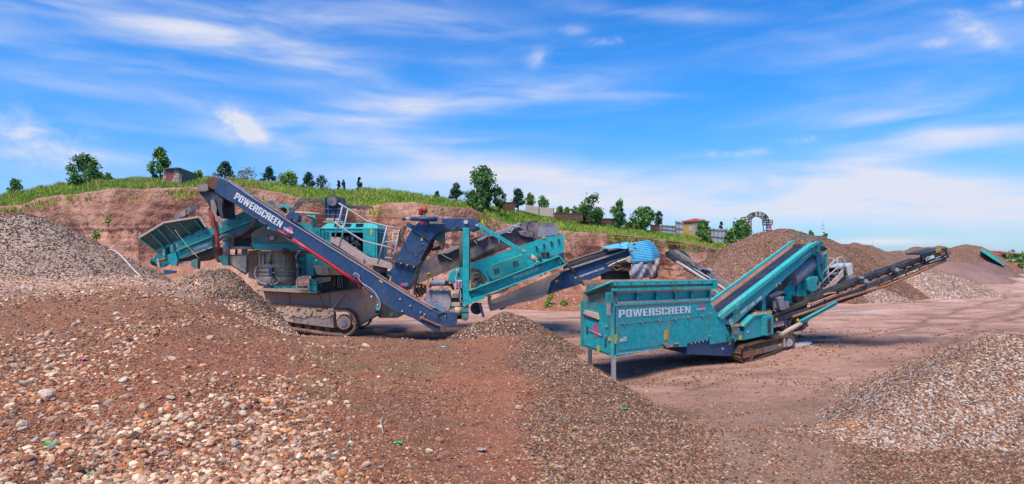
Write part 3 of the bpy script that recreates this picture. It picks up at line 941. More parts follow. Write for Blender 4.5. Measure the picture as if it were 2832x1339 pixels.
tag(bank, 'eroded pinkish earth bank cut along the back of the quarry', None, None, 'structure')

nb = 26
tt = np.linspace(0, 1, nb)[:, None]
cy_ = np.interp(ux, C_[:, 0], C_[:, 1]); cY = eY + 11
cX = (ux - CX) / F * cY; cZ = CZ - (cy_ - HY) / F * cY
hx = topX[None, :] * (1 - tt) + cX[None, :] * tt
hy = (eY + .1)[None, :] * (1 - tt) + cY[None, :] * tt
hz_ = topZ[None, :] * (1 - tt) + cZ[None, :] * tt - .35
hz_ = hz_ + .30 * fbm(hx * .5, hy * .5, 3, 91) * np.minimum(1, tt * 6)
ext = np.linspace(0, 1, 10)[1:, None]
hx2 = cX[None, :] * (1 + ext * .7); hy2 = cY[None, :] + ext * 60; hz2_ = (cZ - .35)[None, :] - ext * 2.0
HX = np.concatenate([hx, hx2]); HYy = np.concatenate([hy, hy2]); HZ = np.concatenate([hz_, hz2_])
M['turf'] = earth('turf_soil', [(0.13, 0.20, 0.035), (.22, .25, .06), (.22, .12, .06)], .5, None, 5, .5, False)
hill = np_mesh('hill', np.stack([HX, HYy, HZ], -1).reshape(-1, 3), grid_faces(len(HX), nu), 4, None, True, M['turf'])
tag(hill, 'grassy slope on top of the earth bank', None, None, 'structure')


def hill_point(x, t, dz=0):
    """a point on the grassy slope: bearing x (pixels), t = 0 at the bank's lip, 1 at the crest"""
    e, Y0 = edge_at(x); c = np.interp(x, C_[:, 0], C_[:, 1]); Y1 = Y0 + 11
    X = (x - CX) / F * (Y0 * (1 - t) + Y1 * t) if False else ((x - CX) / F * Y0) * (1 - t) + ((x - CX) / F * Y1) * t
    Y = Y0 * (1 - t) + Y1 * t
    Z = (CZ - (e - HY) / F * Y0) * (1 - t) + (CZ - (c - HY) / F * Y1) * t - .35
    return Vector((float(X), float(Y), float(Z) + dz))


# grass blades
ng = 110000
gx_ = RNG.uniform(-60, 2120, ng)
gt = RNG.random(ng) ** 1.05 * 1.1 - .05 * np.clip(.6 + 1.5 * fbm(gx_ / 22, gx_ * 0, 3, 97), 0, 2) * (RNG.random(ng) < .5)
e_, Y0_ = edge_at(gx_); c_ = np.interp(gx_, C_[:, 0], C_[:, 1]); Y1_ = Y0_ + 11
tcl = np.minimum(gt, 1)
GX = (gx_ - CX) / F * (Y0_ * (1 - gt) + Y1_ * gt)
GY = Y0_ * (1 - gt) + Y1_ * gt
GZ = (CZ - (e_ - HY) / F * Y0_) * (1 - tcl) + (CZ - (c_ - HY) / F * Y1_) * tcl - .38 + .30 * fbm(GX * .5, GY * .5, 3, 91) * np.clip(tcl * 6, 0, 1)
pn = fbm(GX * .35, GY * .5, 4, 95); pn2 = fbm(GX * .9, GY * .9, 3, 96)
GZ = GZ - np.clip(-gt, 0, 1) * 7
hgt_ = (.20 + .26 * RNG.random(ng) + .42 * np.clip(pn2, 0, 1)) * (.25 + .75 * sstep(pn + .5 * pn2, -.45, -.2)) * (1.15 - .2 * (gx_ > 1350)) * np.where(gt < .06, .7, 1)
wid = RNG.uniform(.02, .06, ng)
ang = RNG.uniform(0, np.pi, ng)
dx = np.cos(ang) * wid; dy = np.sin(ang) * wid
lean = RNG.normal(0, .22, (ng, 2)) * hgt_[:, None]
b0 = np.stack([GX - dx, GY - dy, GZ], -1); b1 = np.stack([GX + dx, GY + dy, GZ], -1)
m0 = np.stack([GX - dx * .7 + lean[:, 0] * .4, GY - dy * .7 + lean[:, 1] * .4, GZ + hgt_ * .6], -1)
m1 = np.stack([GX + dx * .7 + lean[:, 0] * .4, GY + dy * .7 + lean[:, 1] * .4, GZ + hgt_ * .6], -1)
tp = np.stack([GX + lean[:, 0], GY + lean[:, 1], GZ + hgt_], -1)
GVV = np.stack([b0, b1, m1, m0, tp], 1).reshape(-1, 3)
ii = 5 * np.arange(ng)[:, None]
GF = np.concatenate([ii + np.array([[0, 1, 2]]), ii + np.array([[0, 2, 3]]), ii + np.array([[3, 2, 4]])], 0)
g1 = np.array([.22, .38, .035]); g2 = np.array([.42, .50, .06]); g3 = np.array([.10, .22, .03]); g4 = np.array([.55, .38, .17])
f1 = sstep(pn, -.3, .3)[:, None]; gcol = g1 * (1 - f1) + g2 * f1
f2 = (RNG.random(ng) < .22 + .3 * sstep(-pn2, 0, .5))[:, None]; gcol = np.where(f2, g3, gcol)
f3 = (RNG.random(ng) < .05 + .38 * sstep(pn2 - pn * .5, .15, .6) * np.exp(-((gx_ - 480) / 500) ** 2) + .02)[:, None]; gcol = np.where(f3, g4, gcol)
gcol = gcol * RNG.uniform(.8, 1.2, (ng, 1))
go = np_mesh('grass', GVV, GF, 3, np.repeat(gcol, 5, 0), False, M['grass'])
tag(go, 'tall green and straw grass covering the slope above the bank', None, None, 'stuff')
# ------------------------------------------------------------------ trees
GREENS = {'poplar': [(.13, .28, .06), (.22, .42, .08), (.06, .15, .04)], 'pine': [(.055, .13, .08), (.09, .20, .09), (.03, .07, .05)],
          'dark': [(.10, .23, .06), (.19, .37, .08), (.05, .12, .04)], 'light': [(.22, .36, .05), (.32, .45, .08), (.12, .2, .04)],
          'cypress': [(.035, .08, .045), (.06, .11, .05), (.02, .05, .03)], 'dry': [(.20, .17, .10), (.15, .15, .06), (.28, .2, .15)]}


def tree(label, base, h, w, kind='poplar', n=2200, leaf=.13, name=None, cat='tree', group=None, trunk=.12, form='oval'):
    """tapered trunk with limbs, crown of small leaf faces gathered in clumps; base is a world point, h and w metres"""
    bx, by, bz = base
    nm = name or {'poplar': 'poplar_tree', 'pine': 'pine_tree', 'dark': 'broadleaf_tree', 'light': 'young_tree', 'cypress': 'cypress_tree', 'dry': 'sparse_shrub'}[kind]
    root = empty(nm, (bx, by, bz), label, cat, group)
    rr = random.Random(int(bx * 37 + by * 11 + h * 101))
    mb = MB()
    lean = rr.uniform(-.03, .03) * h
    tr = [Vector((bx + lean * t, by, bz - .3 + (h * .9 + .3) * t)) for t in (0, .25, .5, .75, 1)]
    mb.tube(tr, .035 * h ** .8 + .03, 7, r_end=.012)
    clumps = []
    nc = 26 if form != 'cone' else 40
    for i in range(nc):
        t = rr.uniform(0, 1)
        if form == 'oval':
            z = trunk + (1 - trunk) * t; prof = math.sin(math.pi * min(1, (t * .88 + .12)) ** .8) ** .75
        elif form == 'round':
            z = trunk + (1 - trunk) * t; prof = math.sqrt(max(0, 1 - (2 * t - .95) ** 2)) * 1.0
        elif form == 'bush':
            z = t; prof = math.cos(t * 1.2)
        elif form == 'cone':
            z = trunk + (1 - trunk) * t; prof = (1 - t) ** .75 * 1.05 * rr.uniform(.6, 1.1)
        else:                       # narrow flame
            z = trunk + (1 - trunk) * t; prof = math.sin(math.pi * (t * .72 + .28)) ** .8
        a = rr.uniform(0, 6.283); rad_ = w / 2 * prof * rr.uniform(.25, 1.0) ** .6
        c = Vector((bx + math.cos(a) * rad_ + lean * z, by + math.sin(a) * rad_ * .9, bz + h * z))
        size = w * rr.uniform(.10, .18) * (1.0 if form in ('oval', 'round') else .75) + .05
        if form == 'flame': size = w * .2
        clumps.append((c, size, rr.random()))
        if i % 2 == 0 and form != 'flame':
            s = Vector((bx + lean * z * .6, by, bz + h * max(.08, z - .22)))
            mb.tube([s, (s + c) / 2 + Vector((0, 0, -.04 * h)), c], .018 * h ** .7, 5, r_end=.006)
    mb.build('trunk', M['bark'], root)
    cs = np.array([list(c) for c, _, _ in clumps]); sz = np.array([s for _, s, _ in clumps]); cv = np.array([k for _, _, k in clumps])
    # leaves at the top shoot
    n = int(n * .72)
    idx = RNG.integers(0, nc, n)
    d = RNG.normal(size=(n, 3)); d /= np.linalg.norm(d, axis=1)[:, None]
    pos = cs[idx] + d * (sz[idx] * RNG.random(n) ** .5 * 1.25)[:, None] * np.array([1, 1, 1.05 if form != 'cone' else .55])
    stray = RNG.random(n) < .07
    pos[stray] += RNG.normal(0, w * .07, (stray.sum(), 3))
    pos[:, 2] = np.maximum(pos[:, 2], bz + .02 * h)
    Rm = rand_rot(n)
    ls = leaf * RNG.uniform(.6, 1.3, n)
    e1 = Rm[:, :, 0] * ls[:, None]; e2 = Rm[:, :, 1] * ls[:, None] * (.62 if kind != 'pine' else .4)
    V = np.stack([pos - e1, pos - e2 * .9, pos + e1, pos + e2 * .9], 1).reshape(-1, 3)
    Fc = (np.array([[0, 1, 2, 3]]) + 4 * np.arange(n)[:, None])
    g = np.array(GREENS[kind])
    pick = (cv[idx] * .6 + RNG.random(n) * .4)
    col_ = np.where((pick < .38)[:, None], g[2], np.where((pick < .72)[:, None], g[0], g[1])) * RNG.uniform(.75, 1.25, (n, 1))
    o = np_mesh('crown', V, Fc, 4, np.repeat(col_, 4, 0), False, M['leaf'], root)
    return root


def tree_px(label, x, ytop, ybase, wpx, Y, kind, form, n=1500, leaf=.13, **kw):
    b = P(x, ybase, Y)
    return tree(label, (b.x, b.y, b.z), (ybase - ytop) / F * Y, wpx / F * Y, kind, n, leaf, form=form, **kw)


TG = 'trees and shrubs along the hill crest'
CR = lambda x: float(edge_at(x)[1]) + 11
tree_px('small bushy green tree standing alone at the far left end of the crest', 39, 500, 536, 36, CR(39), 'dark', 'oval', 900, .13, group=TG)
tree_px('round dense dark green tree, largest left of the block hut', 233, 441, 522, 88, CR(233) - 3, 'dark', 'round', 4200, .14, group=TG, trunk=.05)
tree_px('tiny pale green sapling right of the round tree', 300, 482, 508, 20, CR(300) - 1, 'light', 'oval', 420, .11, group=TG)
tree_px('tall slender poplar beside the left wall of the block hut', 443, 412, 505, 47, CR(443) - 1, 'poplar', 'oval', 2600, .13, group=TG, trunk=.06)
tree_px('spreading dark pine just right of the block hut', 622, 451, 494, 62, CR(620), 'pine', 'cone', 1500, .15, group=TG)
tree_px('low yellowish bush between the block hut and the pine', 548, 474, 496, 26, CR(548) - 2, 'light', 'round', 420, .12, name='bush', cat='bush', group=TG)
tree_px('bare looking pale brown shrub behind the top of the side conveyor', 683, 469, 500, 52, CR(683), 'dry', 'round', 420, .10, name='shrub', cat='shrub', group=TG)
tree_px('dark pine left of the light green bush above the slanting conveyor', 742, 467, 506, 46, CR(742), 'pine', 'cone', 1400, .15, group=TG)
tree_px('light green spreading bush between two dark pines', 797, 479, 518, 54, CR(797), 'light', 'round', 1100, .13, name='bush', cat='bush', group=TG)
tree_px('dark pine right of the light green bush', 853, 478, 521, 42, CR(853), 'pine', 'cone', 1300, .15, group=TG)
tree_px('thin open pine at the right end of the pine row', 887, 487, 521, 32, CR(887), 'pine', 'oval', 480, .13, group=TG)
tree_px('left one of two small pencil cypresses above the net', 936.5, 501, 527, 10, CR(936), 'cypress', 'flame', 420, .09, group=TG, trunk=.02)
tree_px('right one of two small pencil cypresses above the net', 949.5, 500, 527, 11, CR(949), 'cypress', 'flame', 420, .09, group=TG, trunk=.02)
tree_px('tallest pencil cypress standing alone above the engine cover', 994.5, 493, 526, 13, CR(994), 'cypress', 'flame', 520, .10, group=TG, trunk=.02)
tree_px('small dark pine tip left of the large tree', 1209, 531, 552, 22, CR(1209), 'pine', 'cone', 420, .13, group=TG)
tree_px('dark pine touching the left side of the large tree', 1262, 510, 552, 46, CR(1262), 'pine', 'cone', 1500, .15, group=TG)
tree_px('large leafy poplar standing over the middle of the bank, biggest of all', 1337, 466, 578, 92, CR(1337) - 4, 'dark', 'oval', 5200, .15, group=TG, trunk=.03, cat='tree')
tree_px('low right hand shoot growing at the foot of the large poplar', 1380, 525, 578, 34, CR(1380) - 5, 'dark', 'oval', 900, .14, group=TG)
tree_px('dark green shrub hanging over the lip of the bank below the large poplar', 1316, 543, 590, 46, float(edge_at(1316)[1]) + 1, 'dark', 'round', 1700, .12, name='bush', cat='bush', group=TG)
tree_px('wide dark pine left of the pale wall panels', 1433, 526, 574, 46, CR(1433) - 1, 'pine', 'cone', 2300, .17, group=TG, trunk=.02)
tree_px('light green young tree in front of the wide dark pine', 1467, 537, 572, 26, CR(1467) - 2, 'light', 'oval', 800, .13, group=TG)
tree_px('slim light green sapling behind the pale wall panels', 1502, 541, 580, 28, CR(1502) + 2, 'poplar', 'oval', 700, .13, group=TG)
for k_, (x_, yt_, w_) in enumerate([(1548, 573, 20), (1568, 575, 16), (1590, 576, 24)]):
    tree_px(['grey green bush just right of the pale wall panels', 'small yellow green bush in the row behind the low wall', 'wide grey green bush left of the tall poplar pair'][k_], x_, yt_, 597, w_, CR(x_) + 2, ('dark', 'light', 'dark')[k_], 'round', 420, .14, name='bush', cat='bush', group=TG)
tree_px('tall double topped green tree right of the low brick wall', 1632, 536, 616, 66, CR(1632) - 2, 'dark', 'oval', 3200, .16, group=TG, trunk=.03)
tree_px('narrow upright green tree between two brick wall pieces', 1713, 560, 625, 44, CR(1713) - 2, 'dark', 'oval', 2000, .15, group=TG, trunk=.03)
tree_px('broad green tree left of the large cypress', 1778, 578, 636, 66, CR(1778) - 2, 'poplar', 'round', 2400, .16, group=TG, trunk=.1)
tree_px('large dark cypress left of the sheet fence', 1822.5, 587, 626, 19, CR(1822), 'cypress', 'flame', 1100, .13, group=TG, trunk=.02)
tree_px('green tree in front of the right side of the yellow booth', 1948, 612, 682, 42, CR(1948) - 7, 'poplar', 'oval', 2200, .15, group=TG, trunk=.05)
tree_px('small cypress behind the sheet fence right of the booth', 1994, 615, 640, 11, CR(1994) + 4, 'cypress', 'flame', 420, .13, group=TG, trunk=.02)
tree_px('full green tree at the left foot of the metal arch', 2047, 613, 694, 66, CR(2047) - 9, 'poplar', 'oval', 3400, .17, group=TG, trunk=.02)
tree_px('short bushy shoot between the arch tree and the fence', 2018, 640, 690, 26, CR(2018) - 9, 'poplar', 'round', 800, .14, group=TG)
for k_, (x_, yt_, yb_, w_) in enumerate([(2242, 640, 654, 14), (2281, 644, 660, 8)]):
    tree_px(['thin sprigs on the ridge of the largest mound', 'tiny sprig beside the utility pole on the mound'][k_], x_, yt_, yb_, w_, 57, 'dark', 'round', 60, .16, name='sprig', cat='shrub', group=TG)
# weeds on the bank and by the red soil heap
for k_, (x_, yt_, yb_, w_, Y_) in enumerate([(299, 601, 616, 12, 44.3), (266, 641, 661, 20, 43.6)]):
    tree_px(['upper small weed tuft growing on the bare bank', 'lower yellow green weed tuft on the bare bank'][k_], x_, yt_, yb_, w_, Y_, 'light', 'bush', 260, .09, name='weed', cat='weed', trunk=.02)
for k_, (x_, yt_, yb_, w_) in enumerate([(1522, 812, 842, 22), (1515, 838, 856, 26), (1560, 834, 848, 24)]):
    tree_px(['tallest yellow green weed on the red soil heap', 'low weed at the foot of the red soil heap', 'spreading weed right of the tall one on the red soil'][k_], x_, yt_, yb_, w_, 36.6, 'light', 'bush', 300, .07, name='weed', cat='weed', trunk=.02)

# ------------------------------------------------------------------ block hut
CRo = CR
hb = P(495, 499, CR(500) - 6)
hut = empty('block_hut', (hb.x, hb.y, hb.z), 'small pale block hut with a red door and a sloping dark roof on the crest', 'hut')
Yh = CR(500) - 6
A_, B_, C2, D_ = P(451, 502, Yh), P(496, 500, Yh - .2), P(540, 500, Yh + 2.6), P(500, 500, Yh + 4)


def wall_blocks(root, p, q, z0, zt0, zt1, course, blen, depth, mat, mortar, name='block', skip=None):
    """a backing wall plus individually laid blocks between p and q (plan points), top height going zt0 -> zt1"""
    p, q = Vector(p), Vector(q)
    d = Vector((q.x - p.x, q.y - p.y, 0)); L = d.length; d.normalize()
    nrm = Vector((d.y, -d.x, 0))
    if nrm.y > 0: nrm = -nrm
    MB().prism([(p.x, p.y, z0), (q.x, q.y, z0), (q.x, q.y, zt1), (p.x, p.y, zt0)], -nrm * depth).build('wall', mortar, root)
    z = z0; r = 0
    first = None
    while z < max(zt0, zt1) - .02:
        x = -(r % 2) * blen / 2
        while x < L - .02:
            a, b = max(0, x) + .015, min(L, x + blen) - .015
            m_ = (a + b) / 2
            top = min(z + course - .02, zt0 + (zt1 - zt0) * m_ / L)
            if b - a > .05 and top - z > .04 and not (skip and skip(m_, z)):
                s = p + d * a; e = p + d * b
                mb = MB().prism([(s.x, s.y, z), (e.x, e.y, z), (e.x, e.y, top), (s.x, s.y, top)], nrm * random.uniform(.03, .05))
                mb.build(name, mat[random.randrange(len(mat))], root)
            x += blen
        z += course; r += 1


blocks = [paint('block_a', (.46, .41, .36), .4, rough=.95), paint('block_b', (.38, .33, .29), .4, rough=.95), paint('block_c', (.50, .46, .42), .3, rough=.95)]
zt = P(0, 467, Yh).z
wall_blocks(hut, A_, B_, hb.z - .4, P(0, 470, Yh).z, P(0, 467.5, Yh).z, .27, .34, .2, blocks, M['mortar'], skip=lambda a, z: .28 < a < .90 and z < hb.z + .75)
wall_blocks(hut, B_, C2, hb.z - .4, P(0, 467.5, Yh).z, P(0, 484, Yh + 2.6).z, .27, .5, .2, blocks, M['mortar'])
dr = MB(); a_ = A_ + (B_ - A_) * .22; b_ = A_ + (B_ - A_) * .70
dr.prism([(a_.x, a_.y - .04, hb.z - .2), (b_.x, b_.y - .04, hb.z - .2), (b_.x, b_.y - .04, P(0, 478, Yh).z), (a_.x, a_.y - .04, P(0, 478, Yh).z)], (0, .05, 0)).build('door', M['reddoor'], hut)
rf = MB(); r0 = P(449, 469.5, Yh - .2); r1 = P(497, 466, Yh - .5); r2 = P(545, 483.5, Yh + 2.5); r3 = P(462, 466.5, Yh + 3)
rf.prism([r0, r1, r2, r3], (0, 0, .07)).build('roof', M['black_dust'], hut)
MB().box((P(478, 0, Yh).x - .12, Yh + .5, zt - .1), (P(478, 0, Yh).x + .12, Yh + .8, zt + .2)).build('vent_pipe', M['black_dust'], hut)

sb = P(280, 509, CR(280))
shed = empty('low_shed', (sb.x, sb.y, sb.z), 'low dark shed roof half hidden in the grass beside the round tree', 'shed')
MB().prism([P(264, 509, CR(280)), P(291, 509, CR(280)), P(291, 497, CR(280)), P(266, 498, CR(280))], (0, 2, 0)).build('wall', M['brick'], shed)
MB().prism([P(262, 499, CR(280) - .2), P(272, 495.5, CR(280) - .2), P(293, 496, CR(280) - .2), P(293, 498, CR(280) - .2)], (0, 2.4, 0)).build('roof', M['black_dust'], shed)

# ------------------------------------------------------------------ walls on the slope
cw = empty('concrete_wall', P(1490, 597, CR(1490) - 4), 'pair of pale concrete wall panels leaning above the grass', 'wall')
Yw = CR(1490) - 4
MB().prism([P(1453, 585, Yw), P(1489, 594, Yw), P(1489, 573, Yw), P(1454, 566, Yw)], (0, .15, 0)).build('panel', M['concrete'], cw)
MB().prism([P(1491, 595, Yw), P(1530, 600, Yw), P(1531, 576, Yw), P(1491, 573.5, Yw)], (0, .15, 0)).build('panel', M['concrete'], cw)
MB().prism([P(1489, 596, Yw - .05), P(1491.5, 596, Yw - .05), P(1491.5, 572, Yw - .05), P(1489, 571.5, Yw - .05)], (0, .22, 0)).build('post', M['rust'], cw)
MB().prism([P(1530, 600, Yw - .05), P(1532.5, 600, Yw - .05), P(1532.5, 575, Yw - .05), P(1530, 575, Yw - .05)], (0, .22, 0)).build('post', M['rust'], cw)


def brick_wall(label, pts, Y):
    w_ = empty('brick_wall', P(pts[0][0], pts[0][3], Y), label, 'wall', 'broken brown brick walls behind the grass')
    mb = MB(); cap = MB(); ribs = MB()
    for (xa, xb, yt, yb, ytb, ybb) in pts:
        mb.prism([P(xa, yb, Y), P(xb, ybb, Y), P(xb, ytb, Y), P(xa, yt, Y)], (0, .3, 0))
        nl = max(2, int((yb - yt) / 3))
        for k in range(nl):
            f0 = (k + .1) / nl; f1 = (k + .8) / nl
            nb_ = max(2, int((xb - xa) / 7))
            for j in range(nb_):
                u0 = (j + .05 + .5 * (k % 2)) / nb_; u1 = min(1, (j + .92 + .5 * (k % 2)) / nb_)
                if u0 > .97: continue
                def pt(u, f):
                    return P(xa + (xb - xa) * u, (yt + (ytb - yt) * u) * (1 - f) + (yb + (ybb - yb) * u) * f, Y - .02)
                ribs.prism([pt(u0, f1), pt(u1, f1), pt(u1, f0), pt(u0, f0)], (0, .03, 0))
        cap.beam(P(xa, yt - .5, Y + .12), P(xb, ytb - .5, Y + .12), .36, .06)
    mb.build('wall', M['mortar'], w_); o = ribs.build('brickwork', M['brick'], w_); o['kind'] = 'stuff'
    cap.build('coping', M['brick'], w_)


brick_wall('brown brick wall piece right of the large poplar', [(1389, 1424, 561, 582, 561, 582)], CR(1405) - 2)
brick_wall('long low brown brick wall below the row of grey green bushes', [(1532, 1612, 590, 604, 592, 612)], CR(1570) - 2)
brick_wall('red brown brick wall piece left of the narrow upright tree', [(1652, 1702, 605, 618, 606, 622)], CR(1675) - 1)
brick_wall('short brown brick wall piece between the narrow tree and the broad tree', [(1729, 1766, 616, 628, 618, 634)], CR(1745) - 1)
brick_wall('brown brick wall piece at the foot of the large cypress', [(1800, 1823, 623, 638, 623, 640)], CR(1810) - 1)

# sheet metal fence, left of the booth and right of it
Yf = CR(1850) - 1


def fence(label, xs, tops, bots, Y, mat=None):
    f_ = empty('sheet_fence', P(xs[0], bots[0], Y), label, 'fence', 'pale blue sheet fences round the yellow booth')
    for i in range(len(xs) - 1):
        MB().prism([P(xs[i] + .5, bots[i], Y), P(xs[i + 1] - .5, bots[i + 1], Y), P(xs[i + 1] - .5, tops[i + 1], Y), P(xs[i] + .5, tops[i], Y)], (0, .05, 0)).build('panel', M['fence'] if i % 4 else M['wallwhite'], f_)
    for i in range(len(xs)):
        MB().prism([P(xs[i] - .5, bots[i] + 2, Y - .05), P(xs[i] + .5, bots[i] + 2, Y - .05), P(xs[i] + .5, tops[i] - 1, Y - .05), P(xs[i] - .5, tops[i] - 1, Y - .05)], (0, .1, 0)).build('post', M['navy_dirty'], f_)
    for k in (.08, .55):
        mb = MB()
        for i in range(len(xs) - 1):
            a = tops[i] * (1 - k) + bots[i] * k; b = tops[i + 1] * (1 - k) + bots[i + 1] * k
            mb.beam(P(xs[i], a, Y - .07), P(xs[i + 1], b, Y - .07), .05, .06)
        mb.build('rail', M['navy_dirty'], f_)


fence('pale blue sheet fence left of the yellow booth', [1823.5, 1832, 1846, 1860, 1868], [624, 622, 623, 624, 625], [641, 642, 644, 646, 647], Yf)
fence('taller corner section of sheet fence touching the booth', [1868.5, 1878, 1889], [611, 613, 615], [647, 647, 648], Yf + .3)
fence('grey sheet fence running down from the booth to the arch tree', [1962, 1975, 1986, 1997, 2006, 2012], [632, 632, 633, 633, 633, 632], [668, 672, 674, 676, 678, 680], CR(1990) - 4)

# yellow booth
Yb = CR(1920) - 1.5
bo = P(1925, 652, Yb)
booth = empty('yellow_booth', (bo.x, bo.y, bo.z), 'small yellow boarded booth with a shallow red hipped roof on the slope', 'booth')
cA, cB, cC = P(1890, 650, Yb + .9), P(1921, 652, Yb), P(1958, 650, Yb + 1.4)
ztop = P(0, 611, Yb).z
cD = cA + (cC - cB)
zb_ = P(0, 655, Yb).z
nbd = 14
for (s, e) in ((cA, cB), (cB, cC)):
    d = (e - s); nrm = Vector((d.y, -d.x, 0)).normalized()
    for k in range(nbd):
        z0 = zb_ + (ztop - zb_) * k / nbd; z1 = zb_ + (ztop - zb_) * (k + .88) / nbd
        MB().prism([(s.x, s.y, z0), (e.x, e.y, z0), (e.x, e.y, z1), (s.x, s.y, z1)], nrm * .03).build('board', M['booth'], booth)
MB().prism([(v.x, v.y, zb_) for v in (cA, cB, cC, cD)], (0, 0, ztop - zb_)).build('wall', M['tan'], booth)
rc = (cA + cC) / 2
zr = P(0, 602, Yb).z
over = 1.18
cor = [Vector((rc.x + (v.x - rc.x) * over, rc.y + (v.y - rc.y) * over, ztop)) for v in (cA, cB, cC, cD)]
ap = Vector((rc.x, rc.y, zr))
rmb = MB().add([*cor, ap, *[c + Vector((0, 0, -.12)) for c in cor]], [(0, 1, 4), (1, 2, 4), (2, 3, 4), (3, 0, 4), (5, 6, 1, 0), (6, 7, 2, 1), (7, 8, 3, 2), (8, 5, 0, 3), (8, 7, 6, 5)])
rmb.build('roof', M['roof_red'], booth)
n1_ = Vector(((cB - cA).y, -(cB - cA).x, 0)).normalized() * .05; n2_ = Vector(((cC - cB).y, -(cC - cB).x, 0)).normalized() * .05


def onwall(s, e, u0, u1, y0, y1, nrm, name, mat):
    a = s + (e - s) * u0; b = s + (e - s) * u1
    z0 = P(0, y0, Yb).z; z1 = P(0, y1, Yb).z
    return MB().prism([(a.x, a.y, z0), (b.x, b.y, z0), (b.x, b.y, z1), (a.x, a.y, z1)], nrm).build(name, mat, booth)


fr = onwall(cA, cB, .50, .80, 639, 624, n1_, 'window', M['wallwhite'])
pn_ = onwall(cA, cB, .56, .74, 637, 626, n1_ * 1.2, 'pane', M['fence']); pn_.parent = fr; pn_.location = (0, 0, 0)
onwall(cB, cC, .02, .45, 655, 617, n2_, 'door', M['fence'])
onwall(cB, cC, .16, .20, 640, 630, n2_ * 1.3, 'handle', M['black'])
onwall(cA, cB, .94, 1.0, 652, 611, n1_ * 1.1, 'corner_trim', M['wallwhite'])

# ------------------------------------------------------------------ lattice arch
Ya = 76
arch = empty('lattice_arch', P(2098, 783, Ya), 'open lattice steel gateway arch with box capitals standing behind the tree and mound', 'arch')


def lattice(x0, x1, y0, y1, Yd, root, nseg, name, r=.035, panels=()):
    mb = MB()
    for x in (x0, x1):
        for yy in (Ya, Ya + Yd):
            mb.beam(P(x, y0, yy) if yy == Ya else P(x, y0, Ya) + Vector((0, Yd, 0)), P(x, y1, yy) if yy == Ya else P(x, y1, Ya) + Vector((0, Yd, 0)), r * 2, r * 2)
    for k in range(nseg + 1):
        yy = y0 + (y1 - y0) * k / nseg
        a, b = P(x0, yy, Ya), P(x1, yy, Ya)
        o = Vector((0, Yd, 0))
        mb.beam(a, b, r * 2, r * 2); mb.beam(a + o, b + o, r * 2, r * 2); mb.beam(a, a + o, r * 2, r * 2, (1, 0, 0)); mb.beam(b, b + o, r * 2, r * 2, (1, 0, 0))
    mb.build(name, M['black_dust'], root)
    for (u0, u1, k, mm) in panels:
        ya = y0 + (y1 - y0) * k / nseg; yb = y0 + (y1 - y0) * (k + .8) / nseg
        xa = x0 + (x1 - x0) * u0; xb = x0 + (x1 - x0) * u1
        MB().prism([P(xa, ya, Ya - .03), P(xb, ya, Ya - .03), P(xb, yb, Ya - .03), P(xa, yb, Ya - .03)], (0, .04, 0)).build('panel', M[mm], root)


lattice(2063.5, 2078, 615, 783, .9, arch, 11, 'leg', panels=[(0, .4, 0, 'navy_dirty'), (.5, .95, 0, 'wallwhite'), (0, .4, 1, 'black_dust'), (.5, .95, 1, 'wallwhite'), (0, .4, 2, 'navy_dirty'), (.5, .95, 2, 'wallwhite')])
lattice(2119.5, 2132.5, 622, 783, .9, arch, 11, 'leg', panels=[(0, .45, 0, 'navy_dirty'), (.5, .95, 0, 'pink'), (0, .4, 1, 'black_dust'), (.5, .95, 1, 'wallwhite')])
lattice(2060, 2072, 600.5, 614, 1.2, arch, 2, 'capital', panels=[(.1, .9, 0, 'wallwhite'), (.1, .9, 1, 'wallwhite')])
lattice(2119.5, 2136.5, 609, 621, 1.2, arch, 2, 'capital', panels=[(.5, .95, 0, 'wallwhite'), (.5, .95, 1, 'wallwhite')])
am = MB(); nseg = 16
ctr = (2099.5, 625.5)
outer, inner = [], []
for k in range(nseg + 1):
    t = k / nseg
    a = math.pi * (1 - t) * .90 + math.pi * .03
    ro, ri = 31.5, 22.5
    outer.append((2099 + 30 * math.cos(math.pi - math.pi * t) , 622 - 33 * math.sin(math.pi * t) ** .8 - 6 * (1 - t)))
    inner.append((2099 + 22 * math.cos(math.pi - math.pi * t), 622 - 22 * math.sin(math.pi * t) ** .8 - 5 * (1 - t)))
for dy in (0, .9):
    for L_ in (outer, inner):
        am.tube([P(x, y, Ya) + Vector((0, dy, 0)) for x, y in L_], .04, 5)
    for k in range(nseg + 1):
        am.beam(P(*outer[k], Ya) + Vector((0, dy, 0)), P(*inner[k], Ya) + Vector((0, dy, 0)), .05, .05)
        if k < nseg: am.beam(P(*outer[k], Ya) + Vector((0, dy, 0)), P(*inner[k + 1], Ya) + Vector((0, dy, 0)), .035, .035)
for k in range(nseg + 1):
    for L_ in (outer, inner):
        am.beam(P(*L_[k], Ya), P(*L_[k], Ya) + Vector((0, .9, 0)), .05, .05, (1, 0, 0))
am.build('arch_truss', M['black_dust'], arch)
for k, mm in ((4, 'navy_dirty'), (5, 'black_dust'), (6, 'wallwhite'), (7, 'navy_dirty'), (8, 'wallwhite'), (9, 'navy_dirty'), (11, 'black_dust'), (12, 'black_dust')):
    MB().prism([P(*outer[k], Ya - .05), P(*outer[k + 1], Ya - .05), P(*inner[k + 1], Ya - .05), P(*inner[k], Ya - .05)], (0, .04, 0)).build('panel', M[mm], arch)

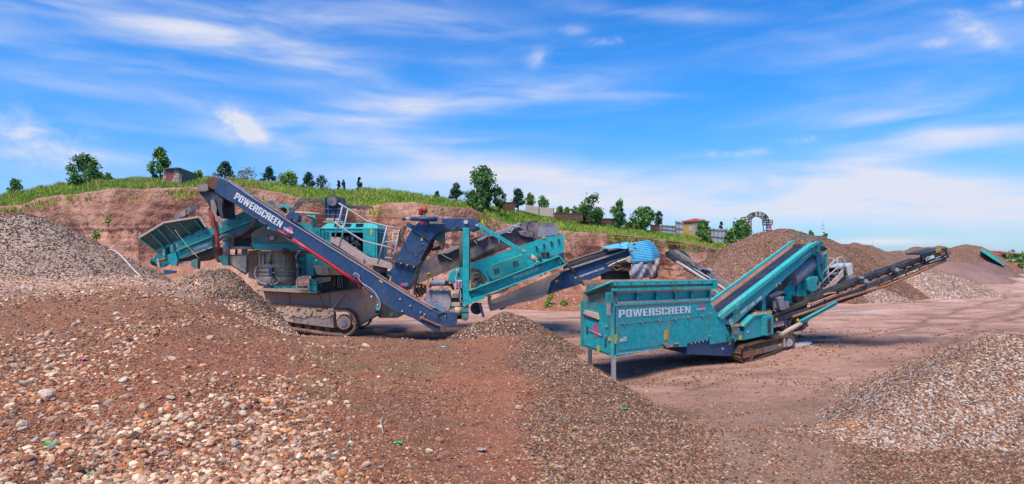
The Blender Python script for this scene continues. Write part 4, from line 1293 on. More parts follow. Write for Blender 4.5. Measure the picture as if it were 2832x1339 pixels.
# utility poles
for (x, yt, Y, hcr, lab) in ((2276, 614, 82, True, 'tall grey utility pole with cross arms behind the largest mound'), (2413, 667, 120, False, 'thin distant pole rising behind the long mound')):
    pr = empty('utility_pole', P(x, HY + 3.2 * F / Y, Y), lab, 'pole')
    MB().tube([P(x, HY + 3.2 * F / Y, Y), P(x, yt, Y)], .10, 7, r_end=.06).build('pole', M['galv'], pr)
    if hcr:
        for yy, hw in ((624, 3.2), (633, 4.6)):
            MB().beam(P(x - hw, yy, Y), P(x + hw, yy, Y), .1, .1).build('cross_arm', M['galv'], pr)
            for sx in (-1, 1):
                MB().cyl(P(x + sx * hw * .8, yy, Y), P(x + sx * hw * .8, yy - 1.2, Y), .06, 6).build('insulator', M['navy_dirty'], pr)

# ------------------------------------------------------------------ far right: houses, hedge, loader, nets
Yr = 210
vill = empty('red_roof_house', P(2795, 735, Yr), 'distant house with stepped red tiled hip roofs beyond the hedge', 'house')


def hip(x0, x1, ye, yr, ra, rb, Y, dep, nm='roof'):
    a, b = P(x0, ye, Y), P(x1, ye, Y)
    c, d = b + Vector((0, dep, 0)), a + Vector((0, dep, 0))
    r0, r1 = P(ra, yr, Y) + Vector((0, dep / 2, 0)), P(rb, yr, Y) + Vector((0, dep / 2, 0))
    return MB().add([a, b, c, d, r0, r1], [(0, 1, 5, 4), (1, 2, 5), (2, 3, 4, 5), (3, 0, 4), (0, 3, 2, 1)]).build(nm, M['roof_red'], vill)


hip(2790, 2834, 702, 695.5, 2800, 2818, Yr, 12); hip(2759, 2782, 698, 693, 2770, 2778, Yr + 4, 9); hip(2752, 2792, 704, 698.5, 2764, 2786, Yr - 2, 9); hip(2780, 2798, 698, 694, 2786, 2792, Yr + 5, 9)
MB().prism([P(2793, 760, Yr + 1), P(2831, 760, Yr + 1), P(2831, 702, Yr + 1), P(2793, 702, Yr + 1)], (0, 9, 0)).build('wall', M['wallwhite'], vill)
MB().prism([P(2761, 760, Yr + 1), P(2790, 760, Yr + 1), P(2790, 704, Yr + 1), P(2761, 704, Yr + 1)], (0, 7, 0)).build('wall', M['wallwhite'], vill)
MB().prism([P(2798, 697, Yr + 5), P(2803, 697, Yr + 5), P(2803, 692.5, Yr + 5), P(2798, 693.5, Yr + 5)], (0, 1.5, 0)).build('chimney', M['wallwhite'], vill)
MB().tube([P(2799, 691, Yr + 5), P(2806, 696, Yr + 5)], .25, 6).build('solar_heater', M['black'], vill)
for x_ in (2797, 2804, 2811, 2818, 2825):
    MB().prism([P(x_, 712, Yr + .9), P(x_ + 3, 712, Yr + .9), P(x_ + 3, 706, Yr + .9), P(x_, 706, Yr + .9)], (0, .1, 0)).build('window', M['glass'], vill)
h2 = empty('red_roof_house', P(2568, 740, 215), 'red roof tip of a house just visible over the long mound', 'house')
a, b = P(2552, 692, 215), P(2578, 692, 215)
MB().add([a, b, b + Vector((0, 10, 0)), a + Vector((0, 10, 0)), P(2562, 688.5, 215) + Vector((0, 5, 0)), P(2571, 688.5, 215) + Vector((0, 5, 0))], [(0, 1, 5, 4), (1, 2, 5), (2, 3, 4, 5), (3, 0, 4), (0, 3, 2, 1)]).build('roof', M['roof_red'], h2)
MB().prism([P(2554, 735, 216), P(2576, 735, 216), P(2576, 692, 216), P(2554, 692, 216)], (0, 8, 0)).build('wall', M['wallwhite'], h2)
HG = 'hedge trees in front of the distant houses'
for i, (x_, yt, w_, kd) in enumerate([(2764, 702, 18, 'dark'), (2778, 702, 16, 'dark'), (2792, 705, 18, 'light'), (2806, 704, 18, 'dark'), (2819, 706, 18, 'dark'), (2832, 703, 20, 'light'), (2846, 702, 20, 'dark'), (2822, 720, 30, 'dark'), (2844, 721, 26, 'dark')]):
    o = tree_px(['green tree at the left end of the hedge, below the stepped roofs', 'second green tree of the hedge from its left end', 'yellowish tree in the middle of the hedge', 'dark tree of the hedge right of the yellowish one', 'dark hedge tree under the main roof',
                 'pale hedge tree at the picture edge', 'dark hedge tree beyond the picture edge', 'low dark bush behind the wheel loader', 'low dark bush right of the wheel loader'][i], x_, yt, 738, w_ * 1.3, 190 - i * .8 if i < 7 else 150, kd, 'round', 500, .5, group=HG, name='hedge_tree', trunk=.02)
tree_px('rusty orange brown shrub left of the wheel loader', 2789, 719, 748, 18, 140, 'dry', 'round', 400, .3, name='shrub', cat='shrub', trunk=.02)
fw = empty('boundary_wall', P(2800, 724, 160), 'pale blue boundary wall in front of the hedge trees', 'wall')
for i in range(5):
    MB().prism([P(2772 + i * 16, 722, 160), P(2787.5 + i * 16, 722, 160), P(2787.5 + i * 16, 717.5, 160), P(2772 + i * 16, 717.5, 160)], (0, .3, 0)).build('panel', M['fence'], fw)
    MB().prism([P(2771 + i * 16, 740, 159.9), P(2773 + i * 16, 740, 159.9), P(2773 + i * 16, 716.5, 159.9), P(2771 + i * 16, 716.5, 159.9)], (0, .4, 0)).build('post', M['concrete'], fw)

# wheel loader
Yl = 122
ld = empty('wheel_loader', P(2812, 751, Yl), 'orange yellow wheel loader seen from behind at the far right', 'wheel loader')
Lp = lambda x, y, d=0: P(x, y, Yl) + Vector((0, d, 0))
MB().prism([Lp(2805, 738), Lp(2822, 738), Lp(2822, 729), Lp(2819, 727), Lp(2806, 727)], (0, 1.8, 0)).build('body', M['loader'], ld, .04)
MB().prism([Lp(2813.5, 737, -.03), Lp(2821, 737, -.03), Lp(2821, 730, -.03), Lp(2813.5, 730, -.03)], (0, .04, 0)).build('radiator_grille', M['black'], ld)
MB().prism([Lp(2810, 742, -.1), Lp(2826, 742, -.1), Lp(2826, 738, -.1), Lp(2810, 738, -.1)], (0, .6, 0)).build('counterweight', M['rust'], ld, .03)
cabm = MB()
for (x, dd) in ((2800, 1.9), (2812, 1.9), (2800, 3.1), (2812, 3.1)):
    cabm.beam(Lp(x, 737, dd), Lp(x, 721, dd), .12, .12)
cabm.build('cab_frame', M['loader'], ld)
MB().prism([Lp(2799, 721.5, 1.8), Lp(2813, 721.5, 1.8), Lp(2813, 719.8, 1.8), Lp(2799, 719.8, 1.8)], (0, 1.5, 0)).build('cab_roof', M['wallwhite'], ld)
MB().prism([Lp(2800.5, 737, 1.95), Lp(2811.5, 737, 1.95), Lp(2811.5, 721.5, 1.95), Lp(2800.5, 721.5, 1.95)], (0, 1.1, 0)).build('cab_glass', M['glass'], ld)
MB().cyl(Lp(2810.5, 727, .6), Lp(2810.5, 722.5, .6), .08, 6).build('exhaust', M['black'], ld)
for (x, y, dd) in ((2808, 744, 0), (2820.5, 744.5, 0), (2797, 741, 3.4), (2808, 741, 3.8)):
    c = Lp(x, y, dd)
    wh = MB().cyl(c + Vector((-.25, 0, 0)), c + Vector((.25, 0, 0)), .50, 18).build('wheel', M['rubber'], ld)
    MB().cyl(c + Vector((-.27, 0, 0)), c + Vector((.27, 0, 0)), .22, 12).build('rim', M['loader'], wh)
    wh.children[0].location = (0, 0, 0)
MB().prism([Lp(2793, 748, 4.6), Lp(2800, 748, 4.6), Lp(2801, 739, 5.4), Lp(2794, 739, 5.4)], (1.4, 0, 0)).build('bucket', M['rust'], ld)
MB().beam(Lp(2804, 738, 2.8), Lp(2799, 742, 4.9), .2, .25).build('lift_arm', M['loader'], ld)

# teal net over the end of the long mound
gn = []
R_end = P(2700, 686, 88)
for k in range(26):
    t = k / 25
    xx = 2712 + 66 * t; yy = 689 + 44 * t ** 1.35 - 2 * math.sin(math.pi * t)
    gn.append((xx, yy, 4.5 + 5 * math.sin(math.pi * min(1, t * 1.15)) ** .8))
V_, F_ = [], []
for k, (xx, yy, wd) in enumerate(gn):
    for j in range(6):
        q = P(xx - wd * .25 * (j / 5), yy + wd * (j / 5) - .3 * math.sin(k * 1.9 + j * 2.1), 116 - j * .5 - 3.2 * (k / 25) + .15 * math.sin(k * 1.3 + j))
        V_.append(q)
F_ = [(k * 6 + j, k * 6 + j + 1, (k + 1) * 6 + j + 1, (k + 1) * 6 + j) for k in range(25) for j in range(5)]
nn = MB().add(V_, F_, True).build('debris_net', M['green_net'])
tag(nn, 'bright teal debris net draped down the right end of the long mound', 'net')
nn.modifiers.new('thick', 'SOLIDIFY').thickness = .05

# black netting along the lip of the bank behind the crusher
path = [(795, 600, 46.2), (806, 582, 46.4), (822, 562, 46.8), (836, 548, 47.2), (862, 552, 47.3), (880, 551, 47.4), (900, 557, 47.4), (948, 564, 47.5), (985, 569, 48), (1012, 571, 48.2), (1032, 573, 48.2)]
pc = curve_pts([Vector(p) for p in path], 6)
V_ = []
for k, q in enumerate(pc):
    wd = 13 if k < 20 else 9
    wd = wd * (1 if k < len(pc) - 5 else .5) + 2 * math.sin(k * 1.7)
    for j in range(5):
        V_.append(P(q.x + (j - 2) * (1.6 if k < 20 else .3), q.y - 1 + wd * j / 4 + math.sin(k * 2.3 + j * 1.7) * .8, q.z - 1.0 - .15 * j + .12 * math.sin(k * 1.1 + j * 2)))
F_ = [(k * 5 + j, k * 5 + j + 1, (k + 1) * 5 + j + 1, (k + 1) * 5 + j) for k in range(len(pc) - 1) for j in range(4)]
bn = MB().add(V_, F_, True).build('shade_net', M['net'])
tag(bn, 'crumpled black shade net hanging over the lip of the bank', 'net')
bn.modifiers.new('thick', 'SOLIDIFY').thickness = .04

# scrap on the bank behind the feeder, pipe, litter
sc = empty('scrap_panel', P(506, 596, 40), 'bent dark blue sheet metal scrap lying on the bank above the feeder', 'scrap sheet')
MB().prism([P(480, 600, 30), P(492, 588, 30), P(500, 594, 30), P(499, 605, 30), P(484, 608, 30)], (0, .5, .1)).build('sheet', M['navy_dirty'], sc)
MB().prism([P(499, 592, 30), P(512, 579, 30), P(517, 583, 30), P(512, 596, 30), P(502, 601, 30)], (0, .4, .15)).build('sheet', M['cloth_tan'], sc)
MB().prism([P(513, 578, 30), P(524, 571, 30), P(530, 583, 30), P(521, 593, 30), P(513, 592, 30)], (0, .5, .1)).build('sheet', M['navy_dirty'], sc)
MB().beam(P(484, 606, 30.2), P(470, 640, 30.4), .08, .08).build('prop_bar', M['rust'], sc)
MB().beam(P(520, 590, 30.2), P(500, 650, 30.4), .08, .08).build('prop_bar', M['rust'], sc)
pp = MB().tube(curve_pts([P(262, 694, 31.5), P(285, 691, 31), P(312, 692, 30.4), P(332, 705, 29.6), P(350, 724, 28.8), P(372, 748, 28), P(392, 768, 27.2)], 8), .032, 8).build('pipe', M['hose'])
tag(pp, 'thin bent white pipe arching behind the grey brown pile', 'pipe')


def drop(x, y, Y0=4.5, Y1=30, lift=0.0):
    for Yq in np.arange(Y0, Y1, .03):
        p = P(x, y, Yq)
        if p.z < float(ground(p.x, p.y)) + lift:
            return Vector((p.x, p.y, float(ground(p.x, p.y))))
    return P(x, y, Y1)


def scrap_bit(x, y, size, mat, lab, cat='litter', n=7, seed=0, name='plastic_scrap'):
    c = drop(x, y) if y > 860 else P(x, y, seed)
    rr = random.Random(x)
    V = []; k = 5
    for i in range(k):
        for j in range(k):
            V.append(c + Vector(((i / (k - 1) - .5) * size * 1.6 + rr.uniform(-.1, .1) * size, (j / (k - 1) - .5) * size + rr.uniform(-.1, .1) * size, .012 + size * .35 * rr.random())))
    o = MB().add(V, [(i * k + j, i * k + j + 1, (i + 1) * k + j + 1, (i + 1) * k + j) for i in range(k - 1) for j in range(k - 1)]).build(name, mat)
    o.modifiers.new('thick', 'SOLIDIFY').thickness = .004
    tag(o, lab, cat)


scrap_bit(228, 998, .07, M['pink'], 'crumpled pink and white wrapper among the left stones', name='wrapper')
scrap_bit(140, 1237, .07, M['litter'], 'green plastic scrap near the bottom left stones')
scrap_bit(257, 1318, .05, M['litter'], 'green plastic scrap at the bottom edge left of centre')
scrap_bit(1101, 1230, .055, M['litter'], 'torn green bag on the brown soil right of the thin twig', name='plastic_bag')
scrap_bit(1331, 1251, .07, M['navy_dirty'], 'dark blue scrap lying in the gravel at the bottom centre')
scrap_bit(1727, 1135, .07, M['litter'], 'small green plastic scrap on the gravel ridge')
scrap_bit(380, 851, .24, M['cloth'], 'folded grey violet rag at the top of the stony slope', name='rag', cat='rag')
scrap_bit(1228, 962, .09, M['cyan'], 'pale blue scrap in front of the conveyor tail')
tw = MB().tube(curve_pts([drop(1060, 1205) + Vector((0, 0, .02)), drop(1054, 1180) + Vector((0, 0, .05)), drop(1058, 1165) + Vector((0, 0, .04))], 5), .007, 6).build('twig', M['tan'])
tag(tw, 'short pale twig lying on the brown soil', 'twig')
tw = MB().tube(curve_pts([drop(905, 1275) + Vector((0, 0, .02)), drop(935, 1262) + Vector((0, 0, .03)), drop(958, 1250) + Vector((0, 0, .03)), drop(972, 1215) + Vector((0, 0, .03))], 6), .006, 6).build('strap', M['green_net'])
tag(tw, 'thin pale green strap curling over the soil at bottom centre', 'strap')
tw = MB().tube(curve_pts([drop(1305, 1180) + Vector((0, 0, .02)), drop(1320, 1176) + Vector((0, 0, .02)), drop(1332, 1172) + Vector((0, 0, .03))], 5), .006, 6).build('twig', M['bark'])
tag(tw, 'dark twig beside the red soil streak', 'twig')
scrap_bit(1613, 852, .35, M['litter'], 'green bag left lying on the road beside the hopper', seed=33, name='plastic_bag')
MBp = MB()
for (a, b) in (((1815, 765), (1862, 780)), ((1822, 762), (1875, 778)), ((1830, 768), (1885, 782))):
    MBp.beam(P(*a, 27), P(*b, 27), .3, .06)
o = MBp.build('steel_sheet', M['wood']); tag(o, 'rust red corrugated sheets lying behind the hopper', 'sheet')
o = MB().prism([P(1858, 782, 27.5), P(1884, 770, 27.5), P(1900, 771, 27.5), P(1874, 783, 27.5)], (0, .5, .05)).build('plank', M['wood']); tag(o, 'bent rust brown plank behind the hopper rim', 'plank')
# ------------------------------------------------------------------ lettering
def lettering(text, p0, p1, up, mat, parent, wide=1.0, name='lettering', ext=.003, spacing=1.0, bold=.035, shear=0):
    """flat printed letters: baseline p0 -> p1, cap height and slant given by the vector up"""
    cu = bpy.data.curves.new(name, 'FONT')
    cu.body = text; cu.size = 1; cu.offset = bold; cu.space_character = spacing; cu.resolution_u = 3
    tmp = bpy.data.objects.new('tmp_text', cu); COL.objects.link(tmp)
    bpy.context.view_layer.update()
    me = bpy.data.meshes.new_from_object(tmp.evaluated_get(bpy.context.evaluated_depsgraph_get()))
    bpy.data.objects.remove(tmp); bpy.data.curves.remove(cu)
    co = np.zeros(len(me.vertices) * 3); me.vertices.foreach_get('co', co); co = co.reshape(-1, 3)
    x0, x1, y0 = co[:, 0].min(), co[:, 0].max(), 0.0
    cap = .69 + bold
    d = Vector(p1) - Vector(p0)
    V = np.array(p0)[None] + ((co[:, 0] - x0) / (x1 - x0))[:, None] * np.array(d)[None] + ((co[:, 1] - y0) / cap)[:, None] * np.array(up)[None]
    me.vertices.foreach_set('co', V.ravel()); me.update()
    me.name = name
    me.materials.clear(); me.materials.append(mat)
    return link(name, me, None, parent)


def _r(*a):
    return [[(x0, y0), (x1, y0), (x1, y1), (x0, y1)] for x0, y0, x1, y1 in a]


_Lb = [(0, .1), (.08, 0), (.23, 0), (.23, 1), (.08, 1), (0, .9)]
_Rb = [(.60 - x, y) for x, y in _Lb][::-1]
BLOCK = {
    'P': (.6, _r((0, 0, .23, 1), (.23, .84, .38, 1), (.23, .36, .38, .52)) + [[(.38, .36), (.54, .36), (.6, .44), (.6, .92), (.54, 1), (.38, 1)]]),
    'O': (.6, [_Lb, _Rb] + _r((.23, 0, .37, .16), (.23, .84, .37, 1))),
    'W': (.94, [[(0, 1), (.2, 1), (.27, .38), (.37, 1), (.57, 1), (.67, .38), (.74, 1), (.94, 1), (.78, 0), (.57, 0), (.47, .55), (.37, 0), (.16, 0)]]),
    'E': (.5, _r((0, 0, .23, 1), (.23, .83, .5, 1), (.23, 0, .5, .17), (.23, .42, .46, .58))),
    'R': (.62, _r((0, 0, .23, 1), (.23, .84, .38, 1), (.23, .42, .38, .56), (.38, 0, .61, .42)) + [[(.38, .42), (.56, .42), (.61, .52), (.61, .92), (.54, 1), (.38, 1)]]),
    'S': (.58, _r((0, 0, .22, .3), (.22, 0, .36, .16), (.22, .42, .36, .58), (.22, .84, .36, 1), (.36, .70, .58, 1)) + [[(0, .5), (.08, .42), (.22, .42), (.22, 1), (.08, 1), (0, .9)], [(.36, 0), (.5, 0), (.58, .1), (.58, .5), (.5, .58), (.36, .58)]]),
    'C': (.6, [_Lb] + _r((.23, 0, .37, .16), (.23, .84, .37, 1)) + [[(.37, 0), (.52, 0), (.6, .1), (.6, .37), (.37, .37)], [(.37, .63), (.6, .63), (.6, .9), (.52, 1), (.37, 1)]]),
    'N': (.62, [[(0, 0), (0, 1), (.2, 1), (.41, .46), (.41, 1), (.62, 1), (.62, 0), (.42, 0), (.21, .54), (.21, 0)]]),
    'H': (.6, _r((0, 0, .22, 1), (.22, .41, .38, .58), (.38, 0, .6, 1))), 'I': (.23, _r((0, 0, .23, 1))),
    'F': (.48, _r((0, 0, .23, 1), (.23, .83, .48, 1), (.23, .42, .44, .58))), 'T': (.56, _r((0, .83, .56, 1), (.17, 0, .39, .83))),
    'A': (.64, [[(0, 0), (.2, 1), (.44, 1), (.64, 0), (.43, 0), (.40, .2), (.24, .2), (.21, 0)]]),
    '1': (.38, [[(.14, 0), (.37, 0), (.37, 1), (.2, 1), (0, .82), (0, .68), (.14, .74)]]), '7': (.5, [[(.08, 0), (.3, 0), (.5, .84), (.5, 1), (0, 1), (0, .82), (.27, .82)]]),
    '0': (.6, [_Lb, _Rb] + _r((.23, 0, .37, .16), (.23, .84, .37, 1)))}


def block_letters(text, p0, p1, up, mat, parent):
    """heavy condensed capitals, every letter a part of its own, baseline p0 -> p1"""
    adv = [BLOCK[c][0] if c != ' ' else .3 for c in text]
    tot = sum(adv) + .07 * (len(text) - 1)
    d = (Vector(p1) - Vector(p0)) / tot; up = Vector(up); x = 0
    for c, a in zip(text, adv):
        if c != ' ':
            mb = MB()
            for poly in BLOCK[c][1]:
                mb.add([Vector(p0) + d * (x + u) + up * v for u, v in poly], [tuple(range(len(poly)))])
            mb.build('letter', mat, parent)
        x += a + .07


# ------------------------------------------------------------------ tracked crusher with screen (left machine)
LM = empty('crushing_plant', (-9.6, 24.8, 0.05), 'long tracked teal and navy crushing plant with a slanting side conveyor, at left', 'crusher')


def pl(name, k, pts, Y1, Y2, mat, par=None, bevel=0, label=None):
    o = MB().prism([P(x, y, Y1) for x, y in T(k, pts)], (0, Y2 - Y1, 0)).build(name, M[mat] if isinstance(mat, str) else mat, par or LM, bevel)
    if label: o['label'] = label
    return o


def child_of(o, p):
    """re-parent a part under another part that sits at its own parent's origin"""
    o.parent = p
    o.location = (0, 0, 0)
    return o


def pt(k, x, y, Y):
    (a, b), = T(k, [(x, y)])
    return P(a, b, Y)


def tb(name, k, pts, Y, r, mat, n=8, par=None, smooth=0):
    """tube through zoom-space points; Y a number or a list"""
    Ys = Y if isinstance(Y, (list, tuple)) else [Y] * len(pts)
    q = [pt(k, x, y, d) for (x, y), d in zip(pts, Ys)]
    if smooth: q = curve_pts(q, smooth)
    return MB().tube(q, r, n).build(name, M[mat], par or LM)


def bolt(k, x, y, Y, r=.03, mat='white_worn', par=None, d=.05, name='bolt'):
    c = pt(k, x, y, Y)
    return MB().cyl(c + Vector((0, -d, 0)), c + Vector((0, .01, 0)), r, 10).build(name, M[mat], par or LM)


# --- side conveyor (nearest part)
side = [(594, 530), (585, 520), (582, 503), (589, 492), (597, 489), (632, 502), (660, 519), (700, 548), (792, 608), (862, 652), (870, 656), (1000, 738), (1123, 815), (1196, 857), (1232, 865), (1264, 865),
        (1264, 893), (1238, 905), (1205, 918), (1143, 880), (1100, 863), (1060, 842), (1015, 803), (956, 760), (800, 661), (646, 563), (618, 547)]
conv = pl('side_conveyor_plate', 'n', side, 22.9, 22.97, 'navy', bevel=.012)
far = [(x, y - (6 if i in range(5, 15) else 0)) for i, (x, y) in enumerate(side)]
pl('side_conveyor_plate', 'n', far, 23.85, 23.92, 'navy_dirty')
top_n = [(632, 502), (700, 548), (792, 608), (862, 652), (1000, 738), (1123, 815), (1196, 857)]
fm = MB()
for a, b in zip(top_n[:-1], top_n[1:]):
    fm.beam(P(a[0], a[1] - .5, 22.94), P(b[0], b[1] - .5, 22.94), .14, .035)
fm.build('edge_flange', M['cloth'], LM)
bm_ = MB()
bm_.prism([P(x, y + 7, 22.98) for x, y in top_n] + [P(x, y + 12, 22.98) for x, y in reversed(top_n)], (0, .85, 0))
bm_.build('conveyor_belt', M['belt'], LM)
low = [(x, y) for x, y in top_n[2:]]
pl('rubber_skirt', 'n', [(x, y - 6.5) for x, y in top_n[:4]] + [(x, y + 7) for x, y in reversed(top_n[:4])], 23.55, 23.58, 'cloth')
pl('rusty_skirt', 'n', [(700, 541), (792, 601), (862, 645), (1000, 729), (1123, 806), (1190, 850), (1190, 862), (1123, 824), (1000, 748), (862, 664), (792, 620), (700, 560)], 23.40, 23.44, 'rust')
pl('clamp_strip', 'n', [(700, 538.5), (792, 598.5), (862, 642), (1000, 727), (1070, 771), (1070, 774), (1000, 730), (862, 645.5), (792, 602), (700, 542)], 23.37, 23.395, 'galv')
for i in range(13):
    x = 650 + i * 42; y = np.interp(x, [p[0] for p in top_n], [p[1] for p in top_n])
    MB().cyl(P(x, y + 12, 22.99), P(x, y + 12, 23.83), .07, 10).build('idler_roller', M['black'], LM)
# red guard bar below the conveyor
rb = [(1000, 690), (1080, 720), (1180, 790), (1260, 850), (1400, 930), (1600, 1060), (1820, 1215)]
tb('guard_bar', 'c', [(995, 685), (1070, 728), (1150, 772), (1150, 772)], 22.82, .055, 'red_dirty', 10)
tb('guard_bar', 'n', [(809, 662), (850, 689), (900, 722), (950, 756), (998, 788)], 22.82, .062, 'red', 10)
pl('guard_bar_foot', 'd', [(1305, 545), (1330, 560), (1318, 590), (1295, 575)], 22.78, 22.9, 'red_dirty')
# lettering on the conveyor
d_ = (P(1055, 0, 22.89) - P(0, 0, 22.89))
A0, A1 = pt('c', 462, 300, 22.885), pt('c', 1022, 655, 22.885)
e = (A1 - A0).normalized(); upv = Vector((-e.z, 0, e.x)).normalized()
if upv.z < 0: upv = -upv
block_letters('POWERSCREEN', A0, A1, (upv * .85 + Vector((0, 0, 1)) * .15).normalized() * (84 / 4.35 / F * 22.9), M['white'], LM)
c = pt('c', 1135, 682, 22.88)
MB().cyl(c + Vector((0, -.004, 0)), c + Vector((0, .01, 0)), 41 / 4.35 / F * 22.9, 28, smooth=False).build('logo_disc', M['pink'], LM)
lettering('POWERSCREEN', pt('c', 1056, 662, 22.868), pt('c', 1168, 728, 22.868), upv * .085, M['white'], LM, bold=.05)
lettering('Terex', pt('c', 1060, 683, 22.88), pt('c', 1080, 694, 22.88), upv * .045, M['white'], LM)
for (k_, x, y) in (('f', 98, 948), ('f', 203, 1016), ('f', 308, 1082), ('f', 348, 1105), ('c', 885, 660), ('c', 1460, 1045), ('f', 565, 1120), ('f', 120, 1072)):
    bolt(k_, x, y, 22.9, .03)
pl('warning_sticker', 'd', [(1520, 508), (1558, 528), (1550, 545), (1514, 524)], 22.885, 22.9, 'yellow')
# tail of the side conveyor
pl('tail_box', 'f', [(470, 1085), (680, 1090), (680, 1195), (640, 1218), (600, 1240), (560, 1250), (540, 1200)], 22.86, 22.9, 'navy', bevel=.01)
MB().cyl(pt('f', 540, 1252, 22.7), pt('f', 540, 1252, 24.0), .13, 16).build('tail_roller', M['track'], LM)
tb('tension_rod', 'f', [(300, 1135), (380, 1170), (470, 1210), (560, 1240)], 22.84, .035, 'rust')
tb('bracket_rod', 'f', [(305, 1160), (330, 1130), (350, 1155)], 22.84, .035, 'rust', smooth=4)
tb('hydraulic_hose', 'f', [(470, 1170), (490, 1110), (560, 1085), (570, 1130)], 22.83, .016, 'black', smooth=6)
tb('cable', 'd', [(1245, 455), (1265, 440), (1310, 470), (1300, 500), (1340, 545), (1410, 590), (1470, 640), (1500, 690), (1530, 760), (1520, 830)], 22.83, .014, 'white_worn', smooth=5)
tb('cable', 'd', [(1250, 460), (1300, 490), (1340, 550), (1400, 610), (1460, 650), (1510, 720)], 22.82, .01, 'galv', smooth=5)
pl('mount_bracket', 'd', [(1485, 700), (1525, 710), (1525, 795), (1490, 790)], 22.84, 22.9, 'navy_dirty')
pl('mount_bracket', 'd', [(1487, 795), (1520, 797), (1520, 832), (1487, 832)], 22.8, 22.9, 'teal_light')
bolt('d', 1503, 775, 22.86, .04); bolt('d', 1438, 685, 22.9, .035)

# head end: drum cover, chute and flaps
pl('head_box', 'b', [(650, 165), (765, 150), (768, 218), (735, 232), (655, 232)], 22.85, 23.95, 'navy_dirty')
MB().cyl(P(592, 506, 22.85), P(592, 506, 23.98), .23, 20).build('head_drum', M['rust'], LM)
pl('discharge_chute', 'b', [(655, 230), (740, 232), (850, 240), (905, 285), (935, 325), (945, 520), (905, 525), (880, 450), (862, 400), (840, 420), (845, 500), (790, 415), (755, 345), (700, 285), (662, 245)], 22.98, 23.9, 'black_dust')
pl('chute_flap', 'b', [(795, 330), (830, 310), (862, 420), (855, 480), (925, 620), (905, 628), (868, 560), (805, 440)], 22.9, 22.95, 'navy_dirty')
pl('chute_flap', 'b', [(880, 300), (925, 320), (920, 420), (935, 520), (905, 500), (870, 395)], 22.88, 22.92, 'black_dust')
# --- red prop and post in front of the feeder
tb('hydraulic_prop', 'b', [(798, 425), (830, 560), (862, 720), (895, 930)], 23.3, .07, 'red_dirty', 10)
tb('prop_rail', 'b', [(780, 420), (800, 600), (850, 640)], 23.4, .05, 'rust', 6)
tb('strut', 'b', [(860, 560), (885, 700)], 23.5, .04, 'tan')
# --- feed hopper
RIM = [(28, 742), (300, 578), (682, 516), (758, 630)]
rimY = 23.9; botY = 24.5
near = T('b', RIM); bot = T('b', [(210, 882), (390, 805), (758, 640)])
hop = MB()
r3 = [P(x, y, rimY) for x, y in near]; b3 = [P(x, y, botY) for x, y in bot]
off = Vector((0, .05, 0))
hop.add([r3[0], r3[1], r3[2], r3[3], b3[2], b3[1], b3[0]] + [v + off for v in (r3[0], r3[1], r3[2], r3[3], b3[2], b3[1], b3[0])],
        [(0, 1, 5, 6), (1, 2, 5), (2, 3, 4, 5), (13, 12, 8, 7), (12, 9, 8), (12, 11, 10, 9), (0, 7, 8, 1), (1, 8, 9, 2), (2, 9, 10, 3), (0, 6, 13, 7), (6, 5, 12, 13), (5, 4, 11, 12), (3, 10, 11, 4)])
hop.build('hopper_wall', paint('hopper_teal_shaded', (0, .10, .105), .35, scale=1.0), LM)  # wall faces downward; its shade is put into a darker teal
# far wall and end wall of the hopper
pl('hopper_wall', 'b', [(20, 742), (300, 584), (682, 522), (758, 636), (390, 806), (210, 884)], 27.2, 27.26, 'teal_dirty')
MB().add([r3[0], P(*near[0], rimY) + Vector((-.3, 3.6, 0)), P(*bot[0], botY) + Vector((.2, 2.6, 0)), b3[0]], [(0, 1, 2, 3)]).build('hopper_wall', M['teal_dirty'], LM)
rims = MB()
for a, b in ((0, 1), (1, 2), (2, 3)):
    rims.beam(r3[a] + Vector((0, -.03, .02)), r3[b] + Vector((0, -.03, .02)), .12, .07)
rims.build('hopper_rim', M['tan'], LM)
rims = MB()
rims.beam(b3[0] + Vector((0, -.03, .02)), b3[1] + Vector((0, -.03, .02)), .10, .06); rims.beam(b3[1] + Vector((0, -.03, .02)), b3[2] + Vector((0, -.03, .02)), .10, .06); rims.beam(r3[0], b3[0], .1, .06)
rims.build('hopper_edge', M['teal_light'], LM)
for a, b in (((140, 685), (292, 840)), ((222, 636), (372, 806)), ((306, 592), (466, 760)), ((458, 568), (592, 706)), ((618, 540), (718, 650))):
    qa = pt('b', *a, rimY + .02); qb = pt('b', *b, botY - .08)
    MB().beam(qa, qb, .08, .07).build('hopper_rib', M['teal'], LM)
# --- feeder conveyor body
pl('feeder_skirt', 'b', [(440, 775), (620, 700), (822, 618), (925, 560), (1160, 450), (1240, 500), (1290, 530), (1120, 600), (1000, 645), (860, 700), (640, 780), (440, 862)], 24.3, 24.36, 'teal')
pl('feeder_beam', 'b', [(410, 880), (640, 790), (860, 705), (1000, 650), (1290, 535), (1395, 598), (1240, 690), (1010, 720), (870, 740), (860, 812), (600, 905), (425, 985)], 24.25, 24.34, 'teal')
pl('feeder_flange', 'b', [(430, 868), (640, 783), (860, 698), (1000, 643), (1290, 528), (1290, 538), (1000, 653), (860, 708), (640, 793), (430, 880)], 24.12, 24.25, 'teal_light')
for x, y in ((486, 796), (663, 718), (747, 684), (985, 585), (1105, 534)):
    pl('slot_plate', 'b', [(x - 12, y + 6), (x + 10, y - 4), (x + 12, y + 4), (x - 10, y + 12)], 24.27, 24.3, 'black')
pl('feeder_belt', 'b', [(440, 982), (830, 838), (830, 905), (640, 985), (440, 1010)], 24.4, 25.6, 'black')
pl('feeder_belt', 'b', [(1180, 660), (1390, 590), (1370, 620), (1240, 730), (1140, 750), (1100, 700)], 24.22, 25.2, 'rubber')
A0, A1 = pt('b', 613, 872, 24.235), pt('b', 778, 812, 24.235)
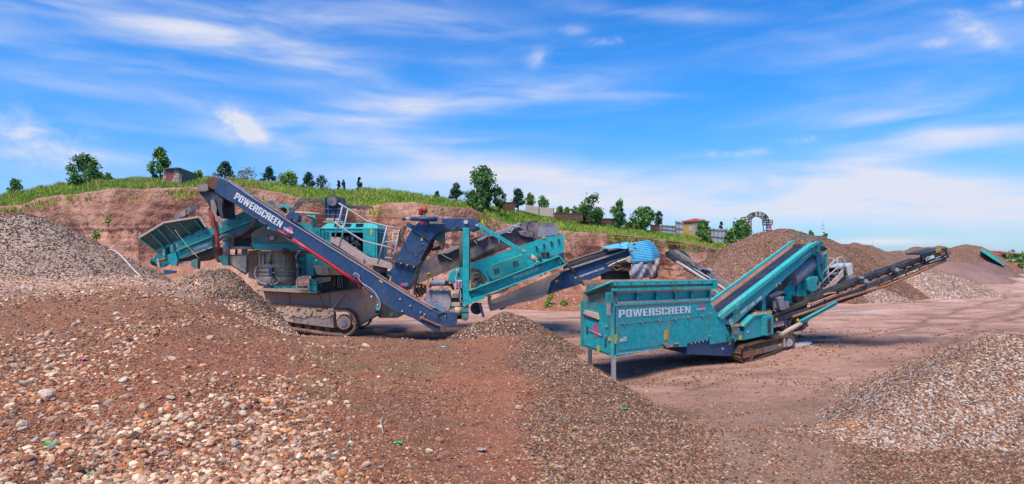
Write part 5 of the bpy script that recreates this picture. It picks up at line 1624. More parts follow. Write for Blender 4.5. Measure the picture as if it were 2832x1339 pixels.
e = (A1 - A0).normalized(); up2 = Vector((-e.z, 0, e.x))
block_letters('POWERSCREEN', A0, A1, up2 * .11, M['white'], LM)
lettering('Terex', pt('b', 783, 802, 24.235), pt('b', 808, 793, 24.235), up2 * .05, M['white'], LM)
pl('warning_sticker', 'b', [(528, 868), (550, 866), (551, 886), (529, 888)], 24.235, 24.25, 'yellow')
pl('feeder_leg', 'b', [(330, 922), (412, 888), (436, 985), (420, 1042), (362, 1040), (336, 1000)], 24.1, 24.25, 'teal')
pl('feeder_bracket', 'b', [(285, 855), (355, 832), (360, 900), (350, 940), (290, 950)], 24.4, 24.6, 'black')
pl('feeder_post', 'b', [(350, 820), (388, 805), (392, 885), (356, 900)], 24.2, 24.4, 'teal')
pl('feeder_post', 'b', [(275, 862), (296, 855), (300, 940), (278, 945)], 24.2, 24.4, 'teal_light')
pl('feeder_tail', 'b', [(125, 1003), (228, 908), (262, 935), (345, 918), (362, 1005), (300, 1042), (250, 1062), (232, 1060), (180, 990), (135, 1020)], 24.3, 24.45, 'teal')
pl('feeder_strut', 'b', [(208, 962), (228, 955), (244, 1058), (222, 1062)], 24.2, 24.3, 'tan')
tb('feeder_pin', 'b', [(238, 985), (318, 965)], 24.15, .06, 'rust')
MB().cyl(pt('b', 190, 1000, 24.35), pt('b', 190, 1000, 26), .16, 14).build('tail_roller', M['rubber'], LM)
pl('cross_bar', 'b', [(440, 992), (590, 990), (592, 1014), (440, 1018)], 24.35, 24.5, 'tan')
pl('feeder_foot', 'b', [(585, 985), (640, 965), (662, 970), (655, 1078), (620, 1072), (578, 1040)], 24.3, 24.5, 'teal_dirty')
pl('skid_plate', 'b', [(286, 1085), (400, 1100), (400, 1118), (288, 1140)], 23.9, 24.1, 'navy')
for off_ in (0, 14, 26):
    tb('hydraulic_hose', 'b', [(815 + off_, 700), (812 + off_, 800), (835 + off_, 900), (860 + off_, 975), (880 + off_, 1005)], 23.9, .022, 'black', smooth=6)
tb('hydraulic_hose', 'b', [(655, 965), (662, 1000), (655, 1050)], 24, .022, 'black', smooth=5)
tb('pull_wire', 'b', [(412, 655), (445, 705), (480, 750), (530, 810), (600, 890), (672, 962)], 23.7, .009, 'white_worn', smooth=3, n=5)
tb('air_hose', 'b', [(885, 760), (930, 722), (1000, 712), (1080, 706), (1160, 672), (1240, 600), (1300, 540)], 24.0, .085, 'navy_dirty', smooth=6)
tb('hydraulic_hose', 'b', [(870, 790), (900, 745), (960, 715), (1020, 712)], 24.0, .03, 'galv', smooth=6)
tb('hydraulic_hose', 'b', [(1180, 640), (1230, 590), (1300, 545), (1350, 500)], 23.95, .03, 'black', smooth=6)
# drive box between feeder and cone
pl('drive_frame', 'b', [(1002, 735), (1238, 742), (1238, 830), (1180, 862), (1002, 838)], 24.6, 25.4, 'black')
pl('drive_frame_bar', 'b', [(1000, 832), (1240, 832), (1240, 862), (1000, 862)], 24.4, 24.6, 'tan')
pl('drive_frame_bar', 'b', [(1000, 745), (1035, 740), (1035, 832), (1000, 832)], 24.4, 24.6, 'tan')
tb('drive_housing', 'b', [(1060, 720), (1180, 690), (1250, 690)], 24.35, .14, 'black')
MB().cyl(pt('b', 968, 768, 24.3), pt('b', 968, 925, 24.3), .13, 14).build('support_cylinder', M['galv'], LM)
MB().cyl(pt('b', 968, 718, 24.3), pt('b', 968, 775, 24.3), .15, 14).build('cylinder_cap', M['teal_light'], LM)
tb('post', 'b', [(1075, 860), (1075, 930)], 24.6, .05, 'black'); tb('post', 'b', [(1165, 860), (1165, 930)], 24.6, .12, 'navy_dirty')
pl('belt_side_post', 'b', [(888, 935), (980, 922), (984, 1040), (930, 1040), (888, 985)], 24.2, 24.4, 'teal')
pl('guard_frame', 'b', [(985, 926), (1197, 915), (1197, 1110), (1170, 1140), (1080, 1080), (985, 1020)], 24.45, 24.55, 'teal_dirty')
pl('guard_panel', 'b', [(1000, 938), (1180, 930), (1180, 1120), (1080, 1070), (1000, 1010)], 24.36, 24.44, 'tan_dust')
pl('rear_post', 'b', [(1205, 880), (1300, 870), (1310, 1200), (1205, 1170)], 25.3, 25.7, 'mud')

# --- cone crusher
pl('cone_hopper', 'c', [(672, 725), (745, 670), (830, 618), (905, 680), (1000, 690), (1080, 780), (1185, 842), (680, 846)], 24.2, 26.6, 'teal_dirty')
pl('cone_ring', 'c', [(668, 844), (1190, 846), (1270, 912), (1080, 925), (765, 925), (700, 900)], 24.1, 26.7, 'teal')
pl('warning_triangle', 'c', [(846, 742), (1008, 738), (918, 832)], 24.17, 24.19, 'red_dirty')
pl('warning_symbol', 'c', [(895, 752), (945, 750), (950, 785), (920, 805), (893, 785)], 24.155, 24.168, 'white_worn')
cc_ = P(768, 0, 25.3)
r_ = 54 / F * 25.3
zz_ = lambda y: float(P(0, 640 + y / 3.807, 25.3 - .6).z)
MB().lathe((cc_.x, 25.3), [(0, zz_(205)), (r_ * .96, zz_(207)), (r_ * 1.0, zz_(222)), (r_ * .93, zz_(232)), (r_ * .93, zz_(340)), (r_ * 1.0, zz_(352)), (r_ * 1.0, zz_(378)), (r_ * .93, zz_(384)), (r_ * .93, zz_(396)), (r_ * .99, zz_(402)),
                          (r_ * .99, zz_(424)), (r_ * .91, zz_(430)), (r_ * .91, zz_(442)), (r_ * .97, zz_(448)), (r_ * .97, zz_(464)), (r_ * .86, zz_(472))], 40).build('crusher_bowl', M['tan_dust'], LM)
MB().lathe((cc_.x, 25.3), [(r_ * .88, zz_(470)), (r_ * .98, zz_(480)), (r_ * 1.0, zz_(520)), (r_ * .92, zz_(575)), (0, zz_(580))], 40).build('crusher_base', M['tan'], LM)
for x in (262, 300, 372, 520, 655):
    MB().beam(pt('d', x, 222, 24.52), pt('d', x, 350, 24.52), .10, .05).build('bowl_rib', M['tan_dust'], LM)
for x in (372, 658):
    pl('clamp_cylinder', 'd', [(x - 18, 385), (x + 18, 385), (x + 20, 480), (x - 18, 480)], 24.2, 24.45, 'navy', bevel=.02)
    tb('clamp_hook', 'd', [(x - 8, 300), (x - 14, 260), (x + 6, 228), (x + 24, 222)], 24.3, .04, 'galv', smooth=5)
    MB().cyl(pt('d', x, 300, 24.25), pt('d', x, 335, 24.25), .085, 12).build('clamp_piston', M['track'], LM)
    MB().cyl(pt('d', x, 335, 24.3), pt('d', x, 385, 24.3), .05, 12).build('clamp_rod', M['tan'], LM)
tb('hydraulic_hose', 'd', [(380, 480), (355, 520), (380, 560), (430, 550), (470, 520), (440, 480), (400, 430)], 24.2, .022, 'galv', smooth=6)
tb('hydraulic_hose', 'd', [(400, 470), (380, 530), (420, 570), (460, 540), (440, 500), (410, 440)], 24.15, .02, 'black', smooth=6)
tb('hydraulic_hose', 'd', [(480, 530), (540, 560), (600, 545), (630, 500), (625, 430)], 24.25, .022, 'black', smooth=6)
tb('hydraulic_hose', 'd', [(225, 380), (210, 440), (225, 500), (270, 540), (340, 560)], 24.3, .035, 'tan', smooth=6)
for x, y in ((260, 230), (520, 200), (540, 190), (505, 215)):
    tb('fitting', 'd', [(x - 12, y - 10), (x + 8, y + 12), (x + 30, y + 10)], 24.1, .045, 'track')
tb('fitting_pipe', 'd', [(515, 180), (515, 215), (520, 245)], 24.08, .055, 'track')
pl('gear_housing', 'd', [(640, 215), (700, 205), (745, 225), (745, 340), (742, 470), (640, 470), (650, 360)], 24.6, 25.6, 'teal_dirty', bevel=.04)
pl('gear_cover', 'd', [(668, 262), (738, 262), (742, 320), (668, 320)], 24.45, 24.6, 'teal', bevel=.05)
pl('side_housing', 'd', [(745, 245), (800, 238), (830, 250), (1000, 330), (1150, 430), (1160, 462), (960, 462), (830, 355), (828, 470), (745, 472)], 24.5, 26.2, 'teal')
pl('chute_side', 'd', [(828, 358), (972, 372), (990, 458), (860, 456), (845, 410)], 24.38, 24.48, 'tan_dust')
pl('chute_side', 'd', [(978, 372), (1060, 400), (1130, 462), (992, 460)], 24.4, 24.5, 'teal_dirty')
pl('under_frame', 'd', [(800, 470), (1200, 455), (1330, 590), (1210, 606), (860, 652), (800, 640)], 24.9, 25.6, 'black')
pl('under_frame_post', 'd', [(1035, 470), (1058, 470), (1058, 570), (1035, 580)], 24.7, 24.9, 'track')
pl('under_frame_shelf', 'd', [(850, 490), (1010, 478), (1010, 520), (850, 560)], 24.75, 24.9, 'tan_dust')
for x in (1085, 1105, 1130, 905):
    tb('cable', 'd', [(x, 470), (x - 6, 530), (x + 6, 600)], 24.7, .012, 'galv', smooth=4)
pl('corner_post', 'd', [(778, 500), (856, 512), (856, 645), (778, 648)], 24.1, 24.35, 'teal_light')
for yy in (520, 560, 625):
    bolt('d', 800, yy, 24.1, .025, 'black'); bolt('d', 832, yy + 4, 24.1, .025, 'black')
gr = tb('guard_grille', 'd', [(775, 486), (690, 484), (660, 500), (650, 530), (652, 600), (665, 610), (770, 612), (775, 600), (775, 486)], 23.95, .034, 'tan')
for a, b in (((685, 485), (690, 610)), ((712, 485), (714, 612)), ((652, 545), (775, 548)), ((670, 570), (740, 572)), ((745, 486), (745, 520))):
    child_of(tb('grille_bar', 'd', [a, b], 23.95, .024, 'tan'), gr)
pl('blue_cap', 'd', [(298, 578), (404, 576), (404, 622), (300, 622)], 24.3, 24.5, 'navy')
pl('base_rail', 'd', [(404, 576), (640, 573), (640, 606), (404, 604)], 24.32, 24.5, 'teal_light')
pl('deck', 'd', [(250, 600), (640, 604), (770, 622), (860, 640), (850, 656), (560, 640), (300, 626), (255, 622)], 24.2, 27.0, 'mud')

# --- chassis
ch = pl('chassis', 'd', [(300, 626), (560, 640), (850, 655), (1210, 607), (1330, 590), (1400, 620), (1480, 700), (1500, 790), (1470, 860), (1530, 868), (1310, 992), (1250, 960), (1180, 830), (1000, 800), (500, 770), (330, 745)], 24.85, 24.92, 'navy_mud')
pl('chassis', 'd', [(300, 626), (560, 640), (850, 655), (1210, 607), (1330, 590), (1400, 620), (1480, 700), (1500, 790), (1530, 868), (1310, 992), (1180, 850), (1000, 820), (500, 790), (330, 765)], 26.9, 27.0, 'navy_dirty')
fl = [(250, 618), (560, 634), (850, 655), (1210, 607), (1330, 588)]
mb = MB()
for a, b in zip(fl[:-1], fl[1:]):
    mb.beam(pt('d', *a, 24.75), pt('d', *b, 24.75), .28, .05)
mb.build('chassis_flange', M['black_dust'], LM)
MB().beam(pt('d', 1530, 868, 24.75), pt('d', 1310, 992, 24.75), .2, .04).build('chassis_flange', M['black_dust'], LM)
for a, b in (((561, 640), (566, 765)), ((868, 660), (935, 790)), ((980, 640), (990, 790)), ((1195, 612), (1045, 798))):
    MB().beam(pt('d', *a, 24.8), pt('d', *b, 24.8), .12, .05).build('chassis_rib', M['navy_mud'], LM)
for q in ([(360, 640), (392, 642), (394, 690), (362, 690)], [(1195, 692), (1212, 694), (1210, 732), (1194, 730)], [(1362, 790), (1380, 795), (1378, 872), (1364, 868)]):
    pl('warning_sticker', 'd', q, 24.83, 24.85, 'yellow')
pl('rear_body', 'd', [(1400, 640), (1560, 770), (1713, 850), (1713, 912), (1520, 912), (1450, 830)], 25.2, 26.8, 'teal_dirty')
bolt('d', 1650, 878, 25.2, .07, 'tan', d=.06)

# --- near track
def shoe_mesh(w, pitch, th, mat, name='track_shoe', grouser=.03):
    mb = MB()
    mb.box((-pitch * .48, -w / 2, -th / 2), (pitch * .48, w / 2, th / 2))
    mb.box((-pitch * .30, -w / 2, th / 2), (-pitch * .16, w / 2, th / 2 + grouser))
    mb.box((pitch * .20, -w / 2, th / 2), (pitch * .32, w / 2, th / 2 + grouser * .7))
    me = bpy.data.meshes.new(name)
    me.from_pydata(mb.v, [], mb.f); me.materials.append(M[mat] if isinstance(mat, str) else mat)
    return me


def track_loop(parent, path, across, w, pitch, mat, joined=False, off=Vector((0, 0, 0)), th=.035):
    """shoes set along the closed path (world points), across = unit vector over the track's width"""
    pts = [Vector(p) for p in path]; pts.append(pts[0])
    seg = [(b - a).length for a, b in zip(pts[:-1], pts[1:])]
    L = sum(seg); n = int(round(L / pitch)); pitch = L / n
    me = shoe_mesh(w, pitch, th, mat, grouser=th * .85)
    ctr = sum((Vector(p) for p in path), Vector()) / len(path)
    mats = []
    for i in range(n):
        s = i * pitch; j = 0
        while s > seg[j] and j < len(seg) - 1:
            s -= seg[j]; j += 1
        d = (pts[j + 1] - pts[j]).normalized()
        p = pts[j] + d * s
        nrm = across.cross(d).normalized()
        if nrm.dot(p - ctr) < 0: nrm = -nrm
        ya = nrm.cross(d).normalized()
        m = Matrix(((d.x, ya.x, nrm.x, p.x), (d.y, ya.y, nrm.y, p.y), (d.z, ya.z, nrm.z, p.z), (0, 0, 0, 1)))
        mats.append(m)
    if joined:
        mb = MB()
        for m in mats:
            mb.add([m @ v.co for v in me.vertices], [tuple(f.vertices) for f in me.polygons])
        o = mb.build('track_belt', M[mat], parent); o['kind'] = 'stuff'
        return o
    trk = bpy.data.objects.new('track', None); COL.objects.link(trk); trk.parent = parent
    tot = Vector(parent.location)
    trk.location = (0, 0, 0)
    for m in mats:
        o = bpy.data.objects.new('track_shoe', me); COL.objects.link(o); o.parent = trk
        o.matrix_local = Matrix.Translation(-tot) @ m
    return trk


def arc(c, r, a0, a1, n, k, Y):
    """zoom-space arc"""
    return [pt(k, c[0] + r * math.cos(rad(a0 + (a1 - a0) * i / n)), c[1] - r * math.sin(rad(a0 + (a1 - a0) * i / n)), Y) for i in range(n + 1)]


YT = 24.5
M['mud_track'] = paint('muddy_track', (.30, .17, .12), .8, dust_col=(.5, .35, .26), scale=3, rough=.9)
path = [pt('d', x, y, YT) for x, y in ((280, 776), (420, 788), (560, 796), (700, 802), (850, 812), (1000, 824), (1120, 836))]
path += arc((1150, 958), 128, 85, -80, 14, 'd', YT)
path += [pt('d', x, y, YT) for x, y in ((1000, 1068), (850, 1046), (700, 1024), (500, 992), (300, 960))]
path += arc((230, 870), 92, -100, -250, 8, 'd', YT)
track_loop(LM, path, Vector((0, 1, 0)), .5, .165, 'mud_track', th=.07)
YT2 = 27.1
off = lambda p: Vector((p.x, YT2, p.z))
track_loop(LM, [off(p) for p in path], Vector((0, 1, 0)), .5, .155, 'track', joined=True)
pl('track_frame', 'd', [(240, 880), (300, 842), (500, 838), (600, 815), (1035, 850), (1045, 1020), (900, 1004), (700, 975), (420, 948), (300, 920)], 24.30, 24.7, 'mud', bevel=.03)
pl('mud_cake', 'd', [(430, 870), (600, 870), (615, 960), (430, 935)], 24.24, 24.3, 'mud', bevel=.02)
pl('frame_plate', 'd', [(615, 885), (800, 905), (1030, 905), (1035, 1012), (800, 985), (615, 960)], 24.24, 24.3, paint('frame_plate', (.45, .36, .32), .8, dust_col=(.03, .06, .14), scale=5, thr=.5))
mudm = MB(); rr = random.Random(4)
for i in range(90):
    x = rr.uniform(470, 1030); y = rr.uniform(800, 885) + (x - 470) * .03
    c = pt('d', x, y, 24.28); s = rr.uniform(.03, .08)
    mudm.add([c + Vector((dx * s * rr.uniform(.6, 1.3), dy * s, dz * s * rr.uniform(.5, 1.1))) for dx in (-1, 1) for dy in (-1, .6) for dz in (-1, 1)], [(0, 1, 3, 2), (4, 6, 7, 5), (0, 4, 5, 1), (2, 3, 7, 6), (0, 2, 6, 4), (1, 5, 7, 3)])
o = mudm.build('mud_clods', M['mud'], LM); o['kind'] = 'stuff'
sp = MB(); c = pt('d', 1150, 960, 24.32)
ns = 22; rs = 88 / 3.807 / F * 24.4
prof = []
for i in range(ns * 4):
    a = 2 * math.pi * i / (ns * 4); r = rs * (1.0 if i % 4 in (0, 1) else .86)
    prof.append(c + Vector((math.cos(a) * r, 0, math.sin(a) * r)))
spo = sp.prism(prof, (0, .12, 0)).build('sprocket', M['track'], LM)
sp2 = MB().cyl(c + Vector((0, -.06, 0)), c, rs * .78, 28).build('sprocket_hub', M['mud'], LM); child_of(sp2, spo)
sp3 = MB().cyl(c + Vector((0, -.12, 0)), c, rs * .38, 20).build('hub_cap', M['cloth'], LM); child_of(sp3, spo)
for i in range(12):
    a = 2 * math.pi * i / 12
    q = c + Vector((math.cos(a) * rs * .6, -.08, math.sin(a) * rs * .6))
    b_ = MB().cyl(q, q + Vector((0, .05, 0)), .022, 6).build('bolt', M['track'], LM); child_of(b_, spo)
for x, y in ((500, 975), (575, 985), (670, 1000), (770, 1012), (875, 1022), (980, 1034)):
    q = pt('d', x, y - 8, 24.35)
    MB().cyl(q, q + Vector((0, .35, 0)), .115, 14).build('track_roller', M['track'], LM)
q = pt('d', 230, 870, 24.3)
MB().cyl(q, q + Vector((0, .4, 0)), .30, 20).build('idler_wheel', M['track'], LM)

# --- engine housing
x0, x1 = P(888, 0, 25).x, P(1043, 0, 25).x
zb, ze, zt = P(0, 722, 25).z, P(0, 631, 25).z, P(0, 617, 25.4).z
eh = MB()
fx0, fx1 = P(917, 0, 25).x, P(1004, 0, 25).x
eh.prism([(x0, 25, ze), (x0, 27, ze), (x0, 27, zb), (x0, 25, zb)], (.05, 0, 0))
eh.box((x0 + .05, 26.9, zb), (x1 - .05, 27, ze))
eh.prism([(x1, 25, ze), (x1, 27, ze), (x1, 27, zb), (x1, 25, zb)], (-.05, 0, 0))
eh.box((x0 + .05, 25, zb), (fx0, 25.05, ze)); eh.box((fx1, 25, zb), (x1 - .05, 25.05, ze)); eh.box((fx0, 25, P(0, 643, 25).z), (fx1, 25.05, ze))
eh.build('engine_housing', M['teal_clean'], LM)
rf = MB()
rf.add([(x0 - .02, 24.97, ze), (x1 + .02, 24.97, ze), (x1 - .12, 25.5, zt), (x0 + .12, 25.5, zt), (x0 + .12, 26.6, zt), (x1 - .12, 26.6, zt), (x1 + .02, 27.03, ze), (x0 - .02, 27.03, ze), (x0 - .02, 24.97, ze - .04), (x1 + .02, 24.97, ze - .04)],
       [(0, 1, 2, 3), (3, 2, 5, 4), (4, 5, 6, 7), (0, 3, 4, 7), (1, 6, 5, 2), (8, 9, 1, 0)])
rf.build('engine_roof', M['teal_light'], LM)
for gx in (322, 434, 582):
    for row in range(2):
        for i in range(8):
            t = (431 + row * 24)
            pl('vent_slot', 'e', [(gx + i * 11 - 3, t + 10), (gx + i * 11 + 3, t + 10), (gx + i * 11 + 6, t - 2), (gx + i * 11, t - 2)], 25.05 if row else 25.2, 25.3 if row else 25.5, 'black')
for row in range(9):
    for cx_ in (196, 232):
        pl('louvre', 'e', [(cx_, 522 + row * 10), (cx_ + 22, 522 + row * 10), (cx_ + 22, 527 + row * 10), (cx_, 527 + row * 10)], 24.98, 25.0, 'teal')
for i in range(18):
    z = P(0, 640 + i * 4.2, 25).z
    MB().prism([(x1 + .004, 25.15, z), (x1 + .004, 26.3, z), (x1 + .06, 26.3, z - .045), (x1 + .06, 25.15, z - .045)], (0, 0, .012)).build('louvre', M['teal_light'], LM)
MB().box((x1 - .002, 25.15, P(0, 715, 25).z), (x1 + .003, 26.3, P(0, 635, 25).z)).build('louvre_backing', M['black'], LM)
pl('door_panel', 'e', [(672, 492), (812, 492), (815, 840), (672, 780)], 24.97, 24.99, 'teal_clean')
pl('warning_sticker', 'e', [(758, 503), (784, 503), (782, 566), (762, 566)], 24.945, 24.965, 'yellow')
# engine seen through the open door
MB().box((x0 + .06, 26.2, zb), (x1 - .06, 26.25, ze)).build('engine_bay', M['black'], LM)
pl('engine_block', 'e', [(520, 650), (620, 640), (650, 720), (620, 770), (520, 730)], 25.5, 26.1, 'track', bevel=.03)
MB().cyl(pt('e', 478, 580, 25.5), pt('e', 478, 640, 25.5), .10, 14).build('oil_filter', M['galv'], LM)
MB().cyl(pt('e', 540, 560, 25.5), pt('e', 545, 640, 25.5), .07, 12).build('fuel_filter', M['white_worn'], LM)
for i, (a, b, c_) in enumerate((((500, 700), (560, 660), (610, 700)), ((520, 690), (580, 640), (640, 690)), ((430, 560), (440, 620), (500, 660)), ((560, 560), (600, 600), (590, 680)))):
    tb('engine_pipe', 'e', [a, b, c_], 25.4, .03, ('galv', 'tan', 'mud', 'yellow')[i] if i < 3 else 'tan', smooth=5)
tb('engine_fan', 'e', [(560, 720), (600, 740)], 25.3, .06, 'galv')
pl('left_cabinet', 'c', [(1420, 655), (1500, 655), (1510, 790), (1500, 800), (1420, 740)], 25.0, 25.8, 'teal_clean')
pl('rear_cabinet', 'c', [(1240, 592), (1390, 600), (1415, 660), (1415, 720), (1240, 620)], 25.8, 26.6, 'teal')
# air cleaner tower
tw_ = pl('radiator_tower', 'e', [(206, 112), (236, 116), (238, 130), (388, 130), (390, 112), (424, 118), (418, 400), (206, 400)], 26.0, 26.5, 'navy')
c = P(921, 557, 25.95)
disc = MB().cyl(c + Vector((0, -.10, 0)), c + Vector((0, .4, 0)), .25, 32).build('fan_drum', M['black_dust'], LM)
child_of(MB().cyl(c + Vector((0, -.14, 0)), c + Vector((0, -.09, 0)), .20, 32).build('fan_cover', M['navy_dirty'], LM), disc)
pl('tower_bar', 'e', [(206, 243), (420, 243), (420, 258), (206, 258)], 25.94, 26.0, 'navy_dirty')
for x in (206, 250, 318, 370, 408):
    pl('tower_post', 'e', [(x, 125), (x + 10, 125), (x + 10, 395), (x, 395)], 25.92, 25.99, 'navy')
pl('tower_window', 'e', [(222, 362), (318, 362), (318, 392), (222, 392)], 25.90, 25.92, 'tan')
pl('tower_window', 'e', [(336, 362), (400, 362), (400, 392), (336, 392)], 25.90, 25.92, 'tan')
pl('tower_base', 'e', [(190, 400), (430, 400), (430, 414), (190, 414)], 25.8, 26.6, 'tan')

# --- walkway with handrails
wk = pl('walkway', 'e', [(285, 590), (330, 588), (700, 832), (840, 862), (1000, 915), (1030, 915), (1022, 960), (990, 1005), (965, 995), (970, 965), (700, 910), (650, 890), (275, 645)], 24.0, 24.7, 'tan')
for (n_, pts_) in (('handrail', [(378, 185), (430, 215), (600, 325), (720, 402), (950, 460), (1118, 496)]), ('handrail', [(322, 408), (480, 520), (665, 635), (760, 662), (900, 692), (1064, 742)])):
    child_of(tb(n_, 'e', pts_, 24.02, .034, 'rail'), wk)
for a, b in (((425, 212), (330, 600)), ((490, 255), (388, 708)), ((958, 462), (848, 915)), ((1112, 498), (1020, 918)), ((1064, 742), (1045, 810))):
    child_of(tb('rail_post', 'e', [a, b], 24.02, .034, 'rail'), wk)
for pts_ in ([(1030, 535), (1100, 545)], [(1034, 532), (1015, 792)], [(930, 650), (1130, 636)], [(1015, 792), (1062, 782)], [(1015, 735), (1068, 742)], [(935, 838), (1020, 840)]):
    tb('ladder_rail', 'e', pts_, 24.6, .03, 'rail')
tb('cable_loop', 'e', [(975, 890), (985, 860), (1010, 850), (1020, 880)], 24.4, .015, 'tan', smooth=5)
pl('walkway_bracket', 'e', [(640, 850), (680, 850), (680, 892), (650, 896)], 23.9, 24.0, 'tan')
pl('walkway_foot', 'e', [(955, 1012), (1075, 1010), (1072, 1030), (1020, 1060), (958, 1058)], 24.2, 24.6, 'teal_light')
MB().cyl(pt('e', 982, 985, 24.0), pt('e', 982, 1006, 24.0), .06, 12).build('foot_pin', M['white_worn'], LM)
tb('fuel_tank', 'e', [(800, 970), (960, 985)], 24.7, .16, 'tan', 12)
pl('tank_mount', 'e', [(850, 985), (960, 985), (955, 1110), (880, 1060)], 24.6, 25.2, 'black')
# arm with clamp left of the tower
tb('arm_post', 'c', [(1435, 640), (1440, 560), (1425, 500)], 24.6, .06, 'teal')
tb('arm_brace', 'c', [(1330, 500), (1400, 520), (1432, 560)], 24.6, .05, 'teal')
tb('arm_bar', 'c', [(1200, 468), (1300, 475), (1500, 490)], 24.4, .055, 'tan')
tb('stay_cable', 'c', [(1500, 490), (1640, 494), (1800, 500), (2001, 512)], 24.4, .013, 'rust', n=5)
tb('stay_cable', 'e', [(640, 345), (850, 352), (1100, 362)], 24.4, .013, 'rust', n=5)
pl('lift_bracket', 'c', [(1090, 510), (1130, 480), (1180, 488), (1195, 468), (1235, 500), (1238, 555), (1215, 585), (1170, 545), (1120, 552)], 23.0, 23.4, 'navy')
tb('antenna', 'c', [(962, 535), (1030, 400), (1108, 240)], 23.2, .008, 'red_dirty', n=5)
tb('antenna', 'c', [(1130, 440), (1180, 340), (1225, 240)], 24.2, .007, 'rust', n=5)
pl('far_side_bracket', 'c', [(845, 350), (900, 320), (945, 385), (880, 370)], 25, 25.3, 'teal_dirty')
pl('far_side_ring', 'c', [(965, 418), (1010, 390), (1085, 370), (1125, 408), (1125, 445), (1075, 405), (1020, 410)], 25, 25.4, 'teal_light')
pl('far_side_web', 'c', [(1020, 412), (1075, 408), (1095, 430), (1090, 480), (1030, 440)], 25.4, 25.5, 'rust')

# --- goose-neck transfer chute (navy)
pl('goose_neck', 'f', [(215, 235), (290, 160), (340, 150), (460, 125), (700, 122), (700, 240), (560, 252), (490, 275), (440, 310), (405, 360), (272, 612), (48, 545)], 23.7, 24.9, 'navy', bevel=.02)
pl('neck_head', 'f', [(696, 122), (860, 122), (898, 185), (893, 225), (820, 258), (790, 225), (696, 245)], 23.6, 25.0, 'navy', bevel=.02)
pl('chute_lower', 'f', [(40, 562), (276, 616), (262, 680), (190, 830), (165, 865), (0, 765), (10, 650)], 23.75, 24.85, 'navy', bevel=.02)
mb = MB(); mb.beam(pt('f', 38, 548, 23.6), pt('f', 278, 614, 23.6), .14, .05); mb.build('chute_flange', M['black_dust'], LM)
for x, y in ((45, 560), (110, 578), (175, 598), (240, 615)):
    bolt('f', x, y, 23.62, .035, 'white_worn', d=.08)
    MB().beam(pt('f', x + 10, y + 8, 23.7), pt('f', x + 2, y + 45, 23.7), .06, .03).build('flange_gusset', M['navy'], LM)
mb = MB()
for a, b in (((215, 235), (405, 360)), ((405, 360), (272, 612)), ((278, 616), (235, 740)), ((235, 740), (185, 850))):
    mb.beam(pt('f', *a, 23.66), pt('f', *b, 23.66), .09, .03)
mb.build('neck_edge', M['black_dust'], LM)
for x, y in ((222, 238), (335, 385), (320, 440), (262, 500), (66, 490), (98, 540)):
    bolt('f', x, y, 23.7, .02, 'galv')
pl('warning_sticker', 'f', [(312, 316), (334, 320), (330, 356), (308, 352)], 23.68, 23.7, 'yellow')
pl('warning_sticker', 'f', [(270, 652), (284, 650), (299, 686), (283, 692)], 23.68, 23.7, 'yellow')
pl('info_sticker', 'f', [(104, 784), (146, 786), (146, 820), (104, 818)], 23.72, 23.74, 'pink')
pl('info_sticker', 'f', [(150, 786), (178, 788), (178, 822), (150, 820)], 23.72, 23.74, 'white_worn')
for i in range(4):
    pl('print_line', 'f', [(154, 791 + i * 8), (174, 792 + i * 8), (174, 795 + i * 8), (154, 794 + i * 8)], 23.71, 23.718, 'navy')
bolt('f', 770, 163, 23.6, .085, 'white_worn', d=.08, name='pivot_pin'); bolt('f', 883, 196, 23.6, .05, 'white_worn', d=.07, name='pivot_pin')
tb('ram_cylinder', 'f', [(210, 131), (480, 131)], 23.5, .085, 'navy', 12)
tb('ram_rod', 'f', [(150, 128), (212, 130)], 23.5, .045, 'galv', 10)
tb('ram_eye', 'f', [(122, 133), (150, 128)], 23.5, .07, 'black', 10)
pl('ram_bracket', 'f', [(478, 120), (526, 120), (526, 172), (580, 182), (400, 180), (400, 158), (478, 158)], 23.42, 23.58, 'navy_dirty')
tb('rubber_edge', 'f', [(560, 258), (640, 245), (695, 212)], 23.6, .02, 'black')
# beacon lamps
lampm = MB(); c = P(1170, 592, 23.9)
for (x, y, mm, r) in ((310, 46, 'redlamp', .085), (351, 25, 'orange', .09)):
    c = pt('f', x, y, 23.9)
    MB().cyl(c + Vector((0, 0, -.07)), c + Vector((0, 0, .08)), r, 16).build('beacon_lamp', M[mm], LM, .015)
    MB().cyl(c + Vector((0, 0, -.16)), c + Vector((0, 0, -.07)), r * 1.05, 14).build('lamp_base', M['black'], LM)
    tb('lamp_stalk', 'f', [(x, y + 35), (x + (8 if x < 330 else -6), 118)], 23.9, .025, 'galv')
c = pt('f', 327, 170, 23.55)
MB().cyl(c + Vector((0, -.08, 0)), c + Vector((0, .05, 0)), .075, 18).build('stop_button', M['redlamp'], LM)
pl('lamp_bracket', 'f', [(345, 155), (382, 155), (385, 190), (350, 195)], 23.5, 23.7, 'navy')
pl('hose_box', 'f', [(172, 165), (232, 195), (212, 232), (158, 205)], 23.8, 24.6, 'navy')
for i, (a, b, c_, d) in enumerate((((155, 205), (110, 240), (92, 300), (100, 380)), ((160, 215), (120, 260), (104, 320), (118, 380)), ((165, 225), (125, 290), (130, 350), (150, 380)), ((150, 200), (95, 260), (85, 340), (80, 400)))):
    tb('hydraulic_hose', 'f', [a, b, c_, d], 23.9, .026, 'black', smooth=6)
MB().cyl(pt('f', 178, 236, 23.8), pt('f', 178, 262, 23.8), .06, 12).build('work_lamp', M['white_worn'], LM)
tb('hydraulic_hose', 'f', [(115, 310), (150, 420), (230, 465), (290, 440), (320, 400)], 23.62, .014, 'black', smooth=6)
pl('teal_gusset', 'f', [(410, 300), (440, 285), (545, 242), (546, 382), (510, 378), (412, 325)], 24.0, 24.5, 'teal_dirty')
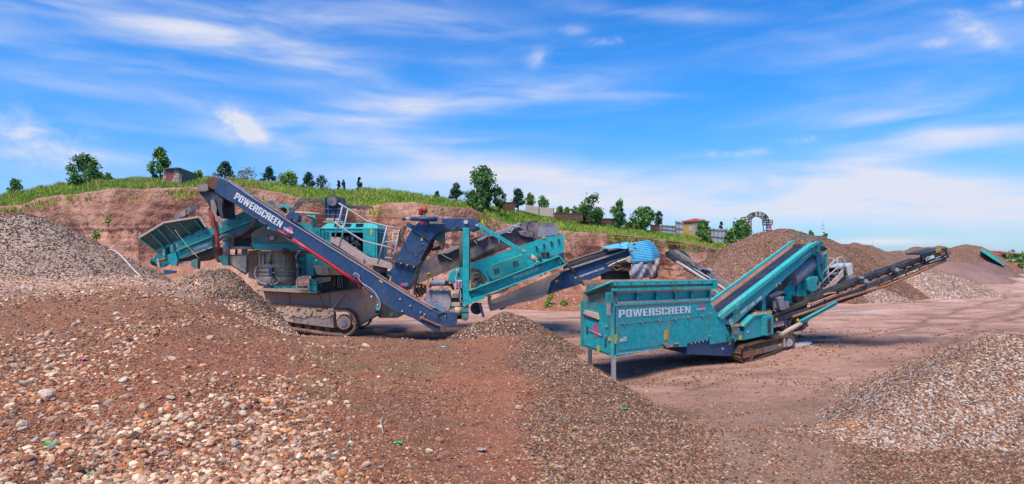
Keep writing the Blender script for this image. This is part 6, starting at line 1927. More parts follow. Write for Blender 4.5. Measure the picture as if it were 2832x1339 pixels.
for i in range(5):
    o_ = i * 9
    tb('hydraulic_hose', 'f', [(415 + o_, 345), (400 + o_ * .5, 410), (430, 430 + o_ * .6), (500, 405 + o_), (535, 400 + o_)], 23.85 + .05 * i, .026, 'black', smooth=6)
    tb('hydraulic_hose', 'f', [(400 + o_, 400), (375 + o_, 450), (350 + o_ * .6, 500), (325 + o_ * .3, 560)], 23.85 + .05 * i, .028, 'black', smooth=6)
pl('valve_block', 'f', [(505, 385), (540, 383), (538, 430), (512, 440)], 23.8, 24.1, 'track')
tb('hydraulic_hose', 'f', [(290, 580), (262, 680), (255, 780), (250, 850), (245, 905)], 23.6, .045, 'black', smooth=5)
tb('hydraulic_hose', 'f', [(310, 560), (285, 680), (262, 760)], 23.6, .04, 'black', smooth=5)
for i in range(7):
    rr = random.Random(i + 40)
    q = [(250 + rr.uniform(-10, 120), 790 + rr.uniform(0, 150)) for _ in range(4)]
    tb('hydraulic_hose', 'f', q, 24.3, .02, 'black' if i % 3 else 'rust', smooth=6)
pl('valve_bank', 'f', [(270, 845), (300, 840), (305, 810), (315, 812), (318, 840), (340, 838), (342, 812), (352, 812), (356, 880), (300, 885), (272, 875)], 24.0, 24.3, 'track')

# --- far conveyor rising behind the screen
fc = T('f', [(255, 795), (278, 665), (290, 590), (400, 535), (560, 470), (600, 455), (700, 400)]) + T('g', [(180, 345), (380, 290), (450, 240), (720, 150), (790, 125), (900, 135), (1110, 140), (1120, 270), (905, 292), (860, 345), (700, 350), (200, 560), (0, 620)])
pl('far_conveyor', 'n', fc, 26.2, 27.3, 'navy_dirty')
pl('far_conveyor_belt', 'g', [(0, 400), (110, 352), (200, 312), (380, 262), (370, 290), (0, 440)], 26.1, 26.2, 'black')
pl('head_plate', 'g', [(903, 178), (1115, 185), (1115, 262), (905, 290)], 26.05, 26.2, 'cloth')
pl('far_drive', 'g', [(695, 230), (780, 220), (850, 240), (860, 300), (780, 290), (720, 270)], 25.9, 26.2, 'navy_dirty', bevel=.03)
pl('far_conveyor_gap', 'g', [(640, 300), (800, 310), (860, 345), (700, 350), (560, 400), (200, 545), (200, 520)], 26.05, 26.18, 'black')
tb('hydraulic_hose', 'g', [(790, 160), (800, 220), (850, 240), (860, 280), (820, 300)], 25.95, .03, 'black', smooth=6)
tb('hydraulic_hose', 'g', [(800, 150), (850, 120), (900, 130)], 25.95, .03, 'black', smooth=6)
for q in ([(385, 282), (430, 245), (520, 215), (640, 165), (720, 128), (735, 140), (690, 195), (600, 235), (500, 270), (430, 285)], [(-172, 478), (-60, 420), (30, 385), (110, 368), (110, 400), (30, 430), (-40, 465), (-110, 470)], [(255, 320), (300, 295), (375, 265), (380, 285), (330, 320), (270, 340)]):
    V_, F_ = [], []
    pp_ = [pt('g', x, y, 26.05) for x, y in q]
    pl('tarp', 'g', q, 25.95, 26.6, 'cloth', bevel=.03)
for a, b, c_ in (((430, 230), (480, 290), (505, 362)), ((640, 170), (720, 180), (745, 195)), ((580, 240), (620, 240), (640, 200)), ((235, 325), (250, 345), (262, 360)), ((-110, 470), (-60, 500), (0, 530))):
    tb('tie_rope', 'g', [a, b, c_], 25.9, .016, 'white_worn', smooth=5, n=5)
pl('warning_sticker', 'f', [(368, 688), (404, 676), (410, 688), (374, 704)], 26.17, 26.19, 'yellow')

# --- screen box
pl('screen_plate', 'g', [(190, 570), (400, 495), (600, 425), (980, 290), (1175, 257), (1192, 540), (1130, 480), (860, 600), (385, 768), (330, 700), (300, 645), (195, 625)], 24.3, 24.38, 'teal_clean')
pl('screen_plate', 'g', [(195, 570), (600, 430), (980, 295), (1172, 262), (1188, 540), (860, 600), (385, 765)], 26.0, 26.08, 'teal')
pl('screen_deck', 'g', [(230, 600), (1150, 300), (1160, 330), (260, 640)], 24.4, 26.0, 'rust')
pl('screen_guard', 'g', [(405, 590), (440, 570), (740, 468), (800, 588), (812, 612), (430, 748), (380, 690), (370, 665)], 24.15, 24.3, paint('screen_guard', (0.0, .30, .30), .15, scale=1.5), bevel=.03)
for (cx_, cy_) in ((462, 650), (662, 570)):
    for i in range(5):
        for j in range(4):
            x = cx_ - 26 + i * 12 + j * 3; y = cy_ - 22 + j * 14 - i * 3
            pl('vent_slot', 'g', [(x, y), (x + 8, y - 2), (x + 9, y + 6), (x + 1, y + 8)], 24.13, 24.148, 'black')
pl('screen_beam', 'g', [(172, 862), (560, 712), (880, 590), (1128, 490), (1188, 555), (1192, 572), (1000, 650), (700, 760), (400, 870), (205, 952)], 23.55, 23.62, 'teal_clean')
pl('screen_beam', 'g', [(172, 862), (880, 590), (1128, 490), (1188, 555), (1192, 572), (700, 760), (205, 952)], 26.2, 26.28, 'teal')
for a, b, m_ in (((172, 858), (1128, 487), 'teal_light'), ((205, 955), (1192, 575), 'teal_light'), ((172, 862), (205, 955), 'teal_light'), ((1128, 487), (1192, 572), 'teal_light')):
    MB().beam(pt('g', *a, 23.42), pt('g', *b, 23.42), .26, .035).build('beam_flange', M[m_], LM)
pl('beam_gusset', 'g', [(1100, 512), (1140, 505), (1165, 560), (1140, 572)], 23.4, 23.55, 'teal')
tb('beam_pipe', 'g', [(200, 868), (330, 880), (430, 862)], 23.5, .03, 'teal_dirty')
A0, A1 = pt('g', 648, 733, 23.535), pt('g', 917, 640, 23.535)
e = (A1 - A0).normalized(); up3 = Vector((-e.z, 0, e.x))
block_letters('POWERSCREEN', A0, A1, up3 * .125, M['white'], LM)
c = pt('g', 948, 602, 23.53)
MB().cyl(c + Vector((0, -.004, 0)), c + Vector((0, .01, 0)), .06, 20, smooth=False).build('logo_disc', M['pink'], LM)
lettering('POWERSCREEN', pt('g', 920, 617, 23.515), pt('g', 972, 597, 23.515), up3 * .022, M['white'], LM, bold=.05)
for x, y in ((890, 395), (968, 368), (1045, 340), (1122, 316)):
    pl('bolt_plate', 'g', [(x - 14, y - 6), (x + 12, y - 12), (x + 12, y + 8), (x - 8, y + 16)], 24.2, 24.3, 'navy_dirty')
    bolt('g', x, y, 24.2, .035, 'black', d=.05)
pl('spring_bracket', 'g', [(940, 450), (1028, 445), (1030, 475), (1000, 520), (960, 520), (940, 470)], 23.95, 24.2, 'black_dust')
for i in range(5):
    c = pt('g', 990, 462 + i * 11, 23.9)
    MB().cyl(c + Vector((0, 0, -.018)), c + Vector((0, 0, .018)), .13, 16).build('spring_coil', M['black'], LM)
pl('spring_bracket', 'g', [(1120, 470), (1165, 448), (1185, 460), (1180, 510), (1150, 505)], 23.95, 24.2, 'black_dust')
pl('spring_seat', 'g', [(952, 520), (1040, 515), (1042, 530), (985, 545), (955, 540)], 23.7, 24.1, 'teal_light')
for x in (1060, 915):
    pl('mount_block', 'g', [(x - 18, 480), (x + 18, 474), (x + 18, 495), (x - 14, 504)], 24.0, 24.25, 'navy_dirty')
tb('grease_line', 'g', [(890, 405), (930, 400), (975, 375), (990, 430), (1000, 455)], 24.2, .012, 'teal_light', smooth=3, n=5)
pl('warning_sticker', 'g', [(948, 286), (982, 282), (986, 300), (950, 304)], 24.27, 24.29, 'yellow')
pl('screen_motor', 'f', [(600, 680), (640, 645), (735, 640), (735, 790), (600, 780), (585, 740)], 23.95, 24.9, 'teal_clean', bevel=.05)
pl('motor_mount', 'g', [(190, 640), (300, 650), (345, 700), (380, 760), (260, 820), (200, 830)], 24.3, 24.9, 'teal_dirty')
for a in ([(200, 620), (270, 630), (305, 665), (280, 710), (230, 730)], [(200, 640), (280, 650), (300, 690), (250, 745)], [(230, 690), (290, 680), (320, 720)], [(220, 760), (260, 720), (300, 740)]):
    tb('hydraulic_hose', 'g', a, 24.1, .028, 'black', smooth=6)
pl('sight_glass', 'g', [(285, 728), (300, 715), (362, 735), (350, 768), (280, 765)], 24.0, 24.15, 'black')
pl('rubber_mount', 'g', [(205, 795), (245, 790), (248, 818), (205, 825)], 24.0, 24.3, 'tan_dust')
pl('support_web', 'g', [(262, 815), (300, 775), (335, 792), (330, 800), (270, 830)], 23.9, 24.1, 'teal_light')

# --- vertical post, diagonal ram arm and lower link
pl('main_post', 'f', [(738, 222), (803, 222), (800, 985), (738, 985)], 23.25, 23.55, 'teal_clean', bevel=.012)
pl('post_foot', 'f', [(730, 985), (795, 985), (790, 1160), (770, 1172), (728, 1165)], 23.2, 23.5, 'teal', bevel=.012)
pl('post_band', 'f', [(728, 1045), (796, 1045), (796, 1082), (728, 1082)], 23.17, 23.2, 'teal_dirty')
bolt('f', 757, 1003, 23.2, .075, 'tan', d=.05, name='pivot_pin'); bolt('f', 755, 1145, 23.2, .07, 'rust', d=.05, name='pivot_pin')
pl('main_post', 'f', [(700, 300), (738, 300), (735, 985), (700, 985)], 25.6, 25.9, 'teal_dirty')
tb('hydraulic_hose', 'f', [(808, 240), (806, 400), (804, 560), (806, 720), (790, 780), (730, 860)], 23.3, .025, 'black', smooth=5)
pl('lower_link', 'f', [(748, 992), (850, 935), (960, 905), (960, 945), (860, 975), (770, 1018)], 23.15, 23.3, 'teal_clean')
pl('diagonal_arm', 'g', [(265, 158), (285, 140), (320, 160), (835, 472), (822, 502), (795, 498), (300, 195), (270, 180)], 23.2, 23.45, 'teal_clean', bevel=.012)
pl('diagonal_arm', 'g', [(240, 190), (290, 200), (400, 270), (380, 280), (230, 215)], 25.4, 25.6, 'teal')
tb('ram_sleeve', 'g', [(822, 488), (895, 540)], 23.32, .10, 'tan', 14)
pl('eye_bracket', 'g', [(865, 580), (880, 540), (905, 530), (920, 548), (940, 552), (900, 580)], 23.25, 23.5, 'teal_light')
bolt('g', 893, 545, 23.25, .03)
pl('beam_clamp', 'g', [(798, 605), (815, 600), (818, 580), (832, 575), (836, 600), (852, 595), (850, 570), (862, 568), (866, 600), (830, 618), (800, 622)], 23.3, 23.42, 'teal_light')
pl('warning_sticker', 'g', [(738, 418), (776, 430), (772, 448), (740, 438)], 23.18, 23.2, 'yellow')
pl('control_panel', 'f', [(663, 628), (752, 624), (752, 842), (665, 848)], 23.6, 23.75, 'teal')
pl('switch_box', 'f', [(668, 642), (697, 641), (697, 681), (669, 682)], 23.5, 23.6, 'white_worn')
pl('switch', 'f', [(675, 654), (688, 654), (688, 672), (675, 672)], 23.46, 23.5, 'rust')
sg = pl('warning_sign', 'f', [(664, 758), (728, 756), (728, 833), (664, 834)], 23.55, 23.6, 'white')
child_of(pl('sign_symbol', 'f', [(668, 785), (680, 763), (692, 785)], 23.53, 23.545, 'redlamp'), sg)
for i in range(7):
    y0_ = 766 + i * 9 if i > 2 else 766 + i * 9
    xa_ = 697 if i < 3 else 669
    child_of(pl('print_line', 'f', [(xa_, y0_), (722, y0_ - 1), (722, y0_ + 3), (xa_, y0_ + 4)], 23.53, 23.545, 'pink'), sg)
tb('cable', 'f', [(682, 682), (668, 720), (660, 745), (672, 757)], 23.5, .012, 'white_worn', smooth=5)
tb('cable', 'f', [(698, 835), (712, 870), (718, 920), (712, 960), (730, 985)], 23.1, .014, 'white_worn', smooth=5)
tb('hydraulic_hose', 'f', [(700, 880), (695, 940), (715, 975), (745, 975)], 23.1, .014, 'black', smooth=5)

# --- material box and odds in the middle
pl('spill_box', 'o', [(468, 488), (925, 490), (935, 590), (972, 740), (950, 830), (925, 920), (830, 860), (640, 755), (430, 705), (372, 690), (440, 600)], 23.95, 24.6, paint('spill_box', (.46, .38, .40), .8, dust_col=(.06, .08, .16), scale=2.2, rough=.8, thr=.5), bevel=.02)
bar = pl('box_bar', 'o', [(495, 450), (905, 448), (905, 484), (495, 488)], 23.85, 23.95, 'navy_dirty')
for x in (502, 630, 757, 882):
    child_of(bolt('o', x, 467, 23.85, .03), bar)
tb('tarp_roll', 'o', [(555, 330), (640, 325), (740, 320), (850, 330)], 24.1, .13, 'cloth', 12, smooth=4)
pl('torn_rubber', 'o', [(530, 330), (575, 215), (590, 260), (570, 330), (550, 420), (500, 430)], 24.2, 24.3, 'black')
pl('torn_rubber', 'o', [(830, 290), (905, 275), (925, 340), (1000, 330), (1040, 480), (990, 470), (960, 400), (880, 380), (820, 390)], 24.15, 24.3, 'black')
pl('blue_scoop', 'o', [(400, 700), (560, 745), (700, 770), (830, 850), (872, 955), (800, 950), (640, 850), (480, 760)], 23.75, 23.9, paint('pale_blue', (.18, .28, .42), .5, scale=3))
pl('drum_frame', 'o', [(940, 660), (1190, 640), (1190, 1090), (1100, 1090), (1100, 950), (975, 905), (965, 740)], 24.2, 24.8, 'black_dust')
pl('drum_side', 'o', [(965, 740), (1165, 740), (1165, 810), (965, 815)], 24.0, 24.2, 'mud')
pl('drum_side', 'o', [(965, 815), (1060, 815), (1065, 930), (975, 890)], 24.05, 24.2, 'tan_dust')
MB().cyl(pt('o', 1122, 830, 24.0), pt('o', 1122, 1000, 24.0), .14, 14).build('drive_drum', M['tan_dust'], LM)
pl('cross_plate', 'o', [(990, 560), (1195, 560), (1195, 632), (990, 640)], 24.1, 24.3, 'teal_dirty')

# --- product conveyor running low to the right
pl('product_conveyor', 'g', [(390, 965), (520, 915), (900, 765), (1130, 660), (1190, 640), (1500, 525), (1700, 460), (1830, 425), (1872, 440), (1880, 560), (1850, 600), (1700, 640), (1640, 650), (1300, 800), (1180, 830)], 24.0, 24.08, 'navy')
pl('product_conveyor_muddy_half', 'g', [(388, 968), (520, 912), (900, 762), (1130, 657), (1175, 650), (1040, 760), (1000, 900), (880, 950), (700, 985), (520, 1040), (400, 1072), (395, 1000)], 23.93, 24.0, 'mud')
pl('product_conveyor', 'g', [(390, 960), (900, 755), (1180, 635), (1700, 450), (1830, 420), (1880, 560), (1700, 640), (1300, 800), (1000, 900), (400, 1070)], 25.0, 25.08, 'navy_dirty')
MB().beam(pt('g', 1130, 655, 23.95), pt('g', 1830, 428, 23.95), .16, .06).build('edge_flange', M['cloth_tan'], LM)
MB().beam(pt('g', 400, 1000, 23.9), pt('g', 1000, 850, 23.9), .10, .04).build('mud_ledge', M['mud'], LM)
pl('conveyor_belt', 'g', [(1190, 600), (1640, 440), (1860, 400), (1860, 430), (1190, 650)], 24.1, 24.95, 'rubber')
pl('rusty_skirt', 'g', [(1200, 560), (1400, 488), (1640, 418), (1645, 450), (1400, 525), (1205, 600)], 24.85, 24.9, 'rust_pink')
pl('skirt_rail', 'g', [(1200, 552), (1400, 478), (1640, 408), (1640, 418), (1400, 488), (1200, 562)], 24.8, 24.88, 'cloth_tan')
A0, A1 = pt('g', 1293, 730, 23.985), pt('g', 1605, 622, 23.985)
e = (A1 - A0).normalized(); up4 = Vector((-e.z, 0, e.x))
lettering('www.powerscreen.com', A0, A1, up4 * .10, M['white'], LM, bold=.02)
pl('warning_sticker', 'g', [(1086, 745), (1122, 738), (1124, 760), (1088, 766)], 23.90, 23.925, 'yellow')
pl('stay_strut', 'g', [(1188, 560), (1205, 555), (1400, 765), (1418, 790), (1385, 802), (1370, 775)], 23.5, 23.58, 'black_dust')
pl('strut_foot', 'g', [(1340, 760), (1390, 765), (1418, 790), (1390, 805)], 23.58, 23.95, 'navy')
tb('rag_wrap', 'g', [(1205, 560), (1260, 630), (1300, 670)], 23.45, .05, 'black', smooth=3)
MB().cyl(pt('g', 258, 1040, 23.9), pt('g', 258, 1040, 25.1), .24, 24).build('tail_roller', M['rubber'], LM)
pl('scraper_bar', 'g', [(275, 985), (305, 980), (345, 1130), (318, 1130)], 23.8, 23.88, 'cloth')
for i in range(4):
    tb('rope_bundle', 'g', [(385 + i * 9, 900 + i * 4), (382 + i * 6, 960), (392 + i * 5, 1010), (400 + i * 3, 1050)], 23.78, .028, 'tan', smooth=4)
for x, y in ((300, 925), (665, 785), (930, 690), (975, 668)):
    pl('hanger_bracket', 'g', [(x - 14, y - 20), (x - 6, y - 22), (x, y + 6), (x + 14, y), (x + 8, y - 28), (x + 16, y - 30), (x + 24, y + 6), (x - 6, y + 18)], 23.5, 23.6, 'teal_light')
for a in ([(330, 900), (420, 890), (520, 850), (600, 820)], [(500, 860), (560, 850), (620, 810), (680, 790)], [(350, 910), (470, 880), (540, 870), (600, 830)]):
    tb('cable', 'g', a, 23.6, .022, 'mud', smooth=5)
pl('under_foot', 'g', [(980, 885), (1050, 855), (1042, 880), (1000, 902)], 24.0, 24.4, 'navy')
pl('under_foot', 'g', [(515, 1040), (585, 1020), (540, 1050), (500, 1062)], 24.0, 24.4, 'navy')

# --- head drive of the product conveyor, corrugated hood and flaps
hd = pl('head_drive', 'g', [(1740, 520), (1850, 495), (1898, 510), (1892, 600), (1850, 650), (1700, 640), (1690, 600)], 23.8, 24.1, 'track')
for a in ([(1620, 580), (1700, 545), (1760, 560), (1850, 540), (1890, 560)], [(1640, 600), (1720, 560), (1800, 530), (1870, 510)], [(1690, 600), (1730, 640), (1790, 620), (1850, 640), (1890, 590)], [(1650, 610), (1700, 590), (1780, 600)]):
    tb('hydraulic_hose', 'g', a, 23.7, .04, 'galv' if a[0][0] == 1640 else 'track', smooth=5)
MB().cyl(pt('g', 1870, 522, 23.5), pt('g', 1870, 522, 23.9), .13, 14).build('drive_motor', M['tan_dust'], LM)
pl('head_flap', 'g', [(1600, 655), (1640, 645), (1860, 640), (1890, 760), (1960, 770), (1590, 785), (1595, 700)], 24.2, 24.9, 'black')
V_, F_ = [], []
NU, NVV = 26, 120
lx = [1850, 1862, 1872, 1880, 1885, 1888, 1890]
for j in range(NVV + 1):
    v = j / NVV
    # path from the rear top edge over the shoulder and down the front
    yz = 325 + 15 * 0 + (560 - 325) * v
    ang = math.pi * .5 * (1 - v) ** 1.6
    Yd = 23.25 + 1.55 * (1 - math.cos(ang)) if False else 23.3 + 1.5 * (1 - v) ** 1.4
    corr = math.sin(2 * math.pi * 12 * v) * .042
    for i in range(NU + 1):
        u = i / NU
        xl = 1842 + 48 * v ** .8
        xr = 2062 + 126 * min(1, v * 1.6) ** .55
        x = xl + (xr - xl) * u
        y = yz + (1 - u) * (36 * (1 - v)) + 0 * u + (-18 * u) * v
        bend = .9 * max(0, (u - .72) / .28) ** 2
        q = pt('g', x, y, Yd + bend)
        V_.append(q + Vector((0, -corr, corr * .5)))
F_ = [(j * (NU + 1) + i, j * (NU + 1) + i + 1, (j + 1) * (NU + 1) + i + 1, (j + 1) * (NU + 1) + i) for j in range(NVV) for i in range(NU)]
hood = MB().add(V_, F_, True).build('corrugated_hood', M['cyan'], LM)
hood.modifiers.new('thick', 'SOLIDIFY').thickness = .012
V_, F_ = [], []
for j in range(41):
    v = j / 40
    for i in range(31):
        u = i / 30
        a = (1575 + (1850 - 1575) * u, 402 - 58 * u ** .8); b = (1620 + (1850 - 1620) * u, 408 + 4 * math.sin(u * 9))
        x = a[0] * (1 - v) + b[0] * v; y = a[1] * (1 - v) + b[1] * v
        q = pt('g', x, y, 24.9 - 1.2 * v)
        V_.append(q + Vector((0, 0, .022 * math.sin(2 * math.pi * 6 * v))))
F_ = [(j * 31 + i, j * 31 + i + 1, (j + 1) * 31 + i + 1, (j + 1) * 31 + i) for j in range(40) for i in range(30)]
h2_ = MB().add(V_, F_, True).build('corrugated_sheet', M['cyan'], LM)
h2_.modifiers.new('thick', 'SOLIDIFY').thickness = .012
for q in ([(1917, 356), (1935, 350), (1938, 368), (1925, 378)], [(1768, 352), (1788, 350), (1775, 362)], [(1888, 430), (1905, 428), (1908, 446), (1890, 448)]):
    pl('patch', 'g', q, 23.2 if q[0][0] > 1880 and q[0][1] > 400 else 23.9, 24.2, 'rust')
def tarp(name, outline_top, outline_bot, Y, mat, seed, amp=.05):
    V_, F_ = [], []
    n = 24
    for j in range(n + 1):
        for i in range(n + 1):
            u, v = i / n, j / n
            def li(o, u):
                k = u * (len(o) - 1); a = int(min(k, len(o) - 2)); f = k - a
                return (o[a][0] * (1 - f) + o[a + 1][0] * f, o[a][1] * (1 - f) + o[a + 1][1] * f)
            a, b = li(outline_top, u), li(outline_bot, u)
            q = pt('g', a[0] * (1 - v) + b[0] * v, a[1] * (1 - v) + b[1] * v, Y)
            q += Vector((0, -amp * (1.5 * math.sin(math.pi * v) + math.sin(u * 9 + v * 5 + seed) * .7 + math.sin(u * 17 - v * 11 + seed * 2) * .4), 0))
            V_.append(q)
    F_ = [(j * (n + 1) + i, j * (n + 1) + i + 1, (j + 1) * (n + 1) + i + 1, (j + 1) * (n + 1) + i) for j in range(n) for i in range(n)]
    o = MB().add(V_, F_, True).build(name, M[mat], LM)
    o.modifiers.new('thick', 'SOLIDIFY').thickness = .015
    return o


tarp('rubber_curtain', [(1885, 575), (1940, 560), (2005, 550), (2030, 590)], [(1870, 690), (1895, 740), (1950, 765), (2025, 700)], 23.35, 'cloth', 2, .06)
tarp('rubber_curtain', [(1990, 552), (2080, 535), (2140, 520), (2182, 512)], [(2010, 720), (2090, 715), (2120, 725), (2172, 640)], 23.45, 'cloth_tan', 5, .07)
pl('curtain_tail', 'g', [(2080, 715), (2170, 650), (2168, 700), (2130, 745), (2100, 730)], 23.6, 23.9, 'black_dust')
# ------------------------------------------------------------------ screening plant (right machine)
RM = empty('screening_plant', (6.5, 19.5, 0.0), 'teal tracked screening plant with a large hopper box on legs, at right', 'screener')
TH = rad(35)
A2 = (P(1700, 0, 15.9).x, 15.9)
DV = Vector((math.cos(TH), math.sin(TH), 0))
NV = Vector((-.342, .94, 0))


def plane_hit(x, y, a, d):
    sx = (x - CX) / F
    Y = (a[0] * d[1] - a[1] * d[0]) / (sx * d[1] - d[0])
    return P(x, y, Y)


def Q(k, x, y, off=0.0):
    (px_, py_), = T(k, [(x, y)])
    return plane_hit(px_, py_, (A2[0] + NV.x * off, A2[1] + NV.y * off), (DV.x, DV.y))


def ql(name, k, pts, o1, o2, mat, par=None, bevel=0):
    """plate on the long side of the machine; o1..o2 metres in from the near face"""
    return MB().prism([Q(k, x, y, o1) for x, y in pts], NV * (o2 - o1)).build(name, M[mat] if isinstance(mat, str) else mat, par or RM, bevel)


def qt(name, k, pts, off, r, mat, n=8, smooth=0, par=None):
    q = [Q(k, x, y, off) for x, y in pts]
    if smooth: q = curve_pts(q, smooth)
    return MB().tube(q, r, n).build(name, M[mat], par or RM)


def qbolt(k, x, y, off=0.0, r=.022, mat='galv', name='bolt', d=.03):
    c = Q(k, x, y, off)
    return MB().cyl(c - NV * d, c + NV * .01, r, 8).build(name, M[mat], RM)


WD = 1.9
body = [(325, 590), (1060, 547), (1085, 575), (1190, 742), (1235, 800), (1245, 838), (1062, 868), (1055, 826), (885, 858), (885, 882), (705, 892), (345, 960), (325, 965)]
ql('hopper_side', 'h', body, 0, .08, 'teal_clean')
ql('hopper_side', 'h', [(325, 592), (1060, 549), (1190, 742), (1240, 835), (1062, 862), (885, 850), (700, 890), (345, 955), (325, 960)], WD, WD + .08, 'teal')
ql('upper_side', 'h', [(325, 385), (1105, 371), (1068, 455), (1068, 550), (325, 592)], .10, .14, 'teal')
ql('dust_ledge', 'h', [(328, 418), (1060, 402), (1060, 420), (328, 436)], .03, .12, 'tan_dust' if False else 'mud')
ql('dust_ledge', 'h', [(328, 456), (1060, 440), (1060, 456), (328, 476)], .05, .12, 'tan')
ql('dust_ledge', 'h', [(335, 540), (1066, 512), (1066, 520), (335, 556)], .0, .12, 'tan')
ql('dust_ledge', 'h', [(330, 574), (1062, 530), (1062, 545), (330, 592)], .02, .12, 'tan')
ql('ledge_bar', 'h', [(328, 556), (1066, 519), (1066, 530), (328, 572)], -.02, .06, 'teal_light')
for a, b in ((352, 508), (512, 656), (660, 800), (803, 925), (929, 1062)):
    ya = 478 - (a - 350) * .028; yb_ = 542 - (a - 350) * .038
    ql('recess_panel', 'h', [(a, ya), (b, ya - 4), (b, yb_ - 6), (a, yb_)], .08, .1, 'teal_clean')
for x in (350, 510, 657, 801, 927, 1063):
    ya = 476 - (x - 350) * .028; yb_ = 543 - (x - 350) * .038
    ql('hopper_rib', 'h', [(x - 4, ya), (x + 4, ya), (x + 4, yb_), (x - 4, yb_)], -.02, .1, 'teal')
ql('rim_lip', 'h', [(318, 382), (1078, 372), (1108, 368), (1118, 398), (1090, 400), (330, 417)], -.10, .12, 'teal_light')
ql('rim_bar', 'h', [(328, 436), (1092, 416), (1092, 440), (328, 458)], -.08, .06, 'teal_light')
ql('rim_end', 'h', [(1085, 375), (1112, 366), (1120, 400), (1118, 440), (1092, 442)], -.14, .1, 'teal_clean')
for x in (352, 458, 560, 660, 760, 800, 900, 1000, 1080):
    qbolt('h', x, 398 - (x - 352) * .017, -.10, .018, 'black')
ql('hopper_top_rim', 'h', [(318, 384), (1108, 372), (1108, 380), (318, 392)], WD, WD + .1, 'teal')
# inner slopes and material in the hopper
c0, c1 = Q('h', 322, 392, .1), Q('h', 1100, 376, .1)
MB().add([c0, c1, c1 + NV * .8 + Vector((0, 0, -.8)), c0 + NV * .8 + Vector((0, 0, -.8))], [(0, 1, 2, 3)]).build('hopper_slope', M['rust'], RM)
MB().add([c0 + NV * 1.8, c1 + NV * 1.8, c1 + NV * .8 + Vector((0, 0, -.8)), c0 + NV * .8 + Vector((0, 0, -.8))], [(0, 1, 2, 3)]).build('hopper_slope', M['rust'], RM)
# end face
Bf = [Q('h', 325, 592, 0), Q('h', 325, 965, 0)]
e0, e1 = Q('h', 327, 570, 0), Q('h', 327, 965, 0)


def ef(u, v, out_=0.0):
    """point on the end face: u 0 at the near corner .. 1 at the far corner, v 0 top .. 1 bottom"""
    p = e0 * (1 - v) + e1 * v + NV * (WD * u)
    return p - DV * out_


def el_(name, pts, o1, o2, mat):
    return MB().prism([ef(u, v, o1) for u, v in pts], DV * (o1 - o2)).build(name, M[mat] if isinstance(mat, str) else mat, RM)


el_('end_panel', [(0, 0), (1, 0), (1, .97), (0, 1)], 0, -.06, 'teal')
el_('end_panel_upper', [(0, -.45), (.85, -.38), (1, 0), (0, 0)], -.05, -.1, 'teal_dirty')
el_('corner_post', [(-.01, -.12), (.07, -.12), (.07, 1), (-.01, 1)], .03, 0, 'teal_light')
el_('corner_post', [(.94, 0), (1.0, 0), (1.0, .97), (.94, .97)], .03, 0, 'teal')
el_('end_door', [(.14, .36), (.88, .40), (.88, .92), (.14, .95)], .02, 0, 'teal_clean')
el_('recess_ledge', [(.45, .20), (.84, .18), (.9, .26), (.42, .32)], .05, .0, 'mud')
el_('recess_gap', [(.42, .32), (.9, .26), (.9, .29), (.42, .35)], .06, .02, 'black')
c = ef(.5, .56, .03)
MB().add([c + (NV * math.cos(a) + Vector((0, 0, 1)) * math.sin(a)) * .19 for a in np.linspace(0, 2 * math.pi, 28, endpoint=False)], [tuple(range(28))]).build('logo_disc', M['pink'], RM)
el_('logo_bar', [(.30, .60), (.72, .55), (.72, .60), (.30, .65)], .045, .035, 'black')
lettering('POWERSCREEN', ef(.71, .592, .05), ef(.31, .64, .05), Vector((0, 0, .055)), M['white_worn'], RM, bold=.05)
el_('warning_sticker', [(.40, .86), (.46, .86), (.46, .99), (.40, .99)], .035, .022, 'yellow')
el_('warning_sticker', [(.075, .62), (.13, .62), (.13, .69), (.075, .69)], .035, .022, 'yellow')
for i in range(5):
    el_('vent_slot', [(.74, .52 + i * .035), (.82, .51 + i * .035), (.82, .525 + i * .035), (.74, .535 + i * .035)], .03, .02, 'black')
for i in range(6):
    el_('vent_slot', [(.18, .68 + i * .03), (.25, .68 + i * .03), (.25, .69 + i * .03), (.18, .69 + i * .03)], .03, .02, 'black')
el_('control_knob', [(.17, .62), (.2, .62), (.2, .65), (.17, .65)], .06, .02, 'redlamp')
el_('latch', [(.16, .42), (.22, .42), (.22, .44), (.16, .44)], .06, .02, 'galv')
ql('warning_sticker', 'h', [(328, 790), (350, 788), (348, 860), (326, 862)], -.012, -.001, 'yellow')
ql('slide_post', 'h', [(283, 468), (322, 468), (322, 548), (283, 548)], -.05, .1, 'teal')
ql('slide_plate', 'h', [(276, 553), (300, 553), (300, 638), (276, 636)], -.08, -.05, 'tan')
# flared wing
w0, w1 = Q('h', 320, 381, -.1), Q('h', 325, 462, 0)
wf1 = P(*T('h', [(98, 474)])[0], 17.2); wf2 = P(*T('h', [(152, 522)])[0], 17.5)
MB().prism([w0, w1, wf2, wf1], Vector((.05, .05, .02))).build('hopper_wing', paint('wing_teal_shaded', (0, .12, .12), .3, scale=1.2), RM)  # teal darkened to paint in the shade on the wing's underside
MB().tube([w0, wf1], .03, 6).build('wing_edge', M['teal_light'], RM)
MB().tube([w1, wf2], .02, 6).build('wing_edge', M['teal'], RM)
# legs
for (x, y0_, y1_, Y, mat_) in ((1632, 950, 1012, 18.0, 'galv'), (1697.5, 985, 1053, 15.88, 'galv')):
    a, b = P(x, y0_, Y), P(x, y1_ + 8, Y)
    MB().box((a.x - .05, Y - .005, b.z), (a.x + .05, Y + .01, a.z + .02)).box((a.x - .055, Y - .01, b.z), (a.x - .045, Y + .11, a.z + .02)).box((a.x + .045, Y - .01, b.z), (a.x + .055, Y + .11, a.z + .02)).build('support_leg', M[mat_], RM)
